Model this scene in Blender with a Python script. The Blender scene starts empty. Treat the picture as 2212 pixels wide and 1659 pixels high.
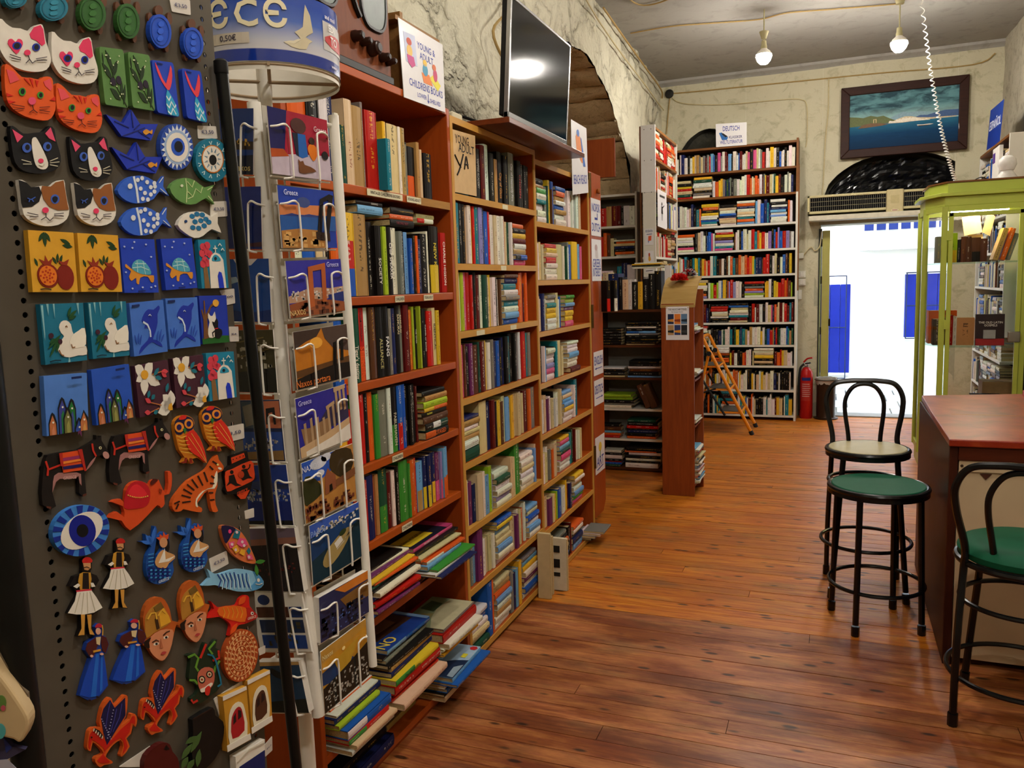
import bpy, bmesh, math, random, re
from mathutils import Vector, Matrix, noise
random.seed(7)
R=math.radians
SC=bpy.context.scene
COL=SC.collection
V3=Vector
# ---------------------------------------------------------------- camera
IW,IH,FPX=2212,1659,1725.0
CAMP=V3((0,0,1.55))
YAW,PIT,ROL=R(-22.0125),R(-7.043),R(-1.814)
_f=V3((math.sin(YAW)*math.cos(PIT),math.cos(YAW)*math.cos(PIT),math.sin(PIT)))
_r=V3((math.cos(YAW),-math.sin(YAW),0)); _u=_r.cross(_f)
CR=_r*math.cos(ROL)+_u*math.sin(ROL); CU=-_r*math.sin(ROL)+_u*math.cos(ROL); CF=_f
cd=bpy.data.cameras.new('camera'); cam=bpy.data.objects.new('camera',cd); COL.objects.link(cam)
cd.sensor_fit='HORIZONTAL'; cd.sensor_width=36; cd.lens=36*FPX/IW; cd.clip_start=.02
cam.matrix_world=Matrix(((CR.x,CU.x,-CF.x,CAMP.x),(CR.y,CU.y,-CF.y,CAMP.y),(CR.z,CU.z,-CF.z,CAMP.z),(0,0,0,1)))
SC.camera=cam
# ---------------------------------------------------------------- world, sun, exposure
wd=bpy.data.worlds.new('world'); SC.world=wd; wd.use_nodes=True
_n=wd.node_tree.nodes; _bg=_n['Background']
_sky=_n.new('ShaderNodeTexSky'); _sky.sky_type='NISHITA'; _sky.sun_disc=False; _sky.sun_elevation=R(50); _sky.sun_rotation=R(200)
wd.node_tree.links.new(_sky.outputs[0],_bg.inputs[0]); _bg.inputs[1].default_value=1.2
_sd=bpy.data.lights.new('sun','SUN'); _sd.energy=13; _sd.angle=R(1); _so=bpy.data.objects.new('sun',_sd); COL.objects.link(_so)
_so.rotation_euler=(R(38),0,R(-20)); _so.location=(0,12,8)
SC.view_settings.view_transform='Standard'; SC.view_settings.look='None'
SC.view_settings.exposure=1.2; SC.view_settings.gamma=1.0; SC.view_settings.use_curve_mapping=False
SC.cycles.use_denoising=True; SC.cycles.use_adaptive_sampling=True; SC.cycles.adaptive_threshold=.03
SC.cycles.max_bounces=6; SC.cycles.diffuse_bounces=4; SC.cycles.glossy_bounces=2; SC.cycles.transparent_max_bounces=12; SC.cycles.caustics_reflective=False; SC.cycles.caustics_refractive=False
BULB_POWER=205.0
# ---------------------------------------------------------------- pixel -> place
def ray(x,y): return CR*((x-IW/2)/FPX)-CU*((y-IH/2)/FPX)+CF
def onp(x,y,n,k):
    v=ray(x,y); n=V3(n); return CAMP+v*((k-n.dot(CAMP))/n.dot(v))
def fl(x,y,z=0): return onp(x,y,(0,0,1),z)
def atx(x,y,X): return onp(x,y,(1,0,0),X)
def aty(x,y,Y): return onp(x,y,(0,1,0),Y)
# ---------------------------------------------------------------- materials
def lin(h):
    if not isinstance(h,str): return tuple(h[:3])
    h=h.lstrip('#'); o=[]
    for i in (0,2,4):
        c=int(h[i:i+2],16)/255; o.append(c/12.92 if c<=.04045 else ((c+.055)/1.055)**2.4)
    return tuple(o)
MATS={}
class NT:
    def __init__(s,name):
        s.m=bpy.data.materials.new(name); s.m.use_nodes=True; s.t=s.m.node_tree; s.n=s.t.nodes; s.b=s.n['Principled BSDF']
    def add(s,t,**k):
        o=s.n.new(t)
        for a,b in k.items(): setattr(o,a,b)
        return o
    def lk(s,a,b): s.t.links.new(a,b)
    def math(s,op,a,b=None,c=None):
        o=s.add('ShaderNodeMath',operation=op)
        for i,v in enumerate((a,b,c)):
            if v is None: continue
            if isinstance(v,(int,float)): o.inputs[i].default_value=v
            else: s.lk(v,o.inputs[i])
        return o.outputs[0]
    def mix(s,f,a,b,bt='MIX'):
        o=s.add('ShaderNodeMix',data_type='RGBA',blend_type=bt)
        for i,v in ((0,f),(6,a),(7,b)):
            if isinstance(v,(int,float)): o.inputs[i].default_value=v
            elif isinstance(v,tuple): o.inputs[i].default_value=v+(1,) if len(v)==3 else v
            else: s.lk(v,o.inputs[i])
        return o.outputs[2]
    def noise(s,vec,scale,detail=3,rough=.5,dist=0):
        o=s.add('ShaderNodeTexNoise'); o.inputs['Scale'].default_value=scale; o.inputs['Detail'].default_value=detail; o.inputs['Roughness'].default_value=rough; o.inputs['Distortion'].default_value=dist
        if vec: s.lk(vec,o.inputs['Vector'])
        return o.outputs['Fac']
    def ramp(s,f,stops):
        o=s.add('ShaderNodeValToRGB'); e=o.color_ramp.elements
        while len(e)<len(stops): e.new(.5)
        for i,(p,c) in enumerate(stops): e[i].position=p; e[i].color=lin(c)+(1,) 
        s.lk(f,o.inputs[0]); return o.outputs[0]
    def geo(s,scale=(1,1,1)):
        g=s.add('ShaderNodeNewGeometry'); m=s.add('ShaderNodeMapping'); m.inputs['Scale'].default_value=scale; s.lk(g.outputs['Position'],m.inputs[0]); return m.outputs[0]
    def bump(s,h,st=.3,d=.01):
        o=s.add('ShaderNodeBump'); o.inputs['Strength'].default_value=st; o.inputs['Distance'].default_value=d; s.lk(h,o.inputs['Height']); s.lk(o.outputs[0],s.b.inputs['Normal'])
    def set(s,**k):
        for a,b in k.items():
            i=s.b.inputs[a.replace('_',' ')]
            if hasattr(b,'links'): s.lk(b,i)
            else: i.default_value=b
def mat(col,rough=.5,metal=0,var=.12,scale=30,bump=0,coat=0,emit=0,key=None,spec=.25):
    k=key or (col,rough,metal,var,scale,bump,coat,emit,spec)
    if k in MATS: return MATS[k]
    t=NT('m_%d'%len(MATS)); c=lin(col)
    if var>0:
        nz=t.noise(t.geo(),scale,3)
        d=tuple(x*(1-var*1.6) for x in c); l=tuple(min(1,x*(1+var)+.004) for x in c)
        t.set(Base_Color=t.mix(nz,d+(1,),l+(1,)))
        if bump: t.bump(nz,bump,.004)
    else: t.set(Base_Color=c+(1,))
    t.set(Roughness=rough,Metallic=metal)
    t.b.inputs['Specular IOR Level'].default_value=spec
    if coat: t.set(Coat_Weight=coat)
    if emit: t.set(Emission_Color=c+(1,),Emission_Strength=emit)
    MATS[k]=t.m; return t.m
def wood(dark,light,axis='z',rough=.4,key=None,scale=1,coat=.04,bump=.12):
    k=('wood',dark,light,axis,rough,scale)
    if k in MATS: return MATS[k]
    t=NT('wood_%d'%len(MATS)); sc={'x':(1.2,14,14),'y':(14,1.2,14),'z':(14,14,1.2)}[axis]
    v=t.geo(tuple(a*scale for a in sc)); a=t.noise(v,2.2,5,.6,.8); b=t.noise(v,9,3)
    c=t.mix(a,lin(dark),lin(light)); c=t.mix(t.math('MULTIPLY',b,.35),c,lin(dark))
    t.set(Base_Color=c,Roughness=rough,Coat_Weight=coat,Specular_IOR_Level=.18); t.bump(a,bump,.003)
    MATS[k]=t.m; return t.m
# ---------------------------------------------------------------- mesh building
ORG={}
def tag(o,label=None,cat=None,group=None,kind=None):
    if label: o['label']=label
    if cat: o['category']=cat
    if group: o['group']=group
    if kind: o['kind']=kind
    return o
def thing(name,label,cat,loc,group=None):
    o=bpy.data.objects.new(name,None); o.empty_display_size=.05; COL.objects.link(o); o.location=loc; ORG[o.name]=V3(loc)
    return tag(o,label,cat,group)
def mk(name,geo,m,parent=None,smooth=False,bevel=0,label=None,cat=None,group=None,kind=None,auto=False):
    V,F=geo[0],geo[1]
    me=bpy.data.meshes.new(name)
    if parent is not None: og=ORG[parent.name]
    else:
        xs=[v[0] for v in V];ys=[v[1] for v in V];zs=[v[2] for v in V]
        og=V3(((min(xs)+max(xs))/2,(min(ys)+max(ys))/2,min(zs)))
    me.from_pydata([(v[0]-og[0],v[1]-og[1],v[2]-og[2]) for v in V],[],F)
    if len(geo)>2 and geo[2] is not None:
        ca=me.color_attributes.new('Col','FLOAT_COLOR','CORNER'); i=0; buf=[]
        for f,c in zip(F,geo[2]): buf+=list(c)*len(f)
        ca.data.foreach_set('color',buf)
    if len(geo)>3 and geo[3] is not None:
        uv=me.uv_layers.new(name='UVMap'); uv.data.foreach_set('uv',[q for f in geo[3] for p in f for q in p])
    if isinstance(m,(list,tuple)):
        for x in m: me.materials.append(x)
    else: me.materials.append(m)
    bm=bmesh.new(); bm.from_mesh(me); bmesh.ops.recalc_face_normals(bm,faces=bm.faces)
    if smooth:
        for f in bm.faces: f.smooth=True
        for e in bm.edges:
            if len(e.link_faces)==2 and e.calc_face_angle(0)>R(40): e.smooth=False
    bm.to_mesh(me); bm.free()
    o=bpy.data.objects.new(name,me); COL.objects.link(o)
    if parent is not None: o.parent=parent
    else: o.location=og
    ORG[o.name]=og
    if bevel:
        b=o.modifiers.new('bevel','BEVEL'); b.width=bevel; b.segments=2; b.limit_method='ANGLE'
    return tag(o,label,cat,group,kind)
QF=[(0,1,3,2),(4,6,7,5),(0,4,5,1),(2,3,7,6),(0,2,6,4),(1,5,7,3)]
def bx(a,b):
    return [V3((x,y,z)) for x in (a[0],b[0]) for y in (a[1],b[1]) for z in (a[2],b[2])],list(QF)
def obx(o,a,b,c):
    o=V3(o);a=V3(a);b=V3(b);c=V3(c)
    return [o+a*i+b*j+c*k for i in (0,1) for j in (0,1) for k in (0,1)],list(QF)
def join(*gs):
    V=[];F=[]
    for g in gs:
        n=len(V); V+=list(g[0]); F+=[tuple(i+n for i in f) for f in g[1]]
    return V,F
def tube(pts,r,n=8,closed=False,taper=None):
    pts=[V3(p) for p in pts]; V=[];F=[]; N=len(pts)
    d0=(pts[1]-pts[0]).normalized(); up=V3((0,0,1)) if abs(d0.z)<.9 else V3((1,0,0)); u=d0.cross(up).normalized()
    for i,p in enumerate(pts):
        if closed: d=(pts[(i+1)%N]-pts[i-1])
        else: d=pts[min(i+1,N-1)]-pts[max(i-1,0)]
        d.normalize(); u=(u-d*u.dot(d)); u=u.normalized() if u.length>1e-6 else d.orthogonal().normalized(); w=d.cross(u)
        rr=r if taper is None else r*(1+(taper-1)*i/(N-1))
        for k in range(n):
            a=2*math.pi*k/n; V.append(p+u*(math.cos(a)*rr)+w*(math.sin(a)*rr))
    for i in range(N if closed else N-1):
        for k in range(n):
            j=(i+1)%N; F.append((i*n+k,i*n+(k+1)%n,j*n+(k+1)%n,j*n+k))
    if not closed: F.append(tuple(range(n))[::-1]); F.append(tuple(range((N-1)*n,N*n)))
    return V,F
def lathe(prof,c=(0,0,0),n=24,ax=None):
    c=V3(c); V=[];F=[]
    if ax is None: X,Y,Z=V3((1,0,0)),V3((0,1,0)),V3((0,0,1))
    else: Z=V3(ax).normalized(); X=Z.orthogonal().normalized(); Y=Z.cross(X)
    for r,z in prof:
        for k in range(n):
            a=2*math.pi*k/n; V.append(c+X*(r*math.cos(a))+Y*(r*math.sin(a))+Z*z)
    for i in range(len(prof)-1):
        for k in range(n): F.append((i*n+k,i*n+(k+1)%n,(i+1)*n+(k+1)%n,(i+1)*n+k))
    F.append(tuple(range(n))[::-1]); F.append(tuple(range((len(prof)-1)*n,len(prof)*n)))
    return V,F
def prism(pts,d):
    n=len(pts); d=V3(d); V=[V3(p) for p in pts]+[V3(p)+d for p in pts]
    F=[tuple(range(n))[::-1],tuple(range(n,2*n))]+[(i,(i+1)%n,n+(i+1)%n,n+i) for i in range(n)]
    return V,F
def circ(c,r,X=(1,0,0),Y=(0,1,0),n=32,a0=0,a1=2*math.pi):
    c=V3(c);X=V3(X);Y=V3(Y); return [c+X*(r*math.cos(a0+(a1-a0)*i/n))+Y*(r*math.sin(a0+(a1-a0)*i/n)) for i in range(n)]
def curve(pts,k=6,closed=False):
    P=[V3(p) for p in pts]; N=len(P); o=[]
    for i in range(N if closed else N-1):
        if closed: a,b,c,d=P[i-1],P[i],P[(i+1)%N],P[(i+2)%N]
        else: a,b,c,d=P[max(i-1,0)],P[i],P[i+1],P[min(i+2,N-1)]
        for j in range(k):
            t=j/k; o.append(.5*((2*b)+(c-a)*t+(2*a-5*b+4*c-d)*t*t+(3*b-a-3*c+d)*t**3))
    if not closed: o.append(P[-1])
    return o
_tc={}
def textgeo(s,bold=0):
    if (s,bold) in _tc: return _tc[(s,bold)]
    cu=bpy.data.curves.new('t','FONT'); cu.body=s; cu.align_x='CENTER'; cu.align_y='CENTER'; cu.resolution_u=2; cu.offset=bold
    ob=bpy.data.objects.new('t',cu)
    me=bpy.data.meshes.new_from_object(ob); V=[tuple(v.co) for v in me.vertices]; F=[tuple(p.vertices) for p in me.polygons]
    bpy.data.objects.remove(ob); bpy.data.curves.remove(cu); bpy.data.meshes.remove(me)
    _tc[(s,bold)]=(V,F); return V,F
def text(name,s,c,xd,yd,size,m,parent,fit=None,bold=.012,lift=.0006):
    V,F=textgeo(s,bold)
    if not V: return None
    xd=V3(xd).normalized(); yd=V3(yd).normalized(); n=xd.cross(yd)
    w=max(v[0] for v in V)-min(v[0] for v in V); sx=size
    if fit: sx=fit/w if w*size>fit or fit<0 else size
    if fit and fit<0: sx=-fit/w
    c=V3(c)+n*lift
    return mk(name,([c+xd*(v[0]*sx)+yd*(v[1]*size) for v in V],F),m,parent)
ORDN='first second third fourth fifth sixth seventh eighth ninth tenth eleventh twelfth thirteenth fourteenth fifteenth sixteenth seventeenth eighteenth nineteenth twentieth'.split()
ORDN+=['twenty-'+x for x in ORDN[:9]]+['thirtieth']+['thirty-'+x for x in ORDN[:9]]+['fortieth']
def ordw(i): return ORDN[i-1]
# ================================================================ THE ROOM
CEIL=3.78; YB=9.4; XR=1.52; Y0=-1.6
def XL(y): return -1.62-.03*(y-1)
def plaster(key,base,dark,dirt,bump=.5,scale=1.0,crack=0):
    t=NT(key); v=t.geo(); a=t.noise(v,1.6*scale,5,.6,.4); b=t.noise(v,11*scale,6,.65,.6); c=t.noise(v,55*scale,3)
    col=t.mix(t.math('MULTIPLY',a,.75),lin(base),lin(dark))
    msk=t.math('MULTIPLY',t.math('GREATER_THAN',b,.62),.55)
    sm=t.ramp(b,[(0,'#000000'),(.52,'#000000'),(.66,'#ffffff')]); msk=t.math('MULTIPLY',t.math('MULTIPLY',sm,a),.85)
    col=t.mix(msk,col,lin(dirt))
    h=t.math('ADD',t.math('MULTIPLY',b,1.0),t.math('MULTIPLY',c,.25))
    if crack:
        gm=t.geo((3.2,3.2,4.4)); ad=t.add('ShaderNodeVectorMath',operation='ADD'); nzc=t.add('ShaderNodeTexNoise'); nzc.inputs['Scale'].default_value=2.6; nzc.inputs['Detail'].default_value=5; t.lk(gm,nzc.inputs['Vector']); t.lk(gm,ad.inputs[0]); t.lk(nzc.outputs['Color'],ad.inputs[1])
        vo_=t.add('ShaderNodeTexVoronoi',feature='DISTANCE_TO_EDGE'); vo_.inputs['Scale'].default_value=1.0; t.lk(ad.outputs[0],vo_.inputs['Vector'])
        ck=t.ramp(vo_.outputs['Distance'],[(0,'#ffffff'),(.05,'#bbbbbb'),(.16,'#000000')]); pm=t.ramp(t.noise(t.geo(),1.1,3),[(.42,'#000000'),(.6,'#ffffff')]); ck=t.math('MULTIPLY',ck,pm)
        col=t.mix(t.math('MULTIPLY',t.math('MULTIPLY',ck,c),.75),col,lin(dirt)); h=t.math('SUBTRACT',h,t.math('MULTIPLY',ck,.9)); h=t.math('ADD',h,t.math('MULTIPLY',c,.3))
    t.set(Base_Color=col,Roughness=.85); t.bump(h,bump,.03); return t.m
M_plL=plaster('plaster_left','#d8d4c0','#bcb494','#6d6242',1.0,.55,1)
M_plB=plaster('plaster_back','#c8c2a8','#b4ad8e','#847b58',.35,.8)
M_plR=plaster('plaster_right','#bdb6a2','#9a9078','#5f513f',.6)
M_plain=plaster('plaster_plain','#b8b09a','#9c937c','#6e6552',.3)
M_stone=plaster('arch_stone','#d8c096','#b49a6c','#7a6640',1.0,2.0)
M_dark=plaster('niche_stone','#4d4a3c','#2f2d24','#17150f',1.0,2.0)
M_ceil=plaster('ceiling_paint','#a09d96','#94918a','#7a776e',.15,.6)
# floor boards
tf=NT('floor_boards'); oi=tf.add('ShaderNodeObjectInfo'); g=tf.add('ShaderNodeNewGeometry')
mp=tf.add('ShaderNodeMapping'); mp.inputs['Scale'].default_value=(1.0,12,12); cmb=tf.add('ShaderNodeCombineXYZ'); tf.lk(tf.math('MULTIPLY',oi.outputs['Random'],37.0),cmb.inputs[0])
tf.lk(g.outputs['Position'],mp.inputs[0]); tf.lk(cmb.outputs[0],mp.inputs[1])
gr=tf.noise(mp.outputs[0],3.2,6,.65,1.2); fi=tf.noise(mp.outputs[0],14,3,.6)
big=tf.noise(tf.geo((1,1,1)),1.3,4,.6,.5); mid=tf.noise(tf.geo((.8,2.2,1)),3.5,4,.6)
wc=tf.ramp(gr,[(.25,'#7a360a'),(.42,'#b85f14'),(.6,'#d28322'),(.8,'#dd9f3a')])
wc=tf.mix(tf.math('MULTIPLY',tf.ramp(big,[(.5,'#000000'),(.66,'#ffffff')]),.5),wc,lin('#a8521a'))
wc=tf.mix(tf.math('MULTIPLY',tf.ramp(mid,[(.54,'#000000'),(.68,'#ffffff')]),.45),wc,lin('#7d6238'))
hv=tf.add('ShaderNodeHueSaturation'); tf.lk(wc,hv.inputs['Color']); tf.lk(tf.math('ADD',tf.math('MULTIPLY',oi.outputs['Random'],.35),.8),hv.inputs['Value'])
vo=tf.add('ShaderNodeTexVoronoi'); mk2=tf.add('ShaderNodeMapping'); mk2.inputs['Scale'].default_value=(3.6,10.0,1); tf.lk(g.outputs['Position'],mk2.inputs[0]); tf.lk(cmb.outputs[0],mk2.inputs[1]); tf.lk(mk2.outputs[0],vo.inputs['Vector']); vo.inputs['Scale'].default_value=1.6
kn=tf.ramp(vo.outputs['Distance'],[(.0,'#ffffff'),(.11,'#ffffff'),(.19,'#000000')])
fc=tf.mix(tf.math('MULTIPLY',kn,.85),hv.outputs[0],lin('#1c0b04'))
fc=tf.mix(tf.math('MULTIPLY',fi,.28),fc,lin('#2a1206'))
FC_SLOT=fc
tf.set(Specular_IOR_Level=.35,Base_Color=fc,Roughness=tf.math('ADD',tf.math('MULTIPLY',mid,.3),.26)); tf.bump(gr,.12,.003); M_floor=tf.m
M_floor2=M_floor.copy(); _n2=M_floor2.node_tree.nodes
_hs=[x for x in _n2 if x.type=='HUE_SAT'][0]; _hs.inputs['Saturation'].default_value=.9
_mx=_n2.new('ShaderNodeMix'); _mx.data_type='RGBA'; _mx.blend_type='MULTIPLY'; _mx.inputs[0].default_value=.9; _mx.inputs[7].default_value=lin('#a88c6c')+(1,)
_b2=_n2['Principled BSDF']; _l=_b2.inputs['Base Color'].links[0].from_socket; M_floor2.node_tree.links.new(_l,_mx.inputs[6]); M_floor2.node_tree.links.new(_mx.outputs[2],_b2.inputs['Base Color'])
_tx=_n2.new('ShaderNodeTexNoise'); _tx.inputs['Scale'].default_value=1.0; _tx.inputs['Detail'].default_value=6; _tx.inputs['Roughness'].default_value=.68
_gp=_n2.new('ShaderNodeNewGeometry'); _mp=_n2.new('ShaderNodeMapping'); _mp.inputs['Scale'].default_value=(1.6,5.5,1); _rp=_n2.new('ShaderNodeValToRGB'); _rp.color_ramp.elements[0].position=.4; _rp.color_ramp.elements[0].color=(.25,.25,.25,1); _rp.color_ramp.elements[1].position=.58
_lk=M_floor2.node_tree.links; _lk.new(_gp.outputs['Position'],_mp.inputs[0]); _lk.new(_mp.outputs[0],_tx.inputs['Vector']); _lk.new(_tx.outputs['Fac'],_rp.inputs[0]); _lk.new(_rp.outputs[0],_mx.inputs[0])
M_gap=mat('#140a05',.9)
floor=mk('floor',bx((-3.1,Y0,-.06),(XR+.3,9.62,-.012)),M_gap,kind='structure')
y=Y0; pi=0; rf=random.Random(3)
while y<9.6:
    w=rf.uniform(.076,.1); w=min(w,9.62-y)
    cut=rf.choice([None,None,rf.uniform(-.9,1.1)])
    xs=[(-3.1,XR+.3)] if cut is None or y<1.5 else [(-3.1,cut-.0012),(cut+.0012,XR+.3)]
    for xa,xb in xs:
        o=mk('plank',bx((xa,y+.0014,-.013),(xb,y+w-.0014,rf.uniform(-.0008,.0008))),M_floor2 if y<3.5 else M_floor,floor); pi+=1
    y+=w
# ceiling
mk('ceiling',bx((-3.2,Y0,CEIL),(XR+.4,YB+.3,CEIL+.1)),M_ceil,kind='structure')
mk('trim_1',prism([V3((XL(YB)-.1,YB,CEIL)),V3((XL(YB)-.1,YB-.07,CEIL)),V3((XL(YB)-.1,YB-.06,CEIL-.025)),V3((XL(YB)-.1,YB-.02,CEIL-.045)),V3((XL(YB)-.1,YB,CEIL-.06))],(XR-XL(YB)+.15,0,0)),M_ceil,kind='structure')
# wall built column by column: fn(u)->list of (z0,z1)
def wallcols(us,ivs,P,nz,amp,seed):
    V=[];F=[];prev=None
    def disp(p):
        q=p*2.2+V3((seed,0,0)); a=noise.fractal(q,1,2,4)*amp; return a
    for u,iv in zip(us,ivs):
        cols=[]
        for (z0,z1) in iv:
            n=max(1,int(round((z1-z0)/nz))); idx=[]
            for k in range(n+1):
                p,nn=P(u,z0+(z1-z0)*k/n); idx.append(len(V)); V.append(p+nn*disp(p))
            cols.append(idx)
        if prev is not None and len(prev)==len(cols):
            for a,b in zip(prev,cols):
                i=j=0
                while i<len(a)-1 or j<len(b)-1:
                    za=V[a[i+1]].z if i<len(a)-1 else 1e9; zb=V[b[j+1]].z if j<len(b)-1 else 1e9
                    if i<len(a)-1 and j<len(b)-1 and abs(za-zb)<nz*.6: F.append((a[i],b[j],b[j+1],a[i+1])); i+=1;j+=1
                    elif za<zb: F.append((a[i],b[j],a[i+1])); i+=1
                    else: F.append((a[i],b[j],b[j+1])); j+=1
        prev=cols
    return V,F
# left wall with the arch
AR=[(4.4,2.35),(4.55,2.7),(4.9,3.0),(5.4,3.2),(5.95,3.27),(6.5,3.2),(7.0,3.03),(7.4,2.8),(7.62,2.55),(7.7,2.3),(7.72,0)]
def archz(y):
    for (a,za),(b,zb) in zip(AR,AR[1:]):
        if a<=y<=b: return za+(zb-za)*(y-a)/(b-a)
    return 0
us=[];iv=[];y=Y0
ys=[]
while y<YB+.02: ys.append(y); y+=.05
ys=[a for a in ys if not(4.39<a<4.41 or 7.695<a<7.73)]+[4.4,4.4001,7.7,7.7001]; ys.sort()
for y in ys:
    if 4.4<y<=7.7: us.append(y); iv.append([(archz(y)+noise.noise(V3((y*9,3,1)))*.018,CEIL)])
    else: us.append(y); iv.append([(0,CEIL)])
gL=wallcols(us,iv,lambda u,z:(V3((XL(u),u,z)),V3((1,0,0))),.06,.045,1.0)
wallL=mk('wall_left',gL,M_plL,smooth=True,kind='structure')
# jamb and soffit of the arch: stone courses
def stone_course(p0,p1,depth,seed):
    rr=random.Random(seed); d=(p1-p0); L=d.length; d=d/L; nn=V3((0,d.z,-d.y)); 
    if nn.y>0 or (abs(nn.y)<.2 and nn.z>0): nn=-nn
    V=[];F=[];NX=24;NS=4
    for i in range(NX+1):
        for j in range(NS+1):
            s=j/NS; e=(0 if 0<j<NS else -.014)
            x=-depth*i/NX; p=p0+d*(L*s)+V3((x,0,0)); h=noise.fractal(p*5+V3((seed*.37,0,0)),1,2,3)*.016
            V.append(p+nn*(e+h))
    for i in range(NX):
        for j in range(NS):
            a=i*(NS+1)+j; F.append((a,a+1,a+NS+2,a+NS+1))
    return V,F
pts=[V3((XL(y),y,z)) for y,z in AR[:-1]]+[V3((XL(7.72),7.72,z)) for z in (2.3,)]
dense=[]
for a,b in zip(pts,pts[1:]):
    n=max(1,int((b-a).length/.03)); dense+= [a.lerp(b,i/n) for i in range(n)]
dense.append(pts[-1]); acc=[dense[0]]; run=0; tgt=.2; rs=random.Random(5)
for a,b in zip(dense,dense[1:]):
    run+=(b-a).length
    if run>=tgt: acc.append(b); run=0; tgt=rs.choice([.07,.2,.24,.28,.17])
acc+= [V3((XL(7.72),7.72,z)) for z in (2.28,2.0,1.75,1.5,1.2,.9,.6,.3,0)]
for i,(a,b) in enumerate(zip(acc,acc[1:])):
    if (b-a).length>.02: mk('stone_course',stone_course(a,b,1.35,i),M_stone,wallL,smooth=True)
mk('wall_alcove',join(bx((-3.2,4.3,0),(-3.05,7.9,CEIL)),bx((-3.2,4.3,0),(-1.8,4.4,CEIL)),bx((-3.2,7.76,0),(-1.9,7.9,CEIL)),bx((-3.3,Y0-.1,0),(-3.2,9.7,CEIL)),bx((-3.3,Y0-.1,0),(-1.8,Y0,CEIL))),M_stone,kind='structure')
# back wall: niche, door and lunette
def lun(x,c,w,zb,h): 
    t=(x-c)/w; return zb+h*math.sqrt(max(0,1-t*t)) if abs(t)<1 else None
DX0,DX1,DZ=-.14,1.12,2.09
us=[];iv=[];x=XL(YB)-.05
xs=[];
while x<XR+.02: xs.append(x); x+=.05
xs=[a for a in xs if min(abs(a-b) for b in (DX0,DX1,-1.8,-.92))>.02]+[DX0,DX0+.001,DX1,DX1+.001,-1.72,-1.719,-.93,-.929]; xs.sort()
for x in xs:
    us.append(x)
    if DX0<x<=DX1: iv.append([(DZ,2.3),(max(2.301,lun(x,.6,.74,2.3,.5) or 2.301),CEIL)])
    elif -1.72<x<=-.93: iv.append([(0,2.6),(max(2.61,lun(x,-1.325,.41,2.6,.62) or 2.61),CEIL)])
    else: iv.append([(0,CEIL)])
wallB=mk('wall_back',wallcols(us,iv,lambda u,z:(V3((u,YB,z)),V3((0,-1,0))),.06,.012,4.0),M_plB,smooth=True,kind='structure')
def nicheshell(c,w,zb,h,d):
    V=[];F=[];N=24
    for j in range(4):
        for i in range(N+1):
            a=math.pi*i/N; V.append(V3((c-w*math.cos(a),YB+d*j/3,zb+h*math.sin(a)+noise.noise(V3((i*.7,j,c)))*.012)))
    for j in range(3):
        for i in range(N): a=j*(N+1)+i; F.append((a,a+1,a+N+2,a+N+1))
    F.append(tuple(range(3*(N+1),4*(N+1))))
    n=len(V); V+= [V3((c-w,YB,zb)),V3((c+w,YB,zb)),V3((c+w,YB+d,zb)),V3((c-w,YB+d,zb))]; F.append((n,n+1,n+2,n+3)); return V,F
mk('wall_niche',nicheshell(-1.325,.41,2.6,.62,.2),M_dark,kind='structure',smooth=True)
mk('wall_lunette',nicheshell(.6,.74,2.3,.5,.2),mat('#3a382e',.8,bump=.5,scale=12),kind='structure',smooth=True)
# black plastic sheet crumpled in the lunette
V=[];F=[];NX,NZ=40,16
for i in range(NX+1):
    for j in range(NZ+1):
        t=-1+2*i/NX; x=.6+.7*t; zt=2.31+.44*math.sqrt(max(0,1-t*t)); z=2.305+(zt-2.305)*j/NZ
        yy=YB+.13+noise.fractal(V3((x*6,z*9,2)),1,2,4)*.05; V.append(V3((x,yy,z)))
for i in range(NX):
    for j in range(NZ): a=i*(NZ+1)+j; F.append((a,a+1,a+NZ+2,a+NZ+1))
mk('plastic_sheet',(V,F),mat('#0b0b0c',.16,var=.05),smooth=False,label='crumpled black plastic sheet stuffed in the arch above the doorway',cat='plastic sheet')
V=[];F=[]
for i in range(15):
    for j in range(5):
        x=.17+.045*i; V.append(V3((x,YB+.02+.02*j,2.305+.018*abs(math.sin(i*1.9+j))+.02*j)))
for i in range(14):
    for j in range(4): a=i*5+j; F.append((a,a+1,a+6,a+5))
mk('tarp',(V,F),mat('#1237a8',.5),label='folded blue tarp lying on top of the air curtain',cat='tarp')
mk('wall_right',wallcols([Y0+.1*i for i in range(112)],[[(0,CEIL)]]*112,lambda u,z:(V3((XR,u,z)),V3((-1,0,0))),.1,.02,8.0),M_plR,smooth=True,kind='structure')
mk('wall_front',bx((-1.8,Y0-.1,0),(XR+.1,Y0,CEIL)),M_plain,kind='structure')
# doorway reveal, frame
M_wht=mat('#d8d6cc',.6,var=.06); M_frame=mat('#aaa55a',.45,var=.08,scale=12); M_grn=mat('#8f9a6a',.5)
mk('door_1',join(bx((DX0-.02,YB-.01,DZ),(DX1+.02,YB+.36,DZ+.08)),bx((DX0-.06,YB+.0,0),(DX0,YB+.36,DZ+.05)),bx((DX1,YB,0),(DX1+.06,YB+.36,DZ+.05))),mat('#a9a58d',.7,bump=.2),kind='structure')
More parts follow.
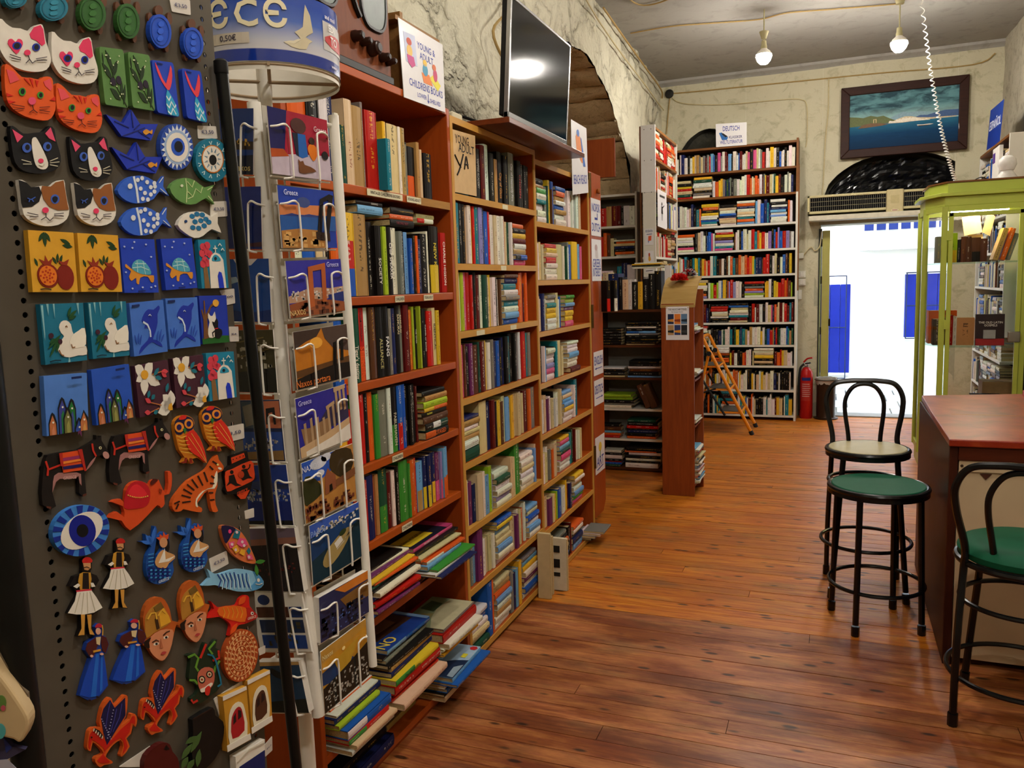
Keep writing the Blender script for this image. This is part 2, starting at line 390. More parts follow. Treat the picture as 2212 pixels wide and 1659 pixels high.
# exterior: white alley wall, ground, step
M_white=mat('#eceae2',.75,var=.03,scale=4)
mk('wall_alley',bx((-6,12,-1.5),(7,12.2,6)),M_white,kind='structure')
gr_=mk('ground_alley',bx((-6,9.62,-.5),(7,12.0,-.06)),mat('#8d8980',.9),kind='structure')
for i in range(5):
    for j in range(4):
        mk('paving_slab',bx((-1.1+.58*i+.12*(j%2),9.64+.58*j,-.06),(-.54+.58*i+.12*(j%2),10.2+.58*j,-.02)),mat('#c9c6bb',.8,var=.08,scale=5),gr_)
mk('wall_alley_near',join(bx((-6,9.62,-.5),(DX0-.06,9.76,6)),bx((DX1+.06,9.62,-.5),(7,9.76,6)),bx((DX0-.06,9.62,DZ+.1),(DX1+.06,9.76,6))),M_white,kind='structure')
mk('threshold',bx((DX0,9.4,-.02),(DX1,9.64,.012)),mat('#8e8b84',.6,bump=.2),kind='structure')
M_blu=mat('#07208c',.45,var=.1,scale=8); M_iron=mat('#16233f',.5)
def shutter(x0,x1,z0,z1,label,grille):
    t=thing('window_shutter',label,'shutter',((x0+x1)/2,11.93,z0))
    n=4
    for i in range(n):
        a=x0+(x1-x0)*i/n; b=x0+(x1-x0)*(i+1)/n
        mk('shutter_board',bx((a+.002,11.93,z0),(b-.002,11.995,z1)),M_blu,t,bevel=.004)
    mk('ledge',bx((x0-.02,11.9,z0-.03),(x1+.02,11.995,z0)),M_white,t)
    if grille:
        ga,gb,gz0,gz1=grille
        gt=mk('grille',join(*[tube([(x,11.87,gz0),(x,11.87,gz1)],.008,6) for x in (ga,(ga+gb)/2,gb)],*[tube([(ga,11.87,z),(gb,11.87,z)],.008,6) for z in (gz0,gz0+(gz1-gz0)*.5,gz1)]),M_iron,t)
        mk('bracket',join(*[tube([(x,11.87,z),(x,11.99,z)],.007,6) for x in (ga,gb) for z in (gz0,gz1)]),M_iron,t)
shutter(-.3,.215,.2,1.42,'faded blue window shutter behind an iron grille, beside the open door leaf',(-.28,.16,.13,1.535))
shutter(.885,1.4,.69,1.53,'dark blue window shutter on the alley wall seen past the glass cabinet',(.9,1.38,.68,1.55))
rl=thing('balcony_railing','white railing of upright posts on the alley wall above the shutters','railing',(.75,11.7,1.86))
mk('ledge',bx((.31,11.6,1.86),(1.3,11.99,1.9)),M_white,rl)
for i in range(7): mk('post',bx((.33+.145*i,11.62,1.9),(.36+.145*i,11.66,2.5)),M_white,rl)
mk('blue_panel',bx((.36,11.9,2.13),(1.28,11.98,2.5)),mat('#14296b',.5),rl)
# open door leaf
dl=thing('door_leaf','pale yellow-green wooden door leaf folded open in the doorway','door',(-.08,9.42,.01))
mk('stile',bx((-.125,9.40,.015),(-.045,9.44,2.03)),M_frame,dl,bevel=.004)
mk('panel',bx((-.118,9.44,.015),(-.09,9.9,2.03)),M_frame,dl)
mk('edge_strip',bx((-.16,9.385,.015),(-.126,9.42,2.05)),mat('#2e3026',.6),dl)
mk('edge_strip',bx((-.146,9.38,.4),(-.132,9.386,1.9)),M_grn,dl)
for z in (.4,.95,1.5,1.9): mk('hinge',tube([(-.131,9.385,z-.04),(-.131,9.385,z+.04)],.009,8),mat('#2a2a26',.5,.6),dl)
mk('lock',bx((-.05,9.385,1.0),(-.03,9.4,1.08)),mat('#2a2a26',.4,.8),dl)
# ---------------------------------------------------------------- pendant bulbs
M_bulb=mat('#fff7ec',.5,var=0,emit=BULB_POWER,key='bulb'); M_sock=mat('#b9b187',.5); M_cord=mat('#a88a52',.6)
def pendant(x,y,zb,label,cz=None):
    t=thing('pendant_lamp',label,'lamp',(x,y,zb-.07),'bare bulbs hanging from the ceiling')
    cz=cz or CEIL
    mk('canopy',lathe([(.012,cz-.075),(.03,cz-.07),(.045,cz-.01),(.045,cz)],(x,y,0),16) if cz==CEIL else lathe([(.02,cz-.06),(.04,cz),(.03,cz+.004)],(x,y,0),16),M_sock,t,smooth=True)
    mk('cord',tube([(x,y,zb+.1),(x,y,CEIL)],.006,6),M_sock,t)
    mk('socket',lathe([(.012,zb+.13),(.02,zb+.125),(.022,zb+.09),(.026,zb+.085),(.026,zb+.055)],(x,y,0),16),M_sock,t,smooth=True)
    mk('bulb',lathe([(.004,zb-.068),(.03,zb-.061),(.054,zb-.035),(.066,zb),(.064,zb+.015)],(x,y,0),20),M_bulb,t,smooth=True)
    mk('bulb_neck',lathe([(.064,zb+.015),(.052,zb+.038),(.03,zb+.056),(.024,zb+.064)],(x,y,0),20),mat('#efeae0',.4,var=0),t,smooth=True)  # upper globe made non-glowing so less light reaches the ceiling
b1=fl(1650,122,3.4); b2=fl(1942,95,3.4)
pendant(b1.x,b1.y,3.4,'lit bulb with its cone cup lower down, before the back wall arch',3.6)
pendant(b2.x,b2.y,3.4,'lit bulb with its cone cup at the ceiling, near the coiled cord')
for (x,y,lb) in ((.0,4.7,'between the counter and the yellow-edged bookcase'),(-.15,2.5,'over the orange bookcase'),(.5,1.0,'above the magnet stand'),(.5,-.4,'at the street end of the shop')): pendant(x,y,3.4,'lit bare bulb hanging from ceiling '+lb)  # unseen bulbs added to brighten the foreground; real front lamp positions unknown
# ---------------------------------------------------------------- wires and small wall things
M_wire=mat('#a58a55',.7); M_wire2=mat('#c2b48a',.7)
def wire(name,pts,r,m,label): mk(name,tube(curve(pts,5),r,6),m,label=label,cat='cable',smooth=True)
cz=CEIL-.012
def cl(x,y): return fl(x,y,cz)
wire('ceiling_cable',[cl(1362,72),cl(1450,57),cl(1540,50),cl(1640,42),cl(1700,28),cl(1800,20),cl(1900,12),cl(1940,8)],.006,M_wire,'tan cable clipped across ceiling between the two bulbs')
wire('ceiling_cable',[cl(1330,-30),cl(1380,10),cl(1440,0),cl(1500,-40)],.006,M_wire,'tan cable drooping in a loop along ceiling near left wall')
wire('wall_cable',[V3((XL(6.5)+.045,6.5,3.72)),V3((XL(7.2)+.045,7.2,3.7)),V3((XL(8.2)+.045,8.2,3.68)),V3((XL(9.2)+.045,9.2,3.66)),V3((-1.84,9.36,3.6))],.009,M_wire,'brown cable run along top of left wall into the corner')
wire('wall_cable',[V3((XL(y)+.05,y,z)) for y,z in ((4.0,3.75),(5.2,3.72),(6.0,3.6),(6.6,3.55),(7.3,3.52),(8.2,3.5),(9.0,3.47),(9.33,3.46))],.007,M_wire2,'pale twisted cable sagging over the stone arch')
wb=lambda x,y:aty(x,y,YB-.018)
wire('wall_cable',[wb(1440,203),wb(1500,198),wb(1600,188),wb(1760,172),wb(1900,158),wb(2100,140),wb(2150,115)],.007,M_wire,'brown cable across back wall from junction box to the right corner')
wire('wall_cable',[wb(1445,200),wb(1470,222),wb(1560,226),wb(1680,216),wb(1730,215),wb(1743,232),wb(1743,300),wb(1740,318)],.006,M_wire2,'cream cable bending down beside the German bookcase')
wire('wall_cable',[wb(1790,170),wb(1789,240),wb(1783,300),wb(1779,380),wb(1776,425)],.007,M_wire2,'cream cable running straight down to the air curtain')
wire('wall_cable',[wb(1448,207),wb(1444,240),wb(1440,290)],.006,M_wire,'short brown cable dropping from junction box behind bookcase')
jb=wb(1446,203)
mk('junction_box',lathe([(.001,.0),(.045,.0),(.05,.02),(.045,.035),(.02,.04)],(jb.x,YB-.005,jb.z),14,(0,-1,0)),mat('#1c1a16',.6),label='round black junction box in the upper corner of back wall',cat='junction box')
wire('wall_cable',[V3((XL(4.2)+.04,4.5,3.6)),V3((XL(4.2)+.04,4.42,3.3)),V3((XL(4)+.05,4.25,3.05)),V3((XL(4)+.05,4.0,2.86)),V3((XL(4)+.06,4.15,2.72)),V3((XL(4)+.07,4.35,2.6)),V3((XL(4)+.09,4.5,2.56))],.008,M_wire,'brown cable looping down rough plaster behind the television')
# coiled white cord
p0=fl(1990,0,CEIL-.01); p1=V3((.86,7.2,2.26)); pts=[]
N=620
for i in range(N+1):
    t=i/N; c=p0.lerp(p1,t); c=c+V3((0,0,-.16*math.sin(math.pi*t))); a=2*math.pi*(34*t**1.25+6*t); pts.append(c+V3((math.cos(a)*.013,math.sin(a)*.013,0)))
mk('coiled_cord',tube(pts,.004,5),mat('#e2e0d8',.4,var=0),label='coiled white telephone-style cord hanging from ceiling to the glass cabinet',cat='cord',smooth=True)
# light switches
sw=thing('light_switches','pair of white light switches on the wall beside the doorway','switch',(-.32,YB-.02,1.45))
for z0,z1 in ((1.53,1.607),(1.447,1.522)):
    p=mk('switch_plate',bx((-.36,YB-.03,z0),(-.288,YB,z1)),mat('#d9d6c8',.4),sw,bevel=.004); mk('rocker',bx((-.345,YB-.036,z0+.012),(-.303,YB-.03,z1-.012)),mat('#e4e1d6',.3),p,bevel=.003)
mk('socket_box',bx((-.37,YB-.035,1.74),(-.31,YB,1.80)),mat('#d9d6c8',.4),bevel=.004,label='small white junction box on wall above the light switches',cat='junction box')
mk('wall_tag',bx((-.362,YB-.02,1.30),(-.325,YB,1.40)),mat('#e0ded4',.5),label='small white plate on wall below the light switches',cat='plate')
wire('door_cable',[V3((-.31,YB-.02,1.78)),V3((-.24,YB-.02,1.86)),V3((-.2,YB-.02,1.82)),V3((-.15,YB-.03,1.86)),V3((-.13,YB-.03,2.02))],.006,M_wire2,'cream cable curling from small box to the door frame')
# ---------------------------------------------------------------- painting
pn=thing('framed_painting','wide seascape painting in a dark brown wooden frame above the doorway','painting',(.63,YB-.02,2.75))
fx0,fx1,fz0,fz1,fw=.04,1.215,2.762,3.48,.085; yf=YB-.075
M_pf=wood('#1c0b06','#3d1c0f','x',.55)
for nm,q in (('frame_rail',[(fx0,fz1),(fx1,fz1),(fx1-fw,fz1-fw),(fx0+fw,fz1-fw)]),('frame_rail',[(fx0,fz0),(fx1,fz0),(fx1-fw,fz0+fw),(fx0+fw,fz0+fw)]),('frame_stile',[(fx0,fz0),(fx0,fz1),(fx0+fw,fz1-fw),(fx0+fw,fz0+fw)]),('frame_stile',[(fx1,fz0),(fx1,fz1),(fx1-fw,fz1-fw),(fx1-fw,fz0+fw)])):
    mk(nm,prism([V3((a,yf,b)) for a,b in q],(0,.05,0)),M_pf,pn,bevel=.006)
ix0,ix1,iz0,iz1=fx0+fw,fx1-fw,fz0+fw,fz1-fw; IWd=ix1-ix0; IHt=iz1-iz0
tp=NT('painted_sea'); sx=tp.add('ShaderNodeSeparateXYZ'); g=tp.add('ShaderNodeNewGeometry'); tp.lk(g.outputs['Position'],sx.inputs[0])
zz=tp.math('DIVIDE',tp.math('SUBTRACT',sx.outputs[2],iz0),IHt)
cloud=tp.noise(tp.geo((3,1,9)),1.6,5,.6,.6); wav=tp.noise(tp.geo((5,1,30)),2,4,.6)
skyc=tp.mix(tp.ramp(cloud,[(.4,'#000000'),(.6,'#ffffff')]),lin('#5d8a90'),lin('#2b4650')); skyc=tp.mix(tp.ramp(zz,[(.45,'#ffffff'),(.72,'#000000')]),skyc,lin('#9dc0bc'))
sea=tp.ramp(zz,[(0,'#0a2c4c'),(.25,'#0e3f66'),(.42,'#2c7190')]); sea=tp.mix(tp.math('MULTIPLY',wav,.5),sea,lin('#061d36'))
tp.set(Base_Color=tp.mix(tp.math('GREATER_THAN',zz,.44),sea,skyc),Roughness=.7,Specular_IOR_Level=.15)
cv=mk('canvas',bx((ix0-.01,YB-.05,iz0-.01),(ix1+.01,YB-.03,iz1+.01)),tp.m,pn)
def pshape(nm,pts,col,k=1):
    mk(nm,prism([V3((ix0+IWd*a,YB-.05-.0008*k,iz0+IHt*b)) for a,b in pts],(0,.0006,0)),mat(col,.5,var=.2,scale=60),cv)
pshape('mountain',[(.36,.5),(.42,.56),(.5,.62),(.56,.6),(.66,.6),(.75,.57),(.85,.55),(.98,.54),(.98,.47),(.36,.47)],'#7f9fac')
pshape('mountain',[(.58,.48),(.66,.53),(.72,.52),(.8,.55),(.88,.58),(1,.57),(1,.46),(.58,.46)],'#3d5a86',2)
pshape('hill',[(0,.42),(0,.61),(.08,.59),(.13,.57),(.2,.6),(.26,.57),(.32,.58),(.38,.52),(.44,.47),(.4,.44)],'#56602c',3)
pshape('headland',[(.08,.38),(.12,.44),(.2,.46),(.28,.45),(.37,.42),(.3,.4),(.2,.39)],'#6a4a28',4)
pshape('town',[(.36,.43),(.42,.47),(.46,.5),(.52,.53),(.58,.52),(.64,.49),(.75,.47),(.98,.46),(.98,.445),(.64,.44),(.5,.42)],'#c9b894',4)
rp=random.Random(2)
pshape('house_row',[(.37,.43),(.37,.455)]+sum([[(.38+.03*i,.45+.05*math.exp(-((i-5)/3.5)**2)+rp.uniform(0,.02)),(.4+.03*i,.45+.05*math.exp(-((i-5)/3.5)**2)+rp.uniform(-.01,.01))] for i in range(12)],[])+[(.75,.43)],'#e0d9c6',5)
pshape('gateway',[(.225,.46),(.225,.53),(.255,.53),(.255,.46),(.248,.46),(.248,.52),(.232,.52),(.232,.46)],'#cbb07c',6)
pshape('boat',[(.63,.36),(.64,.33),(.73,.335),(.78,.35),(.74,.36),(.68,.355)],'#d8d4c4',6)
pshape('boat_hull',[(.635,.345),(.645,.325),(.73,.33),(.75,.34)],'#2b2520',7)
# ---------------------------------------------------------------- air curtain
ac=thing('air_curtain','long cream air curtain heater with black grille mounted above the doorway','air curtain',(.4,YB-.1,2.13))
ya=YB-.2
def acz(x): return 2.385+.0*x
mk('housing',join(bx((-.275,ya,2.2),(1.15,YB,2.225)),bx((-.275,ya,2.365),(1.15,YB,2.39)),bx((-.275,ya,2.2),(-.25,YB,2.39)),bx((1.13,ya,2.2),(1.15,YB,2.39)),bx((-.275,ya+.06,2.2),(1.15,YB,2.39))),mat('#c4b98a',.45),ac,bevel=.004)
mk('dark_core',bx((-.25,ya+.045,2.225),(1.13,ya+.06,2.365)),mat('#0a0a0a',.8),ac)
for i in range(70):
    x=-.245+1.37*i/70
    mk('grille_bar',bx((x,ya+.005,2.225),(x+.0045,ya+.03,2.365)),mat('#55524a',.5),ac)
for z in (2.27,2.32): mk('grille_rail',bx((-.25,ya+.001,z),(1.13,ya+.008,z+.004)),mat('#8f8660',.5),ac)
mod=mk('control_box',bx((.485,ya-.03,2.15),(.645,ya+.05,2.4)),mat('#bfb184',.4),ac,bevel=.012)
mk('badge',prism([V3((.565+.035*math.cos(a),ya-.0306,2.19+.009*math.sin(a))) for a in [2*math.pi*i/20 for i in range(20)]],(0,-.001,0)),mat('#d8d2b8',.4),mod)
mk('badge_mark',bx((.54,ya-.0325,2.187),(.59,ya-.0315,2.193)),mat('#8c2020',.5),mod)
mk('inset_panel',bx((.525,ya-.032,2.26),(.605,ya-.03,2.34)),mat('#b5a778',.4),mod)
mk('ledge',bx((-.26,ya-.05,2.125),(1.15,YB,2.175)),mat('#cfc9b4',.5),ac,bevel=.004)
# ================================================================ BOOKS
PAL=dict(k='#161311',w='#dcd8cc',c='#cbb88c',r='#b41c12',R='#5a130f',o='#d0591a',y='#dab32a',g='#37862f',G='#1b4634',t='#1c7884',b='#1e55aa',B='#1a2250',s='#6c9fcb',p='#cf4f7e',m='#692a5c',v='#8a80b4',n='#57331f',e='#73726b',l='#9bb92c',u='#ad864c')
PNAME=dict(k='black',w='white',c='cream',r='red',R='dark red',o='orange',y='yellow',g='green',G='dark green',t='teal',b='blue',B='navy',s='pale blue',p='pink',m='purple',v='lilac',n='brown',e='grey',l='lime green',u='tan')
tb=NT('book_cover'); at=tb.add('ShaderNodeVertexColor',layer_name='Col'); uvn=tb.add('ShaderNodeUVMap'); sp=tb.add('ShaderNodeSeparateXYZ'); tb.lk(uvn.outputs[0],sp.inputs[0])
u_,v_=sp.outputs[0],sp.outputs[1]; rn=at.outputs['Alpha']
def cv2(x,y,z=None):
    c=tb.add('ShaderNodeCombineXYZ')
    for i,q in enumerate((x,y,z)):
        if q is None: continue
        if isinstance(q,(int,float)): c.inputs[i].default_value=q
        else: tb.lk(q,c.inputs[i])
    return c.outputs[0]
r100=tb.math('MULTIPLY',rn,100.0)
let=tb.noise(cv2(tb.math('MULTIPLY',u_,10.0),tb.math('MULTIPLY',v_,5.0),r100),1.0,1,.4)
wrd=tb.noise(cv2(tb.math('MULTIPLY',u_,.55),r100,3.3),1.0,1,.4)
hw=tb.math('ADD',tb.math('MULTIPLY',tb.math('FRACT',tb.math('MULTIPLY',rn,17.0)),.09),.08)
band=tb.math('LESS_THAN',tb.math('ABSOLUTE',tb.math('SUBTRACT',v_,.5)),hw)
ink=tb.math('MULTIPLY',tb.math('MULTIPLY',tb.math('GREATER_THAN',let,.53),tb.math('GREATER_THAN',wrd,.5)),band)
ink=tb.math('MULTIPLY',ink,tb.math('GREATER_THAN',u_,.5))
bw=tb.add('ShaderNodeRGBToBW'); tb.lk(at.outputs['Color'],bw.inputs[0])
tc=tb.mix(tb.math('GREATER_THAN',bw.outputs[0],.22),lin('#d9d2bd'),lin('#241d1a'))
acc_=tb.mix(tb.math('GREATER_THAN',bw.outputs[0],.22),lin('#d8a92c'),lin('#7d1a18'))
tc=tb.mix(tb.math('GREATER_THAN',tb.math('FRACT',tb.math('MULTIPLY',rn,7.0)),.62),tc,acc_)
wear=tb.noise(tb.geo(),40,3)
bc=tb.mix(tb.math('MULTIPLY',wear,.25),at.outputs['Color'],tb.mix(1.0,at.outputs['Color'],lin('#b0a890'),'MULTIPLY'))
tb.set(Base_Color=tb.mix(tb.math('MULTIPLY',ink,tb.math('ADD',tb.math('MULTIPLY',tb.math('GREATER_THAN',bw.outputs[0],.22),.2),.5)),bc,tc),Roughness=tb.math('ADD',tb.math('MULTIPLY',tb.math('FRACT',tb.math('MULTIPLY',rn,31.0)),.3),.35),Specular_IOR_Level=.13); M_cover=tb.m
tg=NT('book_pages'); pg=tg.noise(tg.geo((260,260,260)),1.0,2); tg.set(Base_Color=tg.mix(pg,lin('#8d7446'),lin('#d3c08f')),Roughness=.9); M_pages=tg.m
RB=random.Random(11)
def jit(c,a=.12): return tuple(max(.003,min(.95,x*(1+RB.uniform(-a,a)))) for x in c)
def bookgeo(P,a,up,n,w,h,d,cols,hard):
    """P: lower front corner at the spine; a along the shelf, up, n outwards. Returns cover, pages."""
    t=min(.0028,w*.14); b=min(.14*w,.005); ov=.003 if hard else .0008
    cs=[(0,-t),(0,-b),(.2*w,-.3*b),(.5*w,0),(.8*w,-.3*b),(w,-b),(w,-t)]; V=[];F=[];C=[];U=[]
    rnd=RB.random(); m=len(cols); Z=(-10,-10)
    for si in range(m):
        h0=h*(m-1-si)/m; h1=h*(m-si)/m
        if m==2: h0,h1=((h*.42,h) if si==0 else (0,h*.42))
        i0=len(V); c4=cols[si]+(rnd,)
        for hh in (h0,h1):
            for x,y in cs: V.append(P+a*x+n*y+up*hh)
        for k in range(6):
            F.append((i0+k,i0+k+1,i0+8+k,i0+7+k)); C.append(c4)
            u0,u1=h0/w,h1/w; v0,v1=cs[k][0]/w,cs[k+1][0]/w
            U.append([(u0,v0),(u0,v1),(u1,v1),(u1,v0)])
        if si==0: F.append(tuple(range(i0+7,i0+14))); C.append(c4); U.append([Z]*7)
        if si==m-1: F.append(tuple(range(i0,i0+7))[::-1]); C.append(c4); U.append([Z]*7)
    for x in (0,w-t):
        g=obx(P+a*x-n*d,a*t,n*(d-t),up*h); i0=len(V); V+=g[0]; F+=[tuple(i+i0 for i in f) for f in g[1]]; C+=[cols[0]+(rnd,)]*6; U+=[[Z]*4]*6
    pgs=obx(P+a*t-n*(d-ov)+up*ov,a*(w-2*t),n*(d-ov-max(t,b)-.0006),up*(h-2*ov))
    return (V,F,C,U),pgs
STUFF=([],[],[],[]); STUFFP=([],[])
def addstuff(cov,pgs):
    n=len(STUFF[0]); STUFF[0].extend(cov[0]); STUFF[1].extend([tuple(i+n for i in f) for f in cov[1]]); STUFF[2].extend(cov[2]); STUFF[3].extend(cov[3])
    n=len(STUFFP[0]); STUFFP[0].extend(pgs[0]); STUFFP[1].extend([tuple(i+n for i in f) for f in pgs[1]])
NBOOK=[0]; LAST={}
M_ink={}
def inkm(c): return mat(c,.5,var=0)
def book(P,a,up,n,w,h,d,code,label=None,group=None,title=None,hard=None):
    hard=RB.random()<.35 if hard is None else hard
    cols=[jit(lin(PAL[x])) for x in code]
    cov,pgs=bookgeo(V3(P),V3(a),V3(up),V3(n),w,h,d,cols,hard)
    if label is None: addstuff(cov,pgs); return
    if title: cov=(cov[0],cov[1],cov[2],[[(-10,-10)]*len(f) for f in cov[1]])
    o=mk('book',cov,M_cover,label=label,cat='book',group=group); NBOOK[0]+=1
    mk('pages',pgs,M_pages,o)
    if title:
        for (s,f0,f1,col,sz) in title:
            c=V3(P)+V3(a)*(w/2)+V3(up)*(h*(f0+f1)/2)
            # reads from top to bottom when standing, along the shelf when lying
            if abs(V3(up).z)>.5: text('title',s,c,-V3(up),V3(a),w*sz,inkm(col),o,fit=h*(f1-f0),lift=.0012)
            else: text('title',s,c,V3(up),V3(a),w*sz,inkm(col),o,fit=h*(f1-f0),lift=.0012)
    return o
TOK=re.compile(r'([a-zA-Z+]+)(\d+)(?:h(\d+))?(?:p(-?\d+))?(?:#(\w+))?$')
TITLES={}
def nm(code,w,h): 
    sz='thick ' if w>.034 else ('thin ' if w<.014 else ''); 
    return sz+' and '.join(dict.fromkeys(PNAME[c] for c in code[:2]))
def row(spec,s0,s1,base,front,axis,out,maxh,dep,where=None,anchor=None,group=None,lean=0,hd=.9,fromend=True,nst=0):
    """standing books between s0 and s1 along axis; front = plane coordinate of spines"""
    T=[]
    for tk in spec.split():
        m=TOK.match(tk); T.append((m.group(1).replace('+',''),int(m.group(2))/1000,m.group(3),int(m.group(4) or 0)/1000,m.group(5)))
    tot=sum(t[1] for t in T); k=(s1-s0)/tot; s=s0; A=V3(axis); N=V3(out); N_=len(T)
    for i,(code,w,h,p,ti) in enumerate(T):
        w*=k; hh=min(maxh-.008,int(h)/100 if h else maxh*RB.uniform(.66,hd)); dd=min(dep,hh*RB.uniform(.62,.72))
        P=A*s+N*(front+p+RB.uniform(-.012,.004))+V3((0,0,base))
        lab=None
        if where and i>=nst:
            lab='%s book, %s from the %s, %s'%(nm(code,w,hh),ordw(N_-i if fromend else i+1),anchor,where)
        an=RB.uniform(-.004,.004)+lean; up=V3((0,0,1))*math.cos(an)+A*math.sin(an); a2=A*math.cos(an)-V3((0,0,1))*math.sin(an)
        if an>0: P=P+V3((0,0,w*math.sin(an)))
        book(P,a2,up,N,w*.985,hh,dd,code,lab,group,TITLES.get(ti)); s+=w
def pile(codes,s0,length,base,front,axis,out,dep,where=None,group=None,th=(.018,.034),stag=.012,flip=False,titles=None,prot=None,rot=.03,lens=None):
    """lying books, bottom first"""
    z=base; A=V3(axis); N=V3(out)
    toks=codes.split() if ' ' in codes or re.search(r'\d',codes) else list(codes)
    for i,tk in enumerate(toks):
        m=re.match(r'([a-zA-Z]+)(\d+)?(?:#(\w+))?$',tk); code=m.group(1); t=int(m.group(2))/1000 if m.group(2) else RB.uniform(*th)
        L=(lens[i] if lens else length*RB.uniform(.86,1.0)); of=(length-L)*RB.random(); an=RB.uniform(-rot,rot)
        a2=A*math.cos(an)+N*math.sin(an); n2=N*math.cos(an)-A*math.sin(an)
        pr=(prot[i] if prot else 0)+RB.uniform(-stag,stag*.5)
        d=min(dep,L*RB.uniform(.66,.8))
        lab=None
        if where: lab='%s book, %s up in the pile %s'%(nm(code,t,L),ordw(i+1),where)
        P=A*(s0+of)+N*(front+pr)+V3((0,0,z))
        # spine runs along A, thickness is up
        o_=book(P,V3((0,0,1)),a2,n2,t*.97,L,d,code,lab,group,TITLES.get(m.group(3)),hard=RB.random()<.5); z+=t
    LAST.update(o=o_,P=P+V3((0,0,t*.97)),a=a2*L,n=-n2*d)
    return z
def coverart(shapes):
    P,a,n,o=LAST['P'],LAST['a'],LAST['n'],LAST['o']
    for k,(pts,col) in enumerate(shapes):
        if isinstance(pts,str):
            s_,u,v,sz=col[:4]; text('cover_lettering',s_,P+a*u+n*v,a if len(col)<6 else -n,n if len(col)<6 else a,sz,inkm(col[4]),o,lift=.0016 if len(col)<6 else -.0016)
        else: mk('cover_print',prism([P+a*u+n*v+V3((0,0,.0003*(k+1))) for u,v in pts],(0,0,.0003)),mat(col,.3,var=.12,scale=40),o)
def rnd_row(s0,s1,base,front,axis,out,maxh,dep,pal,piles=.3,seed=0,tw=(10,34),where=None,anchor=None,group=None,fill=.97):
    rr=random.Random(seed); s=s0
    while s<s1-.03:
        if rr.random()<piles and s1-s>.2:
            L=rr.uniform(.17,.21); z=0; cs=''
            hh=0
            while hh<maxh*rr.uniform(.75,.93): cs+=rr.choice(pal); hh+=.027
            pile(cs,s,L,base,front,axis,out,dep,th=(.02,.034)); s+=L+.004
        else:
            n=rr.randint(4,11); sp=[]; tot=0
            for _ in range(n):
                w=rr.randint(*tw); sp.append('%s%d'%(rr.choice(pal),w)); tot+=w/1000
            if s+tot>s1: 
                while sp and s+tot>s1: q=sp.pop(); tot-=int(re.sub(r'\D','',q))/1000
                if not sp: break
            row(' '.join(sp),s,s+tot,base,front,axis,out,maxh,dep); s+=tot
            if maxh>.25 and rr.random()<.45 and tot>.12:
                pass
# ---------------------------------------------------------------- bookcases
M_or=wood('#84340c','#b0501a','z',.35); M_orx=wood('#8c380d','#bc5a1c','y',.3); M_in=wood('#5e220a','#853512','z',.45)
M_pine=wood('#a8742a','#d0a04a','y',.5,bump=.2)
M_pinez=wood('#a8742a','#d0a04a','z',.5)
FX=-1.345
# 1 the orange case
oc=thing('bookcase','tall orange-brown bookcase of young adult and picture books behind the postcard rack','bookcase',(FX-.14,2.27,0))
OY0,OY1=1.78,2.785; OSH=[1.865,1.53,1.265,1.005,.755,.505,.205,.045]
mk('side_panel',bx((FX-.28,OY1-.022,0),(FX,OY1,2.21)),M_or,oc,bevel=.002); mk('side_panel',bx((FX-.28,OY0,0),(FX,OY0+.022,2.21)),M_or,oc,bevel=.002)
mk('top',bx((FX-.28,OY0,2.185),(FX,OY1-.022,2.21)),M_orx,oc,bevel=.002); mk('back_panel',bx((FX-.29,OY0,.05),(FX-.28,OY1,2.2)),M_in,oc)
for i,z in enumerate(OSH):
    s=mk('shelf',bx((FX-.279,OY0+.023,z-.026),(FX-.002,OY1-.023,z)),M_orx,oc,bevel=.0015)
    if i==0: mk('edge_strip',bx((FX-.002,2.5,z-.027),(FX,OY1-.023,z)),wood('#7a4a18','#b98a3c','y',.6),s)
mk('plinth',bx((FX-.02,OY0+.023,0),(FX-.012,OY1-.023,.02)),M_or,oc)
def slabel(case,y0,y1,z,s,h=.02,x=FX):
    p=mk('shelf_label',bx((x,y0,z-.024),(x+.0015,y1,z-.024+h)),mat('#d3cba8',.5),case); text('label_word',s,(x+.0015,(y0+y1)/2,z-.014),(0,1,0),(0,0,1),.014,inkm('#1d1a1a'),p,fit=(y1-y0)*.9)
slabel(oc,2.18,2.4,1.865,'VINTAGE CHILDRENS BOOKS'); slabel(oc,2.43,2.53,1.865,'YOUNG ADULT'); slabel(oc,2.32,2.38,1.53,'CHILDREN'); slabel(oc,2.52,2.59,1.53,'YOUNG ADULT'); slabel(oc,2.25,2.32,1.005,'CHILDREN'); slabel(oc,2.29,2.36,.755,'CHILDREN')
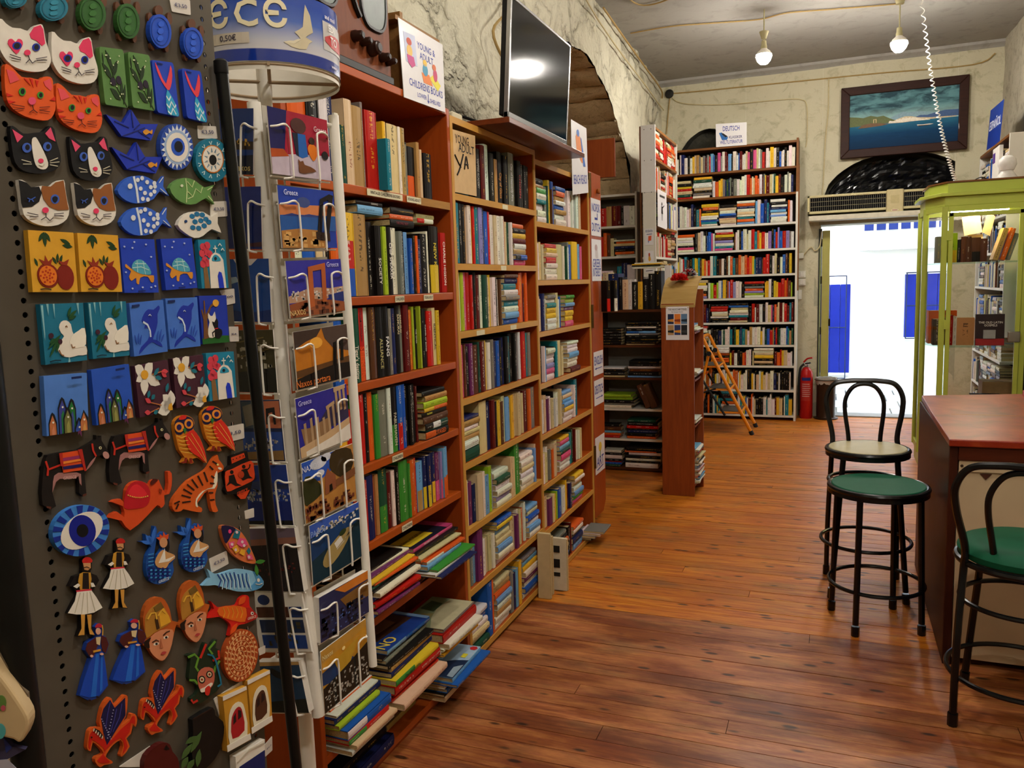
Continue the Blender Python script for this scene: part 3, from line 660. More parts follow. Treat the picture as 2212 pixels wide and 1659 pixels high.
TITLES.update(seek=[('SEEKER',.04,.5,'#e2501a',.75),('WILLIAM NICHOLSON',.55,.97,'#2a1010',.4)],higs=[('CHARLIE HIGSON',.12,.85,'#f0e9d8',.55)],ident=[('IDENTICAL',.08,.92,'#2a1c10',.8)],alli=[('ALLIANCE',.12,.55,'#b0a96a',.6)],fang=[('FANG',.25,.6,'#e8e6e0',.75)],chip=[('CHIP SPEAKER',.1,.9,'#ece9e0',.7)],giver=[('THE GIVER',.3,.8,'#d8d4c4',.5)],tiger=[("Tiger's destiny",.05,.5,'#dcd6c2',.55)],sam=[('SAMURAI',.5,.95,'#d8c9a0',.6)],saba=[('SABOTAGED',.2,.85,'#d8601a',.8)],only=[('THE ONLY BOY',.2,.75,'#7a2430',.5)],dead=[('DEADFACE',.4,.95,'#d8d4c8',.6)],fable=[('FABLEHAVEN',.1,.6,'#c9c2a8',.6)],palermo=[('PALERMO',.1,.5,'#d8d84a',.6)],newk=[('NEW KID',.3,.75,'#d8c22a',.4)],bones=[('TUNNEL OF BONES',.2,.8,'#d8d4c4',.6)],cath=[('CATHERINE FISHER',.1,.6,'#d8d4c4',.5)],geog=[('SOCIETY',.1,.6,'#d8d4c4',.6)],duck=[('The Ugly Duckling',.12,.6,'#1a1712',.7)],sto=[('THE STORY OF SCOTLAND',.05,.8,'#f0e4e0',.6)],glass=[('City of Glass',.1,.6,'#c98a3a',.6)],heav=[('City of Heavenly Fire',.08,.8,'#c9c9c9',.5)],chos=[('CHOSEN',.2,.7,'#b03a30',.6)],vamp=[('VAMPIRE ACADEMY',.2,.8,'#a09a90',.5)],class_=[("Children's Classic Tales",.1,.9,'#c9d0a8',.4)],frut=[('Children Classics',.1,.9,'#3a3a3a',.5)],darren=[('DARREN SHAN',.2,.8,'#d8d4c4',.5)])
AX,NO=(0,1,0),(1,0,0)
def orow(i,spec,y0,y1,z,maxh):
    row(spec,y0,y1,z,FX-.012,AX,NO,maxh,.24,ordw(i)+' orange shelf','yellow bookcase','books in the orange bookcase',nst=3 if i==1 else 5)
orow(1,'o60h24 k40h26 w30h28 B30h29 w15h20 G20h17p8 c30h25 u45h24 e10h26 r50h24 t20h16p30 y15h22 k8h21 c50h22 w12h22 u20h22 e12h17 k12h18 ko40h17 u15h19 p9h16 c12h17 k40h16p4',1.83,2.645,1.866,.31)
orow(2,'w30 b40 c30 k20 o30 yrb52h25p8 u48h25 k28h23 k24h22#geog b10h22 l16h22 k18h22#chip w32h22 e16h21 k15h21 s22h21 b14h19 k12h20 o11h20 B20h19 k30h21 w8h22 ky48h24p4#newk m12h22 r28h22p8#higs',1.815,2.735,1.532,.30)
orow(3,'w30 r40 k30 b30 o30 G30h24#tiger ro26h24#seek w18h23 n24h24 k28h24#alli k22h23#fang e14h22 B16h22 k18h23#sam e16h23#sam R24h23 o22h21 l8h22 k14h21#giver l6h22 m10h21 k12h21 k12h21#bones r28h20 c16h21#ident y17h20',1.815,2.655,1.267,.236)
orow(4,'g30 k40 c30 y30 r30 g8h22 r20h22 k16h22 o18h22 g18h21 e32h22 w14h22 kg24h22#fable br22h22 b14h22 k18h21 k15h21 k18h21 R8h20',1.815,2.475,1.007,.231)
orow(5,'w30 k40 c30 b30 r30 r10h20 B24h21 o12h20 u11h20 Gg30h21 R18h19 w12h19 k14h20 g36h21p10 g9h19 o20h20 r10h20 su26h18 By16h19 By16h19 By16h19 By16h19 mp10h18 mp10h18 vp9h18 so10h19 o9h19 so9h19',1.815,2.69,.757,.221)
GO='books in the orange bookcase'
pile('ko30#saba Gwk28 n26 k16#palermo oy14 l24 u20 k18',2.485,.2,1.006,FX-.005,AX,NO,.16,'on the fourth orange shelf',GO,stag=.006,rot=.02)
pile('s26 k14#dead',2.14,.16,1.787,FX-.02,AX,NO,.16,'lying above the three-colour spine',GO,rot=.01)
pile('k24#only o16 k24',2.345,.17,1.758,FX-.02,AX,NO,.15,'lying above the second orange shelf',GO,rot=.01)
pile('wr16 c16',2.545,.14,1.782,FX-.02,AX,NO,.15,'lying above the last red spine',GO,rot=.01)
# picture books lying on the low shelves
pile('R14 c10 k10 B9 w10 g8 s16 ow10 o9 c8 w9 k10 p16#sto',2.37,.33,.506,FX,AX,NO,.27,'on far sixth orange shelf',GO,prot=[0,0,.02,.09,.085,.07,.05,.03,.03,.02,.0,.0,.0],rot=.05)
coverart([([(.0,.0),(1,.0),(1,1),(0,1)],'#1a1c2c'),([(.05,.1),(.6,.1),(.6,.5),(.05,.5)],'#d8b82a'),([(.2,.6),(.8,.6),(.9,.9),(.3,.95)],'#4a2a1c'),([(.85,.0),(1,.0),(1,1),(.85,1)],'#b03a6a'),('t',('The Story of SCOTLAND',.32,.3,.02,'#1a1a1a'))])
pile('n14 k13 b9 m12 R9 r18 B14 w16 k9 G9 o9 y9 m10 w8 k7',2.03,.3,.506,FX,AX,NO,.25,'on sixth orange shelf near postcard rack',GO,prot=[0,.02,.04,.04,.02,.05,.03,.05,.04,.04,.04,.03,.02,0,0],rot=.05)
coverart([([(.0,.0),(1,.0),(1,1),(0,1)],'#14110f'),([(.2,.2),(.6,.2),(.6,.3),(.2,.3)],'#4a463e')])
pile('s8 y10 w12 w10 w20 r34 e14',2.45,.3,.206,FX,AX,NO,.25,'under the red book, seventh orange shelf',GO,prot=[.04,.06,.05,.06,.08,.05,.05],rot=.05)
coverart([([(.0,.0),(1,.0),(1,1),(0,1)],'#7d8a6a'),([(.0,.0),(.99,.0),(.99,.55),(.6,.6),(.3,.5),(.0,.3)],'#b4ad8a'),([(.5,.6),(.8,.6),(.85,.9),(.55,.95)],'#2f4a30'),([(.2,.5),(.45,.55),(.4,.8),(.25,.75)],'#8a8050')])
pile('c22 r10 n14 r30 yg20#duck B18 u18 k14 e12 k10 bs16',2.09,.32,.206,FX,AX,NO,.25,'with the duckling, seventh orange shelf',GO,prot=[.09,.06,.05,.07,.06,.05,.04,.04,.03,.02,.02],rot=.04)
coverart([([(.0,.0),(1,.0),(1,1),(0,1)],'#1a3a86'),([(.15,.3),(.9,.25),(.9,.95),(.2,.95)],'#3a2418'),([(.3,.45),(.7,.4),(.75,.7),(.35,.8)],'#6a4a34'),([(.93,.0),(1,.0),(1,1),(.93,1)],'#7aa0cc'),('t',('NO',.16,.14,.06,'#d8c04a'))])
pile('w16 c14 rg16 bw30 l16 B18 w8 o6',1.815,.25,.206,FX,AX,NO,.25,'of toddler books on seventh orange shelf',GO,prot=[.08,.08,.06,.07,.04,.03,.02,0],rot=.03)
coverart([([(.0,.0),(1,.0),(1,1),(0,1)],'#e0ddd2'),([(.05,.05),(.95,.05),(.95,.2),(.05,.2)],'#c87a3a')])
pile('c22 k10 b18 w14 b12 s20',2.44,.3,.046,FX,AX,NO,.26,'with the jellyfish on bottom orange shelf',GO,prot=[.05,.06,.06,.06,.1,.09],rot=.04)
coverart([([(.0,.0),(1,.0),(1,1),(0,1)],'#9fb9cf'),([(.0,.0),(.55,.0),(.5,.25),(.35,.6),(.2,1),(.0,1)],'#1c2c48'),([(.02,.02),(.4,.02),(.3,.16),(.04,.14)],'#8fa0ac'),([(.22,.4),(.3,.34),(.38,.4),(.38,.52),(.28,.58),(.22,.5)],'#c8243c'),([(.86,.05),(.92,.02),(.97,.06),(.97,.14),(.92,.18),(.86,.14)],'#b82028'),([(.6,.1),(.72,.1),(.72,.2),(.6,.2)],'#d8cc3a'),('t',('SWIM WITH',.78,.5,.026,'#1c2c5a',1)),('t',('JELLYFISH',.66,.5,.026,'#1c2c5a',1))])
pile('u20 n12 c14 k10 n12 R10 t9 k10',2.19,.22,.046,FX-.05,AX,NO,.17,'of worn paperbacks on bottom orange shelf',GO,rot=.03)
pile('B40 k28',1.83,.33,.046,FX-.01,AX,NO,.25,'on bottom orange shelf near postcard rack',GO,prot=[.03,0],rot=.02)
# front-cover pictures on the two top books that face up
# 2 the yellow pair
yc=thing('bookcase','twin-bay bookcase with yellow pine edges between orange bookcase and hinged panel','bookcase',(FX-.14,3.71,0))
YA0,YA1,YB0,YB1=2.788,3.70,3.70,4.625
for y in (YA0,3.69,4.603):
    p=mk('side_panel',bx((FX-.285,y+.001,0),(FX-.006,y+.021,2.19 if y<4 else 2.15)),M_or,yc); mk('edge_strip',bx((FX-.006,y,.0),(FX,y+.022,2.19 if y<4 else 2.15)),M_pinez,p)
mk('back_panel',bx((FX-.295,YA0,.05),(FX-.285,YB1,2.15)),M_in,yc)
YSH=[2.19,1.905,1.64,1.375,1.11,.85,.58,.325,.045]; YSR=[2.15,1.855,1.57,1.315,1.055,.795,.535,.295,.03]
for a,b,S in ((YA0+.022,3.69,YSH),(3.712,4.603,YSR)):
    for i,z in enumerate(S):
        s=mk('shelf',bx((FX-.284,a+.001,z-.024),(FX-.006,b-.001,z)),M_orx if a>3.5 or i%3 else M_pine,yc); mk('edge_strip',bx((FX-.006,a,z-.025),(FX,b,z)),M_pine,s)
slabel(yc,3.28,3.34,1.905,''); slabel(yc,3.24,3.3,1.64,''); slabel(yc,2.96,3.04,1.375,''); slabel(yc,3.33,3.4,1.375,'')
YO='books in the yellow-edged bookcase'
def yrow(i,spec,y0,y1,z,maxh,ind=True):
    row(spec,y0,y1,z,FX-.01,AX,NO,maxh,.22,*( (ordw(i)+' left-bay yellow-edged shelf','orange bookcase',YO) if ind else (None,None,None)),hd=.86,fromend=False)
def ypile(i,c,y0,L,z,ind=True,**k): return pile(c,y0,L,z,FX-.006,AX,NO,.16,('on the %s left-bay yellow-edged shelf'%ordw(i)) if ind else None,YO if ind else None,rot=.025,**k)
yrow(1,'k30h20#vamp R22h22 w24h23 k24h20 u16h18 o10h18 k30h22#glass k26h21 e34h23#heav k26h21 k24h21#chos k20h20 k20h20 k20h20',3.03,3.665,1.907,.255)
yrow(2,'t24h24 k20h24 k22h24 u20h24 w22h24 y14h24 r16h23 t22h23 v26h23 B20h23 b34h22 r16h22 w24h21 c22h21 w24h21 w18h21 o26h20 c18h19 G16h19 w14h19',2.815,3.42,1.642,.238)
ypile(2,'p24 bk24 u26 w24 R24 y24 k22 o20',3.43,.16,1.642)
yrow(3,'w30h24 l16h23 p18h23 r26h23 r16h22 k18h23 R22h22 w16h22 G30h22 c20h21 y18h22 w24h21 k14h21 w14h20 n16h20 w14h20',2.815,3.29,1.377,.238)
ypile(3,'b26 s28 w26 t26 e22 w26 t28 B24 n16',3.295,.17,1.377)
yrow(3,'o20h22 y6h22 o30h23 R20h18 o20h23',3.47,3.6,1.377,.238)
yrow(4,'c12h21 p20h21 n10h21 k22h20 m22h21 n34h20 G14h21 R30h21 y20h21 w22h20 e20h21 B22h20 b24h20 k26h20 B18h21 k24h21 t14h21 k30h22 k20h22 e28h22 w14h22 o16h22 r36h22 t14h21 e26h21',2.815,3.62,1.112,.238)
ypile(5,'G52#class_ w34 u20 c18 w20 u22 B14',2.812,.165,.852,False)
yrow(5,'c50h22 B34h21 R24h21 k12h20 y24h20 n22h19 c22h21 s30h20 s16h19 y22h20 c26h20 c24h20 w22h20 c14h19 R36h20 o22h20 c14h19 e30h20',2.985,3.655,.852,.232,False)
# further bays join the uncounted rest
yrow(6,'y10 w14 m22 B18 c30 w14 s26 l16 v14',2.815,3.12,.582,.242,False); ypile(6,'w26 v24 w26 w26 G26 w26',3.125,.17,.582,False); yrow(6,'c20 c20 g40h24',3.3,3.42,.582,.242,False); ypile(6,'w28 w28 w28 c26 w30 w26',3.425,.18,.582,False); yrow(6,'s14 c12',3.615,3.66,.582,.242,False)
yrow(7,'c24 e16 s20 m34h22 w26 c20 c22 w16',2.815,3.1,.327,.226,False); ypile(7,'w28 w28 s28 c26 c26 s24 y18 b20',3.11,.18,.327,False); yrow(7,'c34 m24 w14 c20 o20 w18',3.3,3.49,.327,.226,False); ypile(7,'w28 s28 w26 b24 c22 s20',3.5,.16,.327,False)
ypile(8,'G28 w26 c26 w26 b30 w24',2.815,.17,.047,False,lens=[.17]*6); yrow(8,'b50h24 o20h24',2.99,3.06,.047,.252,False); ypile(8,'w28 w26 u28 w28 s26 o26 u26 c26',3.07,.18,.047,False); yrow(8,'e26 B22 s22 y24 k16',3.26,3.42,.047,.252,False); ypile(8,'w26 b28 w28 m24 w26 y26 s24 e20',3.43,.2,.047,False)
WP='wwwccccuueesygbprtRkvn'
def rbay(spec_list,z,mh):
    for kind,s,y0,y1 in spec_list:
        if kind=='r': row(s,y0,y1,z,FX-.01,AX,NO,mh,.2,hd=.84)
        else: pile(s,y0,y1-y0,z,FX-.006,AX,NO,.15,rot=.02)
rb=[[('r','B20h26',3.715,3.735),('p','w w w t w g u k'.replace(' ',' '),3.74,3.87),('r','e24 G16 y22 n8 b26',3.875,4.03),('p','w32 w26 u24 b24 w22 u24 o26 b22',4.035,4.2),('r','w26 w20 w18 B10 w24 w14 c20',4.25,4.5)],
 [('r','n12 c20 w14 c22 c24 c20',3.715,3.86),('p','w30 w30 w26 r30 c22 y24 r22',3.87,4.05),('r','c44 w14 G12 w12 e14 b24 y50h21 s24 p20',4.07,4.52)],
 [('r','w24 c20 B24 w10',3.715,3.84),('p','w30 w28 y26 y28 t24 w22 e20',3.85,4.0),('r','c26 w16 b14',4.01,4.1),('p','p30 y28 y28 m22 s20 l24 g18',4.16,4.32)],
 [('r','g30h22 k30h20 w10 s18',3.715,3.83),('p','w32 p28 v26 w26 w26 w24',3.84,3.97),('r','k12 t18 c30 r8 c22',3.98,4.13),('p','R30 w28 w24 s28 w24 w20 w16',4.2,4.4)],
 [('r','c22 w16 c18 c14 m18 w22 c20 k10 w20 w22 c18',3.715,4.06),('p','w30 w28 y24 s24 s22 c20 s20',4.08,4.25),('r','w18 t40h21',4.28,4.37)],
 [('r','r12 w16 c20 w14 e16 o18 c22 c24',3.715,4.0),('p','w30 w28 p34 G22 s26 p24 y18',4.02,4.2),('r','t20 G18 R14 y16 w18 w20 c22',4.22,4.42)],
 [('r','c24 c26 m28 c18 y16 l8 b26 w16 w18 w16 y14 R10 B18',3.715,4.2),('p','p24 g20 s26 w28 c26 w20 y24',4.24,4.42)],
 [('p','k20 w26 s20 e26 k22 n20',3.72,3.9),('p','w26 b18 w24 c26 o26 k20 e24',3.92,4.12),('r','k30 R12',4.13,4.19),('p','s40 B34 e26 w24 o20',4.2,4.4)]]
for L,z0,z1 in zip(rb,YSR[1:],YSR): rbay(L,z0+.002,z1-z0-.03)

# cream books standing on the floor before the divider, and a pile jutting from the last low shelf
for i,(y,x,h,lab) in enumerate(((3.575,.062,.33,'tall cream book on the floor before the yellow-edged divider, thickest one'),(3.63,.05,.3,'cream book on the floor leaning beside the thickest cream one'),(3.70,.1,.27,'cream book with black print standing on floor at the low right bay'))):
    o=mk('book',obx(V3((FX+.006+.004*i,y,.002)),V3((x,0,0)),V3((0,.022,0)),V3((.0,.006,h))),mat('#c4ad80' if i<2 else '#cbbfa4',.6),label=lab,cat='book',group='cream books on the floor')
    mk('pages',obx(V3((FX+.008+.004*i,y+.003,.003)),V3((x+.0015,0,0)),V3((0,.016,0)),V3((.0,.006,h-.004))),M_pages,o)
    if i==2:
        for z0,z1 in ((.2,.235),(.12,.165),(.075,.095)): mk('cover_print',obx(V3((FX+.03,y-.0004,z0)),V3((.05,0,0)),V3((0,.0006,0)),V3((0,.0008,z1-z0))),mat('#1a1612',.6),o)
pile('k16 e16 w12 e14',4.405,.19,.032,FX,AX,NO,.2,prot=[.04,.07,.1,.12])
# ================================================================ OTHER CASES AND THINGS IN THE SHOP
def sign(name,label,quad,th,m,back=None):
    """quad TL,TR,BR,BL world points; returns object and uv->point"""
    q=[V3(p) for p in quad]; n=(q[1]-q[0]).cross(q[3]-q[0]).normalized()
    if n.dot(CAMP-q[0])<0: n=-n
    o=mk(name,prism(q,n*th),m,label=label,cat='sign'); f=[p+n*th for p in q]
    def P(u,v,l=0): return (f[0].lerp(f[1],u)).lerp(f[3].lerp(f[2],u),v)+n*l
    return o,P
def swrite(o,P,s,u,v,size,col,fit=.9,part='lettering'):
    x=(P(1,v)-P(0,v)); y=(P(u,0)-P(u,1)); W_=x.length
    return text(part,s,P(u,v),x,y,size,inkm(col),o,fit=W_*fit)
def spoly(o,P,pts,col,part='picture',l=.0006):
    V=[P(a,b,l) for a,b in pts]; n=(P(0,0,.0004)-P(0,0)); return mk(part,prism(V,n),mat(col,.5,var=.08),o)
def ell2(cx,cy,rx,ry,n=18,a0=0): return [(cx+rx*math.cos(2*math.pi*i/n+a0),cy+ry*math.sin(2*math.pi*i/n+a0)) for i in range(n)]
M_paper=mat('#dcdadb',.35,var=.03); INK='#2a3a94'
# sign on the orange case
o,P=sign('card_sign','laminated sign with drawn reading children for young and adult books',[atx(859,38,FX-.02),atx(955,97,FX-.02),atx(961,243,FX+.004),atx(872,210,FX+.004)],.002,mat('#dcdadb',.15,var=.03))
swrite(o,P,'YOUNG &',.58,.22,.034,INK,.42); swrite(o,P,'ADULT',.58,.35,.034,INK,.32); swrite(o,P,'CHILDRENS BOOKS',.54,.77,.036,INK,.8); swrite(o,P,'LOWER',.42,.9,.022,INK,.22); swrite(o,P,'SHELVES',.74,.92,.022,INK,.3)
spoly(o,P,[(.56,.84),(.575,.84),(.575,.93),(.595,.93),(.567,.97),(.54,.93),(.56,.93)],INK,'arrow')
spoly(o,P,[(.08,.14),(.33,.12),(.35,.52),(.1,.52)],'#b9bfd6'); spoly(o,P,ell2(.19,.24,.055,.05),'#b5452c',l=.0012); spoly(o,P,ell2(.19,.36,.06,.08),'#d8b05a',l=.0012); spoly(o,P,[(.12,.42),(.27,.42),(.3,.52),(.22,.57),(.14,.52)],'#b8387a',l=.0016)
spoly(o,P,[(.44,.57),(.62,.56),(.7,.7),(.48,.7)],'#d8762c'); spoly(o,P,[(.62,.6),(.74,.52),(.9,.64),(.82,.74)],'#d8cc3c'); spoly(o,P,ell2(.53,.42,.045,.045),'#d8b03a',l=.0012); spoly(o,P,ell2(.53,.52,.06,.08),'#3f8fb0',l=.0012); spoly(o,P,ell2(.75,.42,.045,.045),'#c8622c',l=.0012); spoly(o,P,ell2(.77,.53,.05,.09),'#b83a62',l=.0012)
# plywood box standing behind that sign
mk('wooden_box',join(bx((FX-.27,2.55,2.212),(FX-.06,2.57,2.5)),bx((FX-.27,2.78,2.212),(FX-.06,2.80,2.45)),bx((FX-.27,2.55,2.212),(FX-.06,2.8,2.23)),bx((FX-.28,2.5,2.46),(FX-.05,2.83,2.475))),wood('#6b4a24','#a87c46','y',.5),label='plain plywood box on top of the bookcases behind the laminated sign',cat='box')
# vintage wooden television on the orange case
M_wal=wood('#4a200e','#8a4c28','z',.5)
vt=thing('vintage_television','old walnut cabinet television with two tubes and brown knobs on the orange bookcase','television',(FX-.15,2.05,2.21))
VX=FX-.012; vy0,vy1,vz0,vz1=1.72,2.395,2.225,2.72
mk('cabinet',bx((VX-.25,vy0,vz0),(VX,vy1,vz1)),M_wal,vt,bevel=.012)
mk('base_trim',bx((VX-.25,vy0,2.212),(VX+.006,vy1,vz0+.012)),mat('#15110e',.4),vt,bevel=.003)
def vscreen(cy,cz,ry,rz,nm):
    pts=[]
    for i in range(28):
        a=2*math.pi*i/28; c,s=math.cos(a),math.sin(a); pts.append(V3((VX+.001,cy+ry*math.copysign(abs(c)**.6,c),cz+rz*math.copysign(abs(s)**.75,s))))
    rim=mk('screen_rim',tube(pts,.008,6,closed=True),mat('#141210',.4),vt,smooth=True)
    mk(nm,prism(pts,(.004,0,0)),mat('#5f6863',.35,var=.15,scale=20,spec=.15),vt,smooth=False)
vscreen(2.29,2.47,.075,.11,'screen'); vscreen(2.02,2.47,.075,.11,'screen')
mk('trim_curve',tube(curve([(VX+.004,2.135,2.62),(VX+.006,2.15,2.5),(VX+.006,2.17,2.42),(VX+.004,2.205,2.375)],5),.009,6),mat('#120f0c',.4),vt,smooth=True)
for y,z,r in ((2.17,2.31,.017),(2.215,2.305,.014),(2.265,2.298,.025),(2.325,2.285,.015),(2.362,2.28,.013)):
    k=mk('knob',lathe([(r,0),(r,.012),(r*.82,.018),(r*.8,.03),(r*.6,.034)],(VX,y,z),16,(1,0,0)),mat('#2c150c',.3),vt,smooth=True); mk('knob_face',lathe([(r*.55,.0),(r*.5,.002)],(VX+.034,y,z),12,(1,0,0)),mat('#1a0d08',.4),k)
# television
tv=thing('flat_television','large flat black television with silver edge above the yellow-edged bookcase','television',(-1.29,3.53,2.215))
TX=-1.262; q=[atx(1095,2,TX),atx(1228,98,TX),atx(1225,308,TX),atx(1095,248,TX)]
ty0,ty1,tz0,tz1=3.17,3.965,2.243,2.72
mk('screen',bx((TX-.006,ty0+.012,tz0+.022),(TX-.002,ty1-.012,tz1-.012)),mat('#060608',.09,var=0,spec=.14),tv)
for a,b in (((ty0,tz0),(ty1,tz0+.022)),((ty0,tz1-.012),(ty1,tz1)),((ty0,tz0),(ty0+.012,tz1)),((ty1-.012,tz0),(ty1,tz1))):
    mk('bezel',bx((TX-.02,a[0],a[1]),(TX,b[0],b[1])),mat('#a9a9aa',.25,.8,var=.03),tv,bevel=.002)
mk('housing',join(bx((TX-.045,ty0+.005,tz0+.01),(TX-.012,ty1-.005,tz1-.005)),bx((TX-.075,ty0+.12,tz0+.04),(TX-.045,ty1-.12,tz1-.16))),mat('#0d0d0e',.5),tv,bevel=.006)
for y in (3.3,3.84): mk('foot',bx((TX-.07,y,2.216),(TX+.0,y+.03,2.245)),mat('#101011',.4),tv)
for ch in tv.children:
    if ch.name.split('.')[0]!='foot':
        for v in ch.data.vertices: v.co.x+=.07*(v.co.z-.03)
mk('shelf_board',bx((FX-.22,3.04,2.192),(-1.205,4.08,2.214)),wood('#4a200d','#7d3a18','y',.3),label='dark brown board carrying the flat television, jutting over the bookcase',cat='shelf board',bevel=.002)
wire('television_cable',[V3((FX-.15,3.0,2.2)),V3((FX-.12,3.05,2.235)),V3((FX-.1,3.1,2.25)),V3((FX-.06,3.2,2.24)),V3((FX-.05,3.3,2.26))],.006,mat('#0c0c0c',.5),'black cable lying beside the flat television')
mk('router_box',bx((FX-.1,2.88,2.191),(FX-.03,2.97,2.225)),mat('#c9c2a8',.5),label='small cream plastic box beside the television cable',cat='box',bevel=.006)
# YA card
o,P=sign('card_sign','tan card handwritten for young adults, standing on the top yellow-edged shelf',[V3((FX-.004,2.812,2.142)),V3((FX-.004,3.02,2.15)),V3((FX-.004,3.015,1.912)),V3((FX-.004,2.812,1.91))],.002,mat('#c9a878',.7))
swrite(o,P,'YOUNG',.4,.14,.045,'#15110f',.6); swrite(o,P,'ADULT',.58,.27,.045,'#15110f',.7)
for st in ([(.05,.4),(.2,.52),(.3,.58)],[(.42,.36),(.25,.6),(.12,.72)],[(.45,.6),(.52,.42),(.56,.4),(.62,.58)],[(.46,.52),(.62,.51)]):
    pt=[P(u,v,.001) for u,v in st]; mk('pen_stroke',tube(curve(pt,4),.0035,5),inkm('#15110f'),o)
pile('tp',2.83,.17,1.906,FX-.03,AX,NO,.14)
# beach reads sign
o,P=sign('card_sign','white sign with a sunbather drawing for beach reads, at the bookcase end',[V3((FX+.01,4.27,2.43)),V3((FX+.01,4.56,2.43)),V3((FX+.01,4.575,2.07)),V3((FX+.01,4.27,2.03))],.002,M_paper)
swrite(o,P,'BEACH READS',.5,.8,.07,INK,.85); spoly(o,P,[(.25,.2),(.4,.12),(.55,.2),(.75,.55),(.6,.55),(.3,.4)],'#d8803c'); spoly(o,P,[(.55,.18),(.62,.2),(.85,.6),(.7,.6)],'#3a6ab8',l=.001); spoly(o,P,ell2(.4,.14,.08,.05),'#3a6ab8',l=.0014)
pile('u40',4.3,.22,2.0,FX-.02,AX,NO,.16,rot=.2)
# hinged panel with signs
hp=thing('hinged_panel','tall narrow orange wooden panel hinged to the bookcase end and hung with signs','panel',(FX-.01,4.76,.1))
HY0,HY1=4.637,4.885
mk('board',prism([V3((FX-.02,HY0,.1)),V3((FX-.02,HY0,2.2)),V3((FX-.02,HY1,2.2)),V3((FX-.02,HY1,.16)),V3((FX-.02,HY1-.06,.1))],(.02,0,0)),M_or,hp,bevel=.002)
for z in (.42,1.28,2.05): mk('hinge',tube([(FX+.004,HY0-.004,z),(FX+.004,HY0-.004,z+.14)],.009,8),mat('#5a4520',.4,.8),hp)
mk('knob',lathe([(.012,0),(.018,.012),(.014,.02)],(FX,4.8,2.1),14,(1,0,0)),wood('#6a3a18','#a8622c','y'),hp)
def hsign(z0,z1,lab,lines,pic=None,arrow=0):
    o,P=sign('paper_sign',lab,[V3((FX+.001,4.655,z1)),V3((FX+.001,4.865,z1)),V3((FX+.001,4.865,z0)),V3((FX+.001,4.655,z0))],.0015,M_paper)
    for s,v,h in lines: swrite(o,P,s,.5,v,h,INK,.86)
    if pic: pic(o,P)
    if arrow:
        v=arrow; spoly(o,P,[(.15,v),(.85,v),(.85,v+.03),(.15,v+.03)],INK,'arrow'); e=.1 if lab.find('left')>=0 else .9; w=.25 if e<.5 else .75; spoly(o,P,[(e,v+.015),(w,v-.04),(w,v+.07)],INK,'arrow_head')
hsign(1.83,2.05,'small white sign naming Norwegian and Dutch books, highest on hinged panel',[('NORSK',.25,.07),('DUTCH',.78,.07)],lambda o,P:spoly(o,P,[(.35,.5),(.6,.5),(.6,.38),(.66,.38),(.66,.56),(.35,.56)],INK))
hsign(1.56,1.81,'white sign with a sketched figure for Greek interest books',[('GREEK',.58,.07),('INTEREST',.8,.07)],lambda o,P:(spoly(o,P,ell2(.45,.2,.14,.08),'#b8a0a0'),spoly(o,P,[(.35,.28),(.6,.25),(.65,.45),(.4,.45)],'#c9c2c2')))
hsign(.985,1.13,'white sign for English books with its arrow pointing left',[('ENGLISH',.4,.075)],None,.7)
hsign(.80,.955,'white sign for German books with its arrow pointing right',[('DEUTSCH',.4,.075)],None,.7)
hsign(.37,.60,'white sign with a yellow flower for art books, lowest on hinged panel',[('ART',.7,.085)],lambda o,P:(spoly(o,P,ell2(.5,.3,.16,.13),'#d8b83a'),spoly(o,P,[(.48,.4),(.54,.4),(.54,.58),(.48,.58)],'#4a7a3a'),spoly(o,P,[(.15,.88),(.8,.83),(.8,.86),(.15,.91)],INK,'arrow')))
# black dvd-like books clipped on the panel
for i,(y,lab) in enumerate(((4.80,'black paperback with red cover print clipped to hinged panel, against the board'),(4.86,'black paperback with pale cover print clipped to hinged panel, outermost'))):
    book(V3((FX+.055+.03*i,y,1.37)),V3((0,1,0)).lerp(V3((1,0,0)),.25).normalized(),V3((0,0,1)),V3((1,-.3,0)).normalized(),.04,.19,.045,'kr' if i==0 else 'kw',lab,None)
# wooden board above
mk('cupboard_end',bx((-1.64,5.58,2.28),(-1.43,5.6,2.545)),wood('#6a2a0e','#93481c','z',.4),label='square brown wooden cupboard end sticking out before the stone arch',cat='board',bevel=.003)
# ---------------------------------------------------------------- alcove bookcase
M_whs=mat('#d3d0c4',.5,var=.06,scale=8)
def case_y(name,label,x0,x1,yf,dep,zt,shelves,m,mback,sides=.02,sh=.02):
    c=thing(name,label,'bookcase',((x0+x1)/2,yf+dep/2,0))
    for a in (x0,x1-sides): mk('side_panel',bx((a,yf,0),(a+sides,yf+dep,zt)),m,c,bevel=.002)
    mk('back_panel',bx((x0,yf+dep-.01,.02),(x1,yf+dep,zt-.01)),mback,c)
    for z in shelves: mk('shelf',bx((x0+sides,yf+.002,z-sh),(x1-sides,yf+dep-.01,z)),m,c)
    return c
ABX,BO=(1,0,0),(0,-1,0)
ASH=[2.36,2.07,1.79,1.52,1.25,.98,.7,.42,.12]
case_y('bookcase','white bookcase standing inside the stone arch',-2.4,-1.70,7.42,.26,2.375,ASH,M_whs,mat('#5a5348',.8))
def brow(spec,x0,x1,z,yf,mh,dep=.2): row(spec,x0,x1,z,-yf,ABX,BO,mh,dep)
def bpile(c,x0,L,z,yf,**k): pile(c,x0,L,z,-yf,ABX,BO,.16,rot=.02,**k)
brow('k30 R20 n26 R16 k30 r26 u20 R22 R14 k12 w22 w20',-2.36,-1.725,2.072,7.43,.25); brow('w20 r26 o20 n20 c20',-2.1,-1.93,1.792,7.43,.25); bpile('w14 o24 k28 B24 c24 o20 w14',-1.925,.2,1.792,7.43)
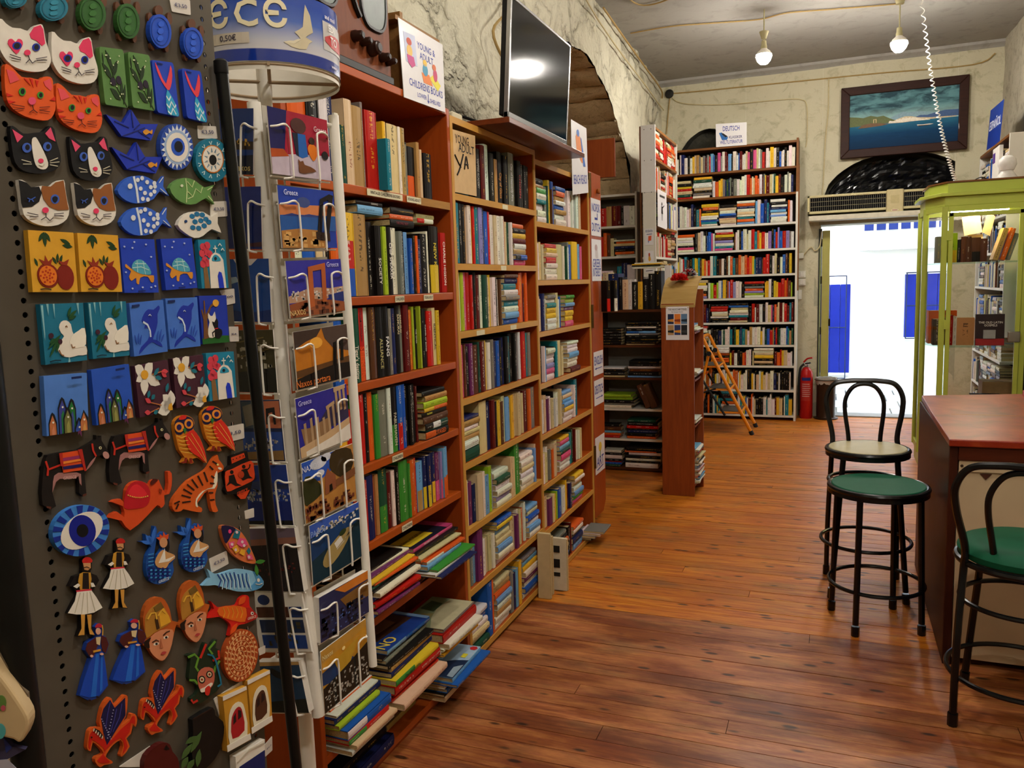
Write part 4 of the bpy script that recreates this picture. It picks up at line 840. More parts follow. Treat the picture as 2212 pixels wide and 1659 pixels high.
bpile('k24 y36 o24 b26 w26',-2.1,.18,1.522,7.43); brow('t24 B30 w40',-1.9,-1.73,1.522,7.43,.24)
for i,z in enumerate(ASH[4:]): rnd_row(-2.36,-1.73,z+.002,-7.43,ABX,BO,.22,.2,'kRnwcubG',.3,50+i)
# ---------------------------------------------------------------- tall white case end-on
we=thing('bookcase','tall white bookcase seen end-on, its paperback shelves facing the aisle','bookcase',(-1.5,7.55,0))
WX0,WX1,WY0,WY1=-1.565,-1.44,7.0,8.05
mk('end_panel',bx((WX0,WY0,2.31),(WX1,WY0+.022,2.875)),mat('#dddcd8',.4,var=.03),we,bevel=.002); mk('end_panel',bx((WX0+.012,WY0+.002,.0),(WX1,WY0+.022,2.31)),M_whs,we,bevel=.002)
mk('side_strip',bx((WX0-.012,WY0+.005,.0),(WX0,WY1,2.87)),wood('#4a2a14','#7a4a26','z'),we); mk('end_panel',bx((WX0,WY1-.02,0),(WX1,WY1,2.86)),M_whs,we)
WSH=[2.86,2.60,2.33,2.03,1.76,1.5,1.24,.98,.7,.42,.12]
for i,z in enumerate(WSH): mk('shelf',bx((WX0,WY0+.022,z-.02),(WX1-.001,WY1-.02,z)),wood('#6a4018','#a8702c','y') if i<4 else M_whs,we)
for y_,z in ((-1.535,2.86),(-1.475,2.86),(-1.535,2.6),(-1.475,2.6),(-1.535,2.33),(-1.475,2.33)): mk('screw',lathe([(.004,0),(.003,.002)],(y_,WY0,z-.02),8,(0,-1,0)),mat('#333333',.4),we)
for i,z in enumerate(WSH[1:]):
    rnd_row(WY0+.03,WY1-.03,z+.002,WX1-.004,AX,NO,WSH[i]-z-.03,.115,['wwcr or'.replace(' ',''),'orckuw','kwbylw','ccuwrRk','wcukes','kewwtG','kwec','wcRb','kwcn','kwc'][i],.45,80+i)
o,P=sign('paper_sign','white sign with a black stick-figure lady on the tall white bookcase',[V3((WX1+.012,7.02,2.34)),V3((WX1+.012,7.42,2.335)),V3((WX1+.012,7.42,2.01)),V3((WX1+.012,7.02,2.02))],.0015,M_paper)
spoly(o,P,[(.22,.13),(.78,.12),(.78,.18),(.22,.19)],'#3a3a3a','heading_band')
spoly(o,P,ell2(.46,.36,.05,.05),'#15110f'); spoly(o,P,[(.42,.42),(.52,.42),(.58,.62),(.38,.62)],'#15110f'); spoly(o,P,[(.5,.44),(.72,.36),(.73,.38),(.52,.48)],'#15110f'); spoly(o,P,[(.42,.62),(.44,.62),(.44,.8),(.42,.8)],'#15110f'); spoly(o,P,[(.52,.62),(.54,.62),(.54,.8),(.52,.8)],'#15110f')
def esign(z0,z1,lab,lines,pic):
    o,P=sign('paper_sign',lab,[V3((WX0+.03,WY0-.001,z1)),V3((WX1-.022,WY0-.001,z1)),V3((WX1-.022,WY0-.001,z0)),V3((WX0+.03,WY0-.001,z0))],.0015,M_paper)
    for s,v,h in lines: swrite(o,P,s,.5,v,h,'#2a3a74',.84)
    pic(o,P)
esign(1.86,2.0,'small white sign with a red book for biographies on the white end panel',[('BIOGRAFIEN',.15,.03)],lambda o,P:(spoly(o,P,[(.2,.32),(.85,.3),(.85,.34),(.2,.36)],'#2a3a74','arrow'),spoly(o,P,[(.4,.45),(.78,.42),(.75,.72),(.38,.75)],'#d85a34'),spoly(o,P,[(.35,.75),(.5,.75),(.42,.9)],'#5a78b8')))
esign(1.625,1.81,'small white sign with a dancing woman for historical novels on white end panel',[('HISTORISCHE',.62,.026),('ROMANE',.78,.026)],lambda o,P:(spoly(o,P,ell2(.5,.18,.1,.09),'#b8481c'),spoly(o,P,[(.4,.25),(.62,.25),(.7,.42),(.5,.5),(.38,.42)],'#d8a03a'),spoly(o,P,[(.05,.92),(.9,.9),(.9,.93),(.05,.95)],'#15110f','arrow')))
text('lettering','BIOGRAFIEN',(-1.5,WY0-.0012,1.575),(1,0,0),(0,0,1),.03,inkm('#2a2a3a'),we,fit=.1)
# ---------------------------------------------------------------- dark low case
M_dk=wood('#3a1c0c','#6b3a18','x',.45)
DX=(-1.80,-1.13); DSH=[1.325,1.04,.775,.52,.27,.03]
dc=case_y('bookcase','low dark bookcase piled with large art and cookery books behind the narrow stand',DX[0],DX[1],6.33,.3,1.325,DSH[:1]+DSH[5:],M_dk,mat('#8d8a80',.7))
for z in DSH[1:5]: mk('shelf',bx((DX[0]+.02,6.332,z-.018),(DX[1]-.02,6.61,z)),M_whs if z in(.52,.27) else M_dk,dc)
mk('castor',lathe([(.01,.0),(.025,.0),(.025,.02),(.01,.02)],(-1.19,6.36,.025),12,(1,0,0)),mat('#0c0c0c',.6),dc)
TITLES.update(music=[('MUSICAL',.35,.75,'#d8b81a',.7)],fowl=[('JOHN FOWLER',.08,.7,'#d8d4c8',.6)],cakes=[('CAKES & CAKE DECORATING',.12,.9,'#5a2a6a',.5)],app=[('Appetite',.2,.85,'#d8c8a0',.6)],veg=[('vegetables',.1,.6,'#2a4a2a',.7)],cross=[('CROSSROADS',.15,.8,'#8a8478',.6)],nig=[('FEAST',.5,.9,'#3a0a0a',.6)],dance=[('To Dance',.3,.8,'#d8b04a',.6)],pho=[('PHOTOGRAPHY',.1,.7,'#d8d8d8',.6)])
DY=6.338
_lab=lambda s:s
row('c30h30 B50h29p10 k20h26 c30h24 w20h24 k30h22 y24h22 k30h24#dance k30h28 k34h30#music',-1.74,-1.265,1.327,-DY,ABX,BO,.32,.2)
pile('w8 w10 k10 y9 w9',-1.5,.24,1.65,-DY-.0,ABX,BO,.15,rot=.03)
def dpile(c,x0,L,z,**k): pile(c,x0,L,z,-DY,ABX,BO,.2,rot=.02,**k)
dpile('k24 k22 k22 k24 k22 k20',-1.77,.18,1.042); dpile('c10 k20 k24 k24 ew14 sb18 k24#pho w12 k18 k20',-1.56,.27,1.042,th=(.016,.024))
dpile('c16 k30 k20 w12',-1.77,.2,.777); dpile('s14 k34#fowl n24 w18 k20 k26',-1.55,.28,.777)
dpile('w24 e20 k24 l24 l20',-1.77,.28,.522); row('n30h20 n36h20',-1.4,-1.3,.522,-DY,ABX,BO,.23,.18,lean=-.4)
dpile('r20 o22 s16 n34#app k22',-1.77,.16,.272); dpile('o22 k26#cross B24 k12 r28#nig k26 G20',-1.56,.26,.272)
dpile('G18 b16 r10 k20 w30#veg k22 w20',-1.77,.17,.032); dpile('w38#cakes k16 w22 k26 w22 o12 k34',-1.58,.3,.032)
# ---------------------------------------------------------------- narrow stand with the cap
M_st=wood('#66280c','#a0501e','z',.5); M_ply=wood('#8a6a34','#c0a060','x',.6)
ns=thing('narrow_stand','narrow reddish pine stand of magazines with a curved worn plywood top','stand',(-1.01,5.83,0))
SX0,SX1,SY0,SY1=-1.135,-.905,5.67,5.985
mk('front_panel',bx((SX0,SY0,0),(SX1,SY0+.024,1.385)),M_st,ns,bevel=.003)
mk('rear_panel',bx((SX0,SY1-.022,0),(SX1+.02,SY1,1.48)),M_st,ns,bevel=.003)
mk('left_panel',bx((SX0,SY0+.024,.02),(SX0+.015,SY1-.022,1.4)),M_st,ns)
prof=[(SY0-.002,1.375),(SY0+.05,1.44),(SY0+.12,1.505),(SY0+.2,1.55),(SY1+.004,1.575)]
mk('curved_top',prism([V3((SX0-.004,y,z)) for y,z in prof]+[V3((SX0-.004,y,z-.018)) for y,z in prof[::-1]],(SX1-SX0+.012,0,0)),M_ply,ns)
for z in (1.17,.83,.5,.27,.07): mk('shelf',obx(V3((SX0+.015,SY0+.024,z-.02)),V3((SX1-SX0-.012,0,.02)),V3((0,SY1-SY0-.046,0)),V3((0,0,.014))),M_st,ns)
o,P=sign('paper_poster','white poster of six sunset pictures pinned on the narrow stand',[V3((-1.1,SY0-.001,1.365)),V3((-.938,SY0-.001,1.365)),V3((-.938,SY0-.001,1.13)),V3((-1.1,SY0-.001,1.13))],.0015,M_paper)
swrite(o,P,'THE NAXOS MYSTERIES',.5,.09,.02,'#4a4a4a',.8); swrite(o,P,'By Vanessa Gordon',.5,.16,.012,'#5a5a5a',.5)
for i,cs in enumerate((('#1c2a4a','#c98a3a'),('#d87a2a','#8a3a1a'),('#5a7a9a','#1a2a3a'),('#b08a5a','#1a1a1a'),('#2a3a6a','#d8902a'),('#1a1a1e','#3a3a3a'))):
    u=.08+.29*(i%3); v=.22+.33*(i//3); spoly(o,P,[(u,v),(u+.26,v),(u+.26,v+.3),(u,v+.3)],cs[0]); spoly(o,P,[(u,v+.17),(u+.26,v+.15),(u+.26,v+.24),(u,v+.22)],cs[1],l=.001)
for u in (.04,.96): mk('pin',lathe([(.004,0),(.003,.003)],P(u,.03),8,(0,-1,0)),mat('#c9a23a',.3,.8),o)
def rosette(name,label,c,r,cols,n=46,seed=1,squash=.5):
    rr=random.Random(seed); t=thing(name,label,'hair scrunchie' if len(cols)==1 else 'cap',(c.x,c.y,c.z))
    for j,col in enumerate(cols):
        V=[];F=[];K=n
        for i in range(K):
            a=rr.uniform(0,6.28); e=rr.uniform(.05,1.45); d=V3((math.cos(a)*math.cos(e),math.sin(a)*math.cos(e),math.sin(e)*squash)); s=d.orthogonal().normalized(); w=d.cross(s); R0=r*rr.uniform(.45,.62)
            p=[c+d*R0*.5]; i0=len(V); V.append(c+d*R0*.4)
            for k in range(7):
                b=-1.3+2.6*k/6; V.append(c+d*(r*(.9+.12*math.sin(k*2.6+i))*math.cos(b*.5))+(s*math.cos(i)+w*math.sin(i))*(r*.42*math.sin(b))+V3((0,0,.004)))
            F+=[(i0,i0+1+k,i0+2+k) for k in range(6)]
        V=[V3((v.x,v.y,max(v.z,c.z+.001))) for v in V]
        mk('ruffle',(V,F),mat(col,.7,var=.15,scale=60),t)
rosette('scrunchie','bright red ruffled fabric scrunchie on the curved plywood top',V3((-1.03,5.80,1.545)),.07,['#c8140c'],60,3,.75)
rosette('ruffled_cap','red, white and navy ruffled fabric cap behind the red scrunchie',V3((-.98,5.93,1.575)),.068,['#d8d6d2','#1a2250','#b4181c'],26,5,.8)
mk('paper_sheet',obx(V3((-1.17,5.99,1.42)),V3((.05,-.02,0)),V3((0,0,.24)),V3((.003,.006,0))),M_paper,label='tall white paper sheet propped between low bookcase and narrow stand',cat='paper')
# magazines in the stand
rm=random.Random(9)
def mags(n,z,x1,lab0,seed,cols='wwcwewsrk'):
    rr=random.Random(seed); 
    for i in range(n):
        t=rr.uniform(.006,.011); c=rr.choice(cols); an=rr.uniform(-.15,.15); y0=SY0+.04+rr.uniform(0,.02)
        P=V3((x1+rr.uniform(-.02,.02),y0,z)); book(P,V3((0,0,1)),V3((math.sin(an)*.3,math.cos(an),0)).normalized(),V3((1,0,0)),t,.235,.17,c,None); z+=t
mags(30,.085,-.885,'',1); mags(6,.29,-.9,'',2); mags(4,.52,-.9,'',3); mags(6,.85,-.9,'',4,'kBwk'); mags(5,1.19,-.9,'',5)
book(V3((-.885,SY0+.05,.3)),V3((.3,0,1)).normalized(),V3((0,1,0)),V3((1,0,-.3)).normalized(),.01,.2,.13,'r','red magazine standing out of the narrow stand above the paper pile')
# ---------------------------------------------------------------- the big bookcase at the back
BX0,BX1,BYF=-1.66,-.36,9.0
BSH=[2.95,2.69,2.425,2.12,1.85,1.585,1.335,1.07,.825,.60,.335,.06]
bc_=thing('bookcase','tall German bookcase of white lower and brown upper shelves against the back wall','bookcase',((BX0+BX1)/2,9.17,0))
M_chip=wood('#5a3414','#8d5a26','x',.5)
for a in (BX0,BX1-.022):
    mk('side_panel',bx((a,BYF,0),(a+.022,BYF+.3,2.425)),M_whs,bc_,bevel=.002); mk('side_panel',bx((a,BYF-.005,2.425),(a+.022,BYF+.29,2.97)),M_chip,bc_,bevel=.002)
mk('back_panel',bx((BX0,BYF+.28,.02),(BX1,BYF+.29,2.95)),mat('#3a3028',.8),bc_)
for i,z in enumerate(BSH): mk('shelf',bx((BX0+.022,BYF,z-.022),(BX1-.022,BYF+.28,z)),M_chip if i<3 else M_whs,bc_)
mk('side_strip',bx((BX1,BYF+.01,1.4),(BX1+.012,BYF+.06,2.7)),M_chip,bc_)
bpal=['wkwcbBRrkwspyuwew','wwkerRBcyowGw','wkycbwowtsBwk','rwowkycbtpnwev','wktybwcnkBero','wcroywkblgvken','wkrRowpBbtcwk','wuyGbkrwwtwB','wwckywrRkwo','wkwckwoyBw','wkwRwocbtky']
yb_=[-1.62,-.40]
for i,z in enumerate(BSH[1:]):
    mh=BSH[i]-z-.028; rnd_row(BX0+.03,BX1-.03,z+.002,-BYF,ABX,BO,mh,.2,bpal[i],.0 if i==0 else .3,200+i,tw=(12,36))
    if i: 
        for k in range(3):
            x=random.Random(300+i*5+k).uniform(-1.6,-.6)
TITLES.update(wolf=[('WOLFE',.1,.6,'#e8e0d8',.6)])
o,P=sign('card_sign','white card with a blue armchair headed for German classics on the bookcase',[aty(1546,268,BYF-.008),aty(1613,264,BYF-.008),aty(1613,313,BYF-.012),aty(1547,318,BYF-.012)],.002,M_paper)
swrite(o,P,'DEUTSCH',.5,.24,.07,'#2a3a94',.54); swrite(o,P,'KLASSIKER',.64,.62,.04,'#2a2a6a',.42); swrite(o,P,'WELTLITERATUR',.5,.82,.05,'#2a3a94',.74)
spoly(o,P,[(.1,.4),(.2,.38),(.28,.58),(.4,.6),(.36,.72),(.2,.72)],'#2464a8'); spoly(o,P,[(.17,.42),(.24,.42),(.4,.58),(.3,.6)],'#101418',l=.001)
# stepladder
M_ol=mat('#d8820e',.4,var=.06); M_tr=mat('#4a463e',.8)
ld=thing('step_ladder','orange three-step folding ladder with grey treads before the German bookcase','ladder',(-1.0,8.35,0))
ly0,ly1=8.12,8.56
def fr(y): return [V3((-1.21,y,.93)),V3((-1.18,y,.93)),V3((-1.13,y,.84)),V3((-.735,y,.015))]
mk('front_rail',tube([V3((-1.14,ly0,.83)),V3((-.73,ly0,.01))],.017,8),M_ol,ld,smooth=True); mk('front_rail',tube([V3((-1.14,ly1,.83)),V3((-.73,ly1,.01))],.017,8),M_ol,ld,smooth=True)
mk('handle',tube(curve([(-1.14,ly0,.82),(-1.19,ly0,.93),(-1.215,ly0+.03,.97),(-1.215,ly1-.03,.97),(-1.19,ly1,.93),(-1.14,ly1,.82)],5),.017,8),M_ol,ld,smooth=True)
for y in (ly0,ly1):
    mk('rear_leg',tube([V3((-1.15,y,.80)),V3((-1.34,y,.01))],.014,8),M_ol,ld,smooth=True); mk('brace',tube([V3((-1.22,y-.01,.56)),V3((-.99,y-.01,.19))],.012,6),mat('#111111',.5),ld); mk('brace',tube([V3((-1.25,y-.01,.40)),V3((-1.08,y-.01,.46))],.01,6),mat('#111111',.5),ld)
    mk('foot',tube([V3((-.745,y,.04)),V3((-.727,y,.0))],.022,8),mat('#141414',.6),ld); mk('foot',tube([V3((-1.333,y,.04)),V3((-1.342,y,.0))],.019,8),mat('#141414',.6),ld)
    mk('pivot',lathe([(.025,0),(.022,.012)],(-1.145,y-.018,.81),12,(0,-1,0)),mat('#141414',.5),ld)
for z,x1 in ((.685,-1.05),(.455,-.94),(.225,-.83)):
    s=mk('step',bx((x1-.23,ly0+.015,z-.02),(x1,ly1-.015,z)),M_ol,ld,bevel=.006); mk('tread',bx((x1-.215,ly0+.03,z),(x1-.015,ly1-.03,z+.004)),M_tr,s)
# fire extinguisher
fe=thing('fire_extinguisher','red fire extinguisher with black hose standing by the back bookcase','fire extinguisher',(-.262,9.24,.0))
M_red=mat('#a8120e',.3,var=.05); c0=(-.262,9.24,0)
mk('cylinder',lathe([(.062,.0),(.068,.02),(.068,.46),(.06,.52),(.035,.555),(.02,.565)],c0,24),M_red,fe,smooth=True)
mk('valve',lathe([(.02,.565),(.024,.58),(.02,.62)],c0,14),mat('#a9a9a9',.3,.9),fe,smooth=True)
mk('lever',tube(curve([(-.29,9.22,.62),(-.25,9.2,.66),(-.2,9.18,.67)],4),.01,6),M_red,fe); mk('lever',tube([(-.29,9.22,.6),(-.22,9.18,.615)],.009,6),mat('#1a1a1a',.4),fe)
mk('hose',tube(curve([(-.285,9.21,.6),(-.325,9.2,.55),(-.335,9.18,.4),(-.333,9.18,.2),(-.33,9.19,.1)],6),.012,8),mat('#101010',.5),fe,smooth=True)
mk('gauge',lathe([(.018,0),(.016,.01)],(-.27,9.215,.6),12,(0,-1,0)),mat('#d8d8d0',.3),fe)
def curvlab(c,r,a0,a1,z0,z1,nm_,m,par):
    V=[];F=[]
    for i in range(9):
        a=a0+(a1-a0)*i/8
        for z in (z0,z1): V.append(V3((c[0]+r*math.cos(a),c[1]+r*math.sin(a),z)))
    F=[(2*i,2*i+2,2*i+3,2*i+1) for i in range(8)]; mk(nm_,(V,F),m,par)
curvlab(c0,.0688,R(-130),R(-50),.42,.455,'blue_label',mat('#1c2a6a',.4),fe); curvlab(c0,.0687,R(-135),R(-45),.2,.40,'print_label',mat('#a82a22',.4),fe)
for i in range(7): curvlab(c0,.0692,R(-125),R(-60+5*(i%3)),.38-.022*i,.384-.022*i,'print_line',mat('#d8c8c0',.5),fe)
# bin
bn=thing('waste_bin','brown metal waste bin with a grey bag folded over its rim by the doorway','bin',(-.06,9.25,0))
cb=(-.06,9.25,0)
mk('body',lathe([(.125,0),(.128,.012),(.1,.02),(.095,.03),(.098,.42)],cb,24),mat('#3a2413',.35,.5),bn,smooth=True)
V=[];F=[];n=36
for j,(r,z) in enumerate(((.09,.40),(.1,.445),(.112,.45),(.112,.42),(.106,.385))):
    for i in range(n):
        a=2*math.pi*i/n; w=noise.noise(V3((math.cos(a)*3,math.sin(a)*3,j)))*(.012 if j<3 else .03); V.append(V3((cb[0]+(r+w*.3)*math.cos(a),cb[1]+(r+w*.3)*math.sin(a),z+w)))
for j in range(4):
    for i in range(n): F.append((j*n+i,j*n+(i+1)%n,(j+1)*n+(i+1)%n,(j+1)*n+i))
mk('bin_bag',(V,F),mat('#a9a59a',.35),bn,smooth=True); mk('rim_ring',tube(circ((cb[0],cb[1],.43),.117,n=28),.005,6,closed=True),mat('#4a463c',.4,.7),bn)

# wall fan mostly hidden behind the flat television
wf=thing('wall_fan','black wire-guard fan on the wall behind the flat television','fan',(-1.56,4.55,2.5))
for r in (.04,.08,.12,.15,.17): mk('guard_ring',tube(circ((-1.5,4.55,2.5),r,(0,1,0),(0,0,1),n=36),.003,5,closed=True),mat('#141414',.4),wf)
for k in range(12):
    a=math.pi*k/6; mk('guard_wire',tube([(-1.49,4.55,2.5),(-1.5,4.55+.17*math.cos(a),2.5+.17*math.sin(a))],.002,5),mat('#141414',.4),wf)
for k in range(3):
    a=2.1*k; d=V3((0,math.cos(a),math.sin(a))); e=V3((.25,-math.sin(a),math.cos(a))).normalized(); mk('blade',obx(V3((-1.53,4.55,2.5))+d*.03-e*.035,d*.11,e*.07,V3((.003,0,0))),mat('#2a2a2c',.4),wf)
mk('motor',lathe([(.02,0),(.045,.01),(.045,.09),(.03,.1)],(-1.64,4.55,2.5),18,(1,0,0)),mat('#1a1a1a',.4),wf,smooth=True); mk('bracket',bx((-1.71,4.52,2.45),(-1.64,4.58,2.55)),mat('#1a1a1a',.5),wf)
# ================================================================ COUNTER, STOOLS, GLASS CABINET
tcn=NT('counter_top'); a=tcn.noise(tcn.geo((2,2,2)),2.5,5,.65,.5); b=tcn.noise(tcn.geo((3,30,3)),6,4,.7,1.5)
cc=tcn.ramp(a,[(.3,'#5c150a'),(.5,'#8a2712'),(.7,'#a2431e')]); cc=tcn.mix(tcn.math('MULTIPLY',tcn.ramp(b,[(.66,'#000000'),(.72,'#ffffff')]),.5),cc,lin('#b88a5c')); tcn.set(Base_Color=cc,Roughness=.32,Specular_IOR_Level=.3)
M_cs=wood('#2a0f07','#4e2010','z',.45); M_cw=mat('#c2aa88',.6,var=.1,scale=6)
ct=thing('counter','shop counter with red-brown top, dark side and cream boarded front','counter',(.98,4.17,0))
mk('top',prism([V3((.42,3.405,.885)),V3((1.5,3.405,.885)),V3((1.5,4.92,.885)),V3((.435,4.62,.885)),V3((.425,4.1,.885))],(0,0,.028)),tcn.m,ct,bevel=.004)
mk('joint_line',bx((.50,4.02,.9128),(1.45,4.026,.9135)),mat('#b88a5c',.5),ct)
mk('side_panel',bx((.425,3.44,.0),(.445,4.6,.884)),M_cs,ct,bevel=.003); mk('rear_panel',bx((.445,4.58,0),(1.5,4.6,.884)),M_cs,ct)
mk('corner_post',bx((.425,3.425,.0),(.455,3.44,.884)),M_cs,ct,bevel=.003); mk('apron',bx((.455,3.415,.83),(1.5,3.44,.884)),wood('#3a160a','#5e2612','x',.4),ct,bevel=.003)
mk('front_panel',bx((.457,3.43,.03),(1.5,3.445,.785)),M_cw,ct,bevel=.002)
mk('front_batten',bx((.458,3.422,.785),(1.5,3.437,.83)),M_cw,ct,bevel=.002); mk('screw',lathe([(.006,0),(.004,.003)],(.468,3.422,.808),8,(0,-1,0)),mat('#3a2414',.5),ct)
mk('keyhole_plate',prism([V3((.53,3.429,.78)),V3((.57,3.429,.78)),V3((.55,3.429,.757))],(0,-.003,0)),mat('#4a2414',.5),ct)
cb_=thing('book','red hardback lying on the counter beside the glass cabinet','book',(1.02,4.55,.913))
mk('cover',join(bx((.9,4.45,.9135),(1.2,4.68,.917)),bx((.9,4.45,.937),(1.2,4.68,.941)),bx((.897,4.45,.9135),(.9,4.68,.941))),mat('#b02a18',.35),cb_,bevel=.001); mk('pages',bx((.9,4.454,.917),(1.196,4.676,.937)),M_pages,cb_)
mk('sheet_stack',bx((1.1,4.2,.9135),(1.31,4.4,.92)),mat('#7a2a6a',.5),label='thin purple booklet lying on the counter top',cat='booklet')
# stools
M_blk=mat('#050506',.25,var=.15,scale=50,spec=.35); M_gs=mat('#005236',.6,var=.05,spec=.2); M_cr=mat('#b8ad86',.4,var=.1,scale=15)
def stool(label,c,rot,sz,rs,rf,rings,seatm,back=False,rim=.012,cushion=False):
    t=thing('bar_stool',label,'stool',(c[0],c[1],0)); ca,sa=math.cos(rot),math.sin(rot)
    def L(x,y,z): return V3((c[0]+x*ca-y*sa,c[1]+x*sa+y*ca,z))
    if cushion: prof=[(rs-.02,sz-.03),(rs-.004,sz-.02),(rs,sz),(rs-.012,sz+.02),(rs-.05,sz+.035),(.02,sz+.042)]
    else: prof=[(rs-.012,sz-.012),(rs-.008,sz-.004),(rs-.012,sz+.001),(.02,sz+.003)]
    mk('seat',lathe(prof,(c[0],c[1],0),40),seatm,t,smooth=True)
    mk('seat_rim',tube(circ((c[0],c[1],sz-.012 if not cushion else sz-.035),rs-.002,n=44),rim,8,closed=True),M_blk,t,smooth=True)
    if not cushion: mk('seat_band',lathe([(rs-.004,sz-.04),(rs+.006,sz-.038),(rs+.006,sz-.012),(rs-.004,sz-.012)],(c[0],c[1],0),44),M_blk,t,smooth=True)
    for k in range(4):
        a=math.pi/4+k*math.pi/2; p0=L((rs-.02)*math.cos(a),(rs-.02)*math.sin(a),sz-.02); p1=L(rf*math.cos(a),rf*math.sin(a),.0)
        if back and k<2: continue
        mk('leg',tube([p0,p0.lerp(p1,.92)],.013,8),M_blk,t,smooth=True); f=mk('foot',tube([p0.lerp(p1,.93),p1],.017,8),M_blk,t)
    for z,r in rings: mk('ring',tube(circ((c[0],c[1],z),r,n=44),.009,8,closed=True),M_blk,t,smooth=True)
    if back:
        hb=back; a=math.pi/4; xx=rf*math.cos(a); yy=rf*math.sin(a); wx=rs*.92; zz=sz
        out=[L(xx,yy,0),L(xx*.98,yy*.99,.3),L(wx*.9,rs*.62,zz-.06),L(wx*.88,rs*.75,zz+.03),L(wx*1.02,rs*.92,zz+hb*.5),L(wx*1.03,rs*1.0,zz+hb*.75),L(wx*.82,rs*1.04,zz+hb*.95),L(wx*.4,rs*1.06,zz+hb),L(0,rs*1.06,zz+hb*1.005)]
        mir=[L(-1*((p-V3((c[0],c[1],p.z))).dot(V3((ca,sa,0)))),(p-V3((c[0],c[1],p.z))).dot(V3((-sa,ca,0))),p.z) for p in out[:-1]][::-1]
        mk('back_hoop',tube(curve(out+mir,6),.0125,8),M_blk,t,smooth=True)
        inn=[L(wx*.42,rs*.72,zz-.05),L(wx*.44,rs*.8,zz+.03),L(wx*.53,rs*.95,zz+hb*.5),L(wx*.5,rs*1.0,zz+hb*.72),L(wx*.3,rs*1.03,zz+hb*.9),L(0,rs*1.05,zz+hb*.95)]
        mi2=[L(-1*((p-V3((c[0],c[1],p.z))).dot(V3((ca,sa,0)))),(p-V3((c[0],c[1],p.z))).dot(V3((-sa,ca,0))),p.z) for p in inn[:-1]][::-1]
        mk('inner_hoop',tube(curve(inn+mi2,6),.0105,8),M_blk,t,smooth=True)
        for s in (1,-1): mk('foot',tube([L(s*xx,yy,0),L(s*xx,yy,.045)],.017,8),M_blk,t)
    return t
stool('backless black bar stool with flat round green seat beside the counter',(.195,3.77),R(20),.635,.2,.2,[(.19,.195)],M_gs)
stool('black bar stool with hoop back and cream seat behind the backless stool',(.165,4.18),R(4),.715,.185,.235,[(.55,.175),(.25,.205)],M_cr,back=.30)
stool('black bar stool with hoop back and padded green seat before counter front',(.62,3.08),R(167),.6,.205,.255,[(.42,.19),(.16,.225)],M_gs,back=.33,cushion=True)
# glass cabinet
M_lime=mat('#b2be4c',.4,var=.06,scale=10,spec=.3); tgl=NT('glass'); tgl.set(Base_Color=(1,1,1,1),Roughness=.02,Alpha=1.0); 
mxs=tgl.add('ShaderNodeMixShader'); tr=tgl.add('ShaderNodeBsdfTransparent'); gl=tgl.add('ShaderNodeBsdfGlossy'); gl.inputs['Roughness'].default_value=.02; fr_=tgl.add('ShaderNodeFresnel'); fr_.inputs[0].default_value=1.12
tgl.lk(fr_.outputs[0],mxs.inputs[0]); tgl.lk(tr.outputs[0],mxs.inputs[1]); tgl.lk(gl.outputs[0],mxs.inputs[2]); tgl.lk(mxs.outputs[0],tgl.n['Material Output'].inputs[0]); M_glass=tgl.m
gc=thing('glass_cabinet','lime green glazed display cabinet of old books behind the counter','cabinet',(1.0,7.1,0))
CORN=[V3((.76,6.82,0)),V3((1.285,6.82,0)),V3((1.40,7.05,0)),V3((1.40,7.45,0)),V3((.655,7.45,0)),V3((.655,7.05,0))]
def cg(z0,z1,grow=0):
    ce=V3((1.03,7.14,0)); return prism([ce+(p-ce)*(1+grow)+V3((0,0,z0)) for p in CORN],(0,0,z1-z0))
mk('base',cg(.0,.12,.0),M_lime,gc,bevel=.004); mk('floor_board',cg(.12,.14,-.03),M_ply,gc)
mk('cornice',cg(2.03,2.10,.02),M_lime,gc,bevel=.004); mk('eave',cg(2.10,2.125,.13),M_lime,gc,bevel=.004); mk('roof_box',cg(2.125,2.2,-.05),M_lime,gc,bevel=.004); mk('roof_lid',cg(2.2,2.212,-.02),wood('#5a3414','#8d5a26','x'),gc)
for p in CORN: mk('post',bx((p.x-.02,p.y-.015,.12),(p.x+.02,p.y+.015,2.03)),M_lime,gc,bevel=.004)
for i in range(6):
    a,b=CORN[i],CORN[(i+1)%6]; d=(b-a).normalized(); nn=V3((d.y,-d.x,0)); a2=a+d*.02; b2=b-d*.02
    mk('pane',obx(a2+V3((0,0,.14)),b2-a2,nn*.004,V3((0,0,1.89))),M_glass,gc)
    mk('rail',obx(a2-nn*.012+V3((0,0,.12)),b2-a2,nn*.024,V3((0,0,.05))),M_lime,gc)
    mk('rail',obx(a2-nn*.012+V3((0,0,1.99)),b2-a2,nn*.024,V3((0,0,.04))),M_lime,gc)
tsh=NT('shelf_glass'); mx2=tsh.add('ShaderNodeMixShader'); t2=tsh.add('ShaderNodeBsdfTransparent'); t2.inputs[0].default_value=(.8,.92,.88,1); g2=tsh.add('ShaderNodeBsdfGlossy'); g2.inputs['Roughness'].default_value=.05; mx2.inputs[0].default_value=.12; tsh.lk(t2.outputs[0],mx2.inputs[1]); tsh.lk(g2.outputs[0],mx2.inputs[2]); tsh.lk(mx2.outputs[0],tsh.n['Material Output'].inputs[0])
for z in (1.615,.985,.5): mk('glass_shelf',cg(z-.008,z,-.08),tsh.m,gc)
dr=mk('door_frame',join(bx((.785,6.79,.18),(.815,6.81,1.98)),bx((1.235,6.79,.18),(1.265,6.81,1.98)),bx((.785,6.79,1.95),(1.265,6.81,1.98)),bx((.785,6.79,.18),(1.265,6.81,.21))),M_lime,gc,bevel=.003)
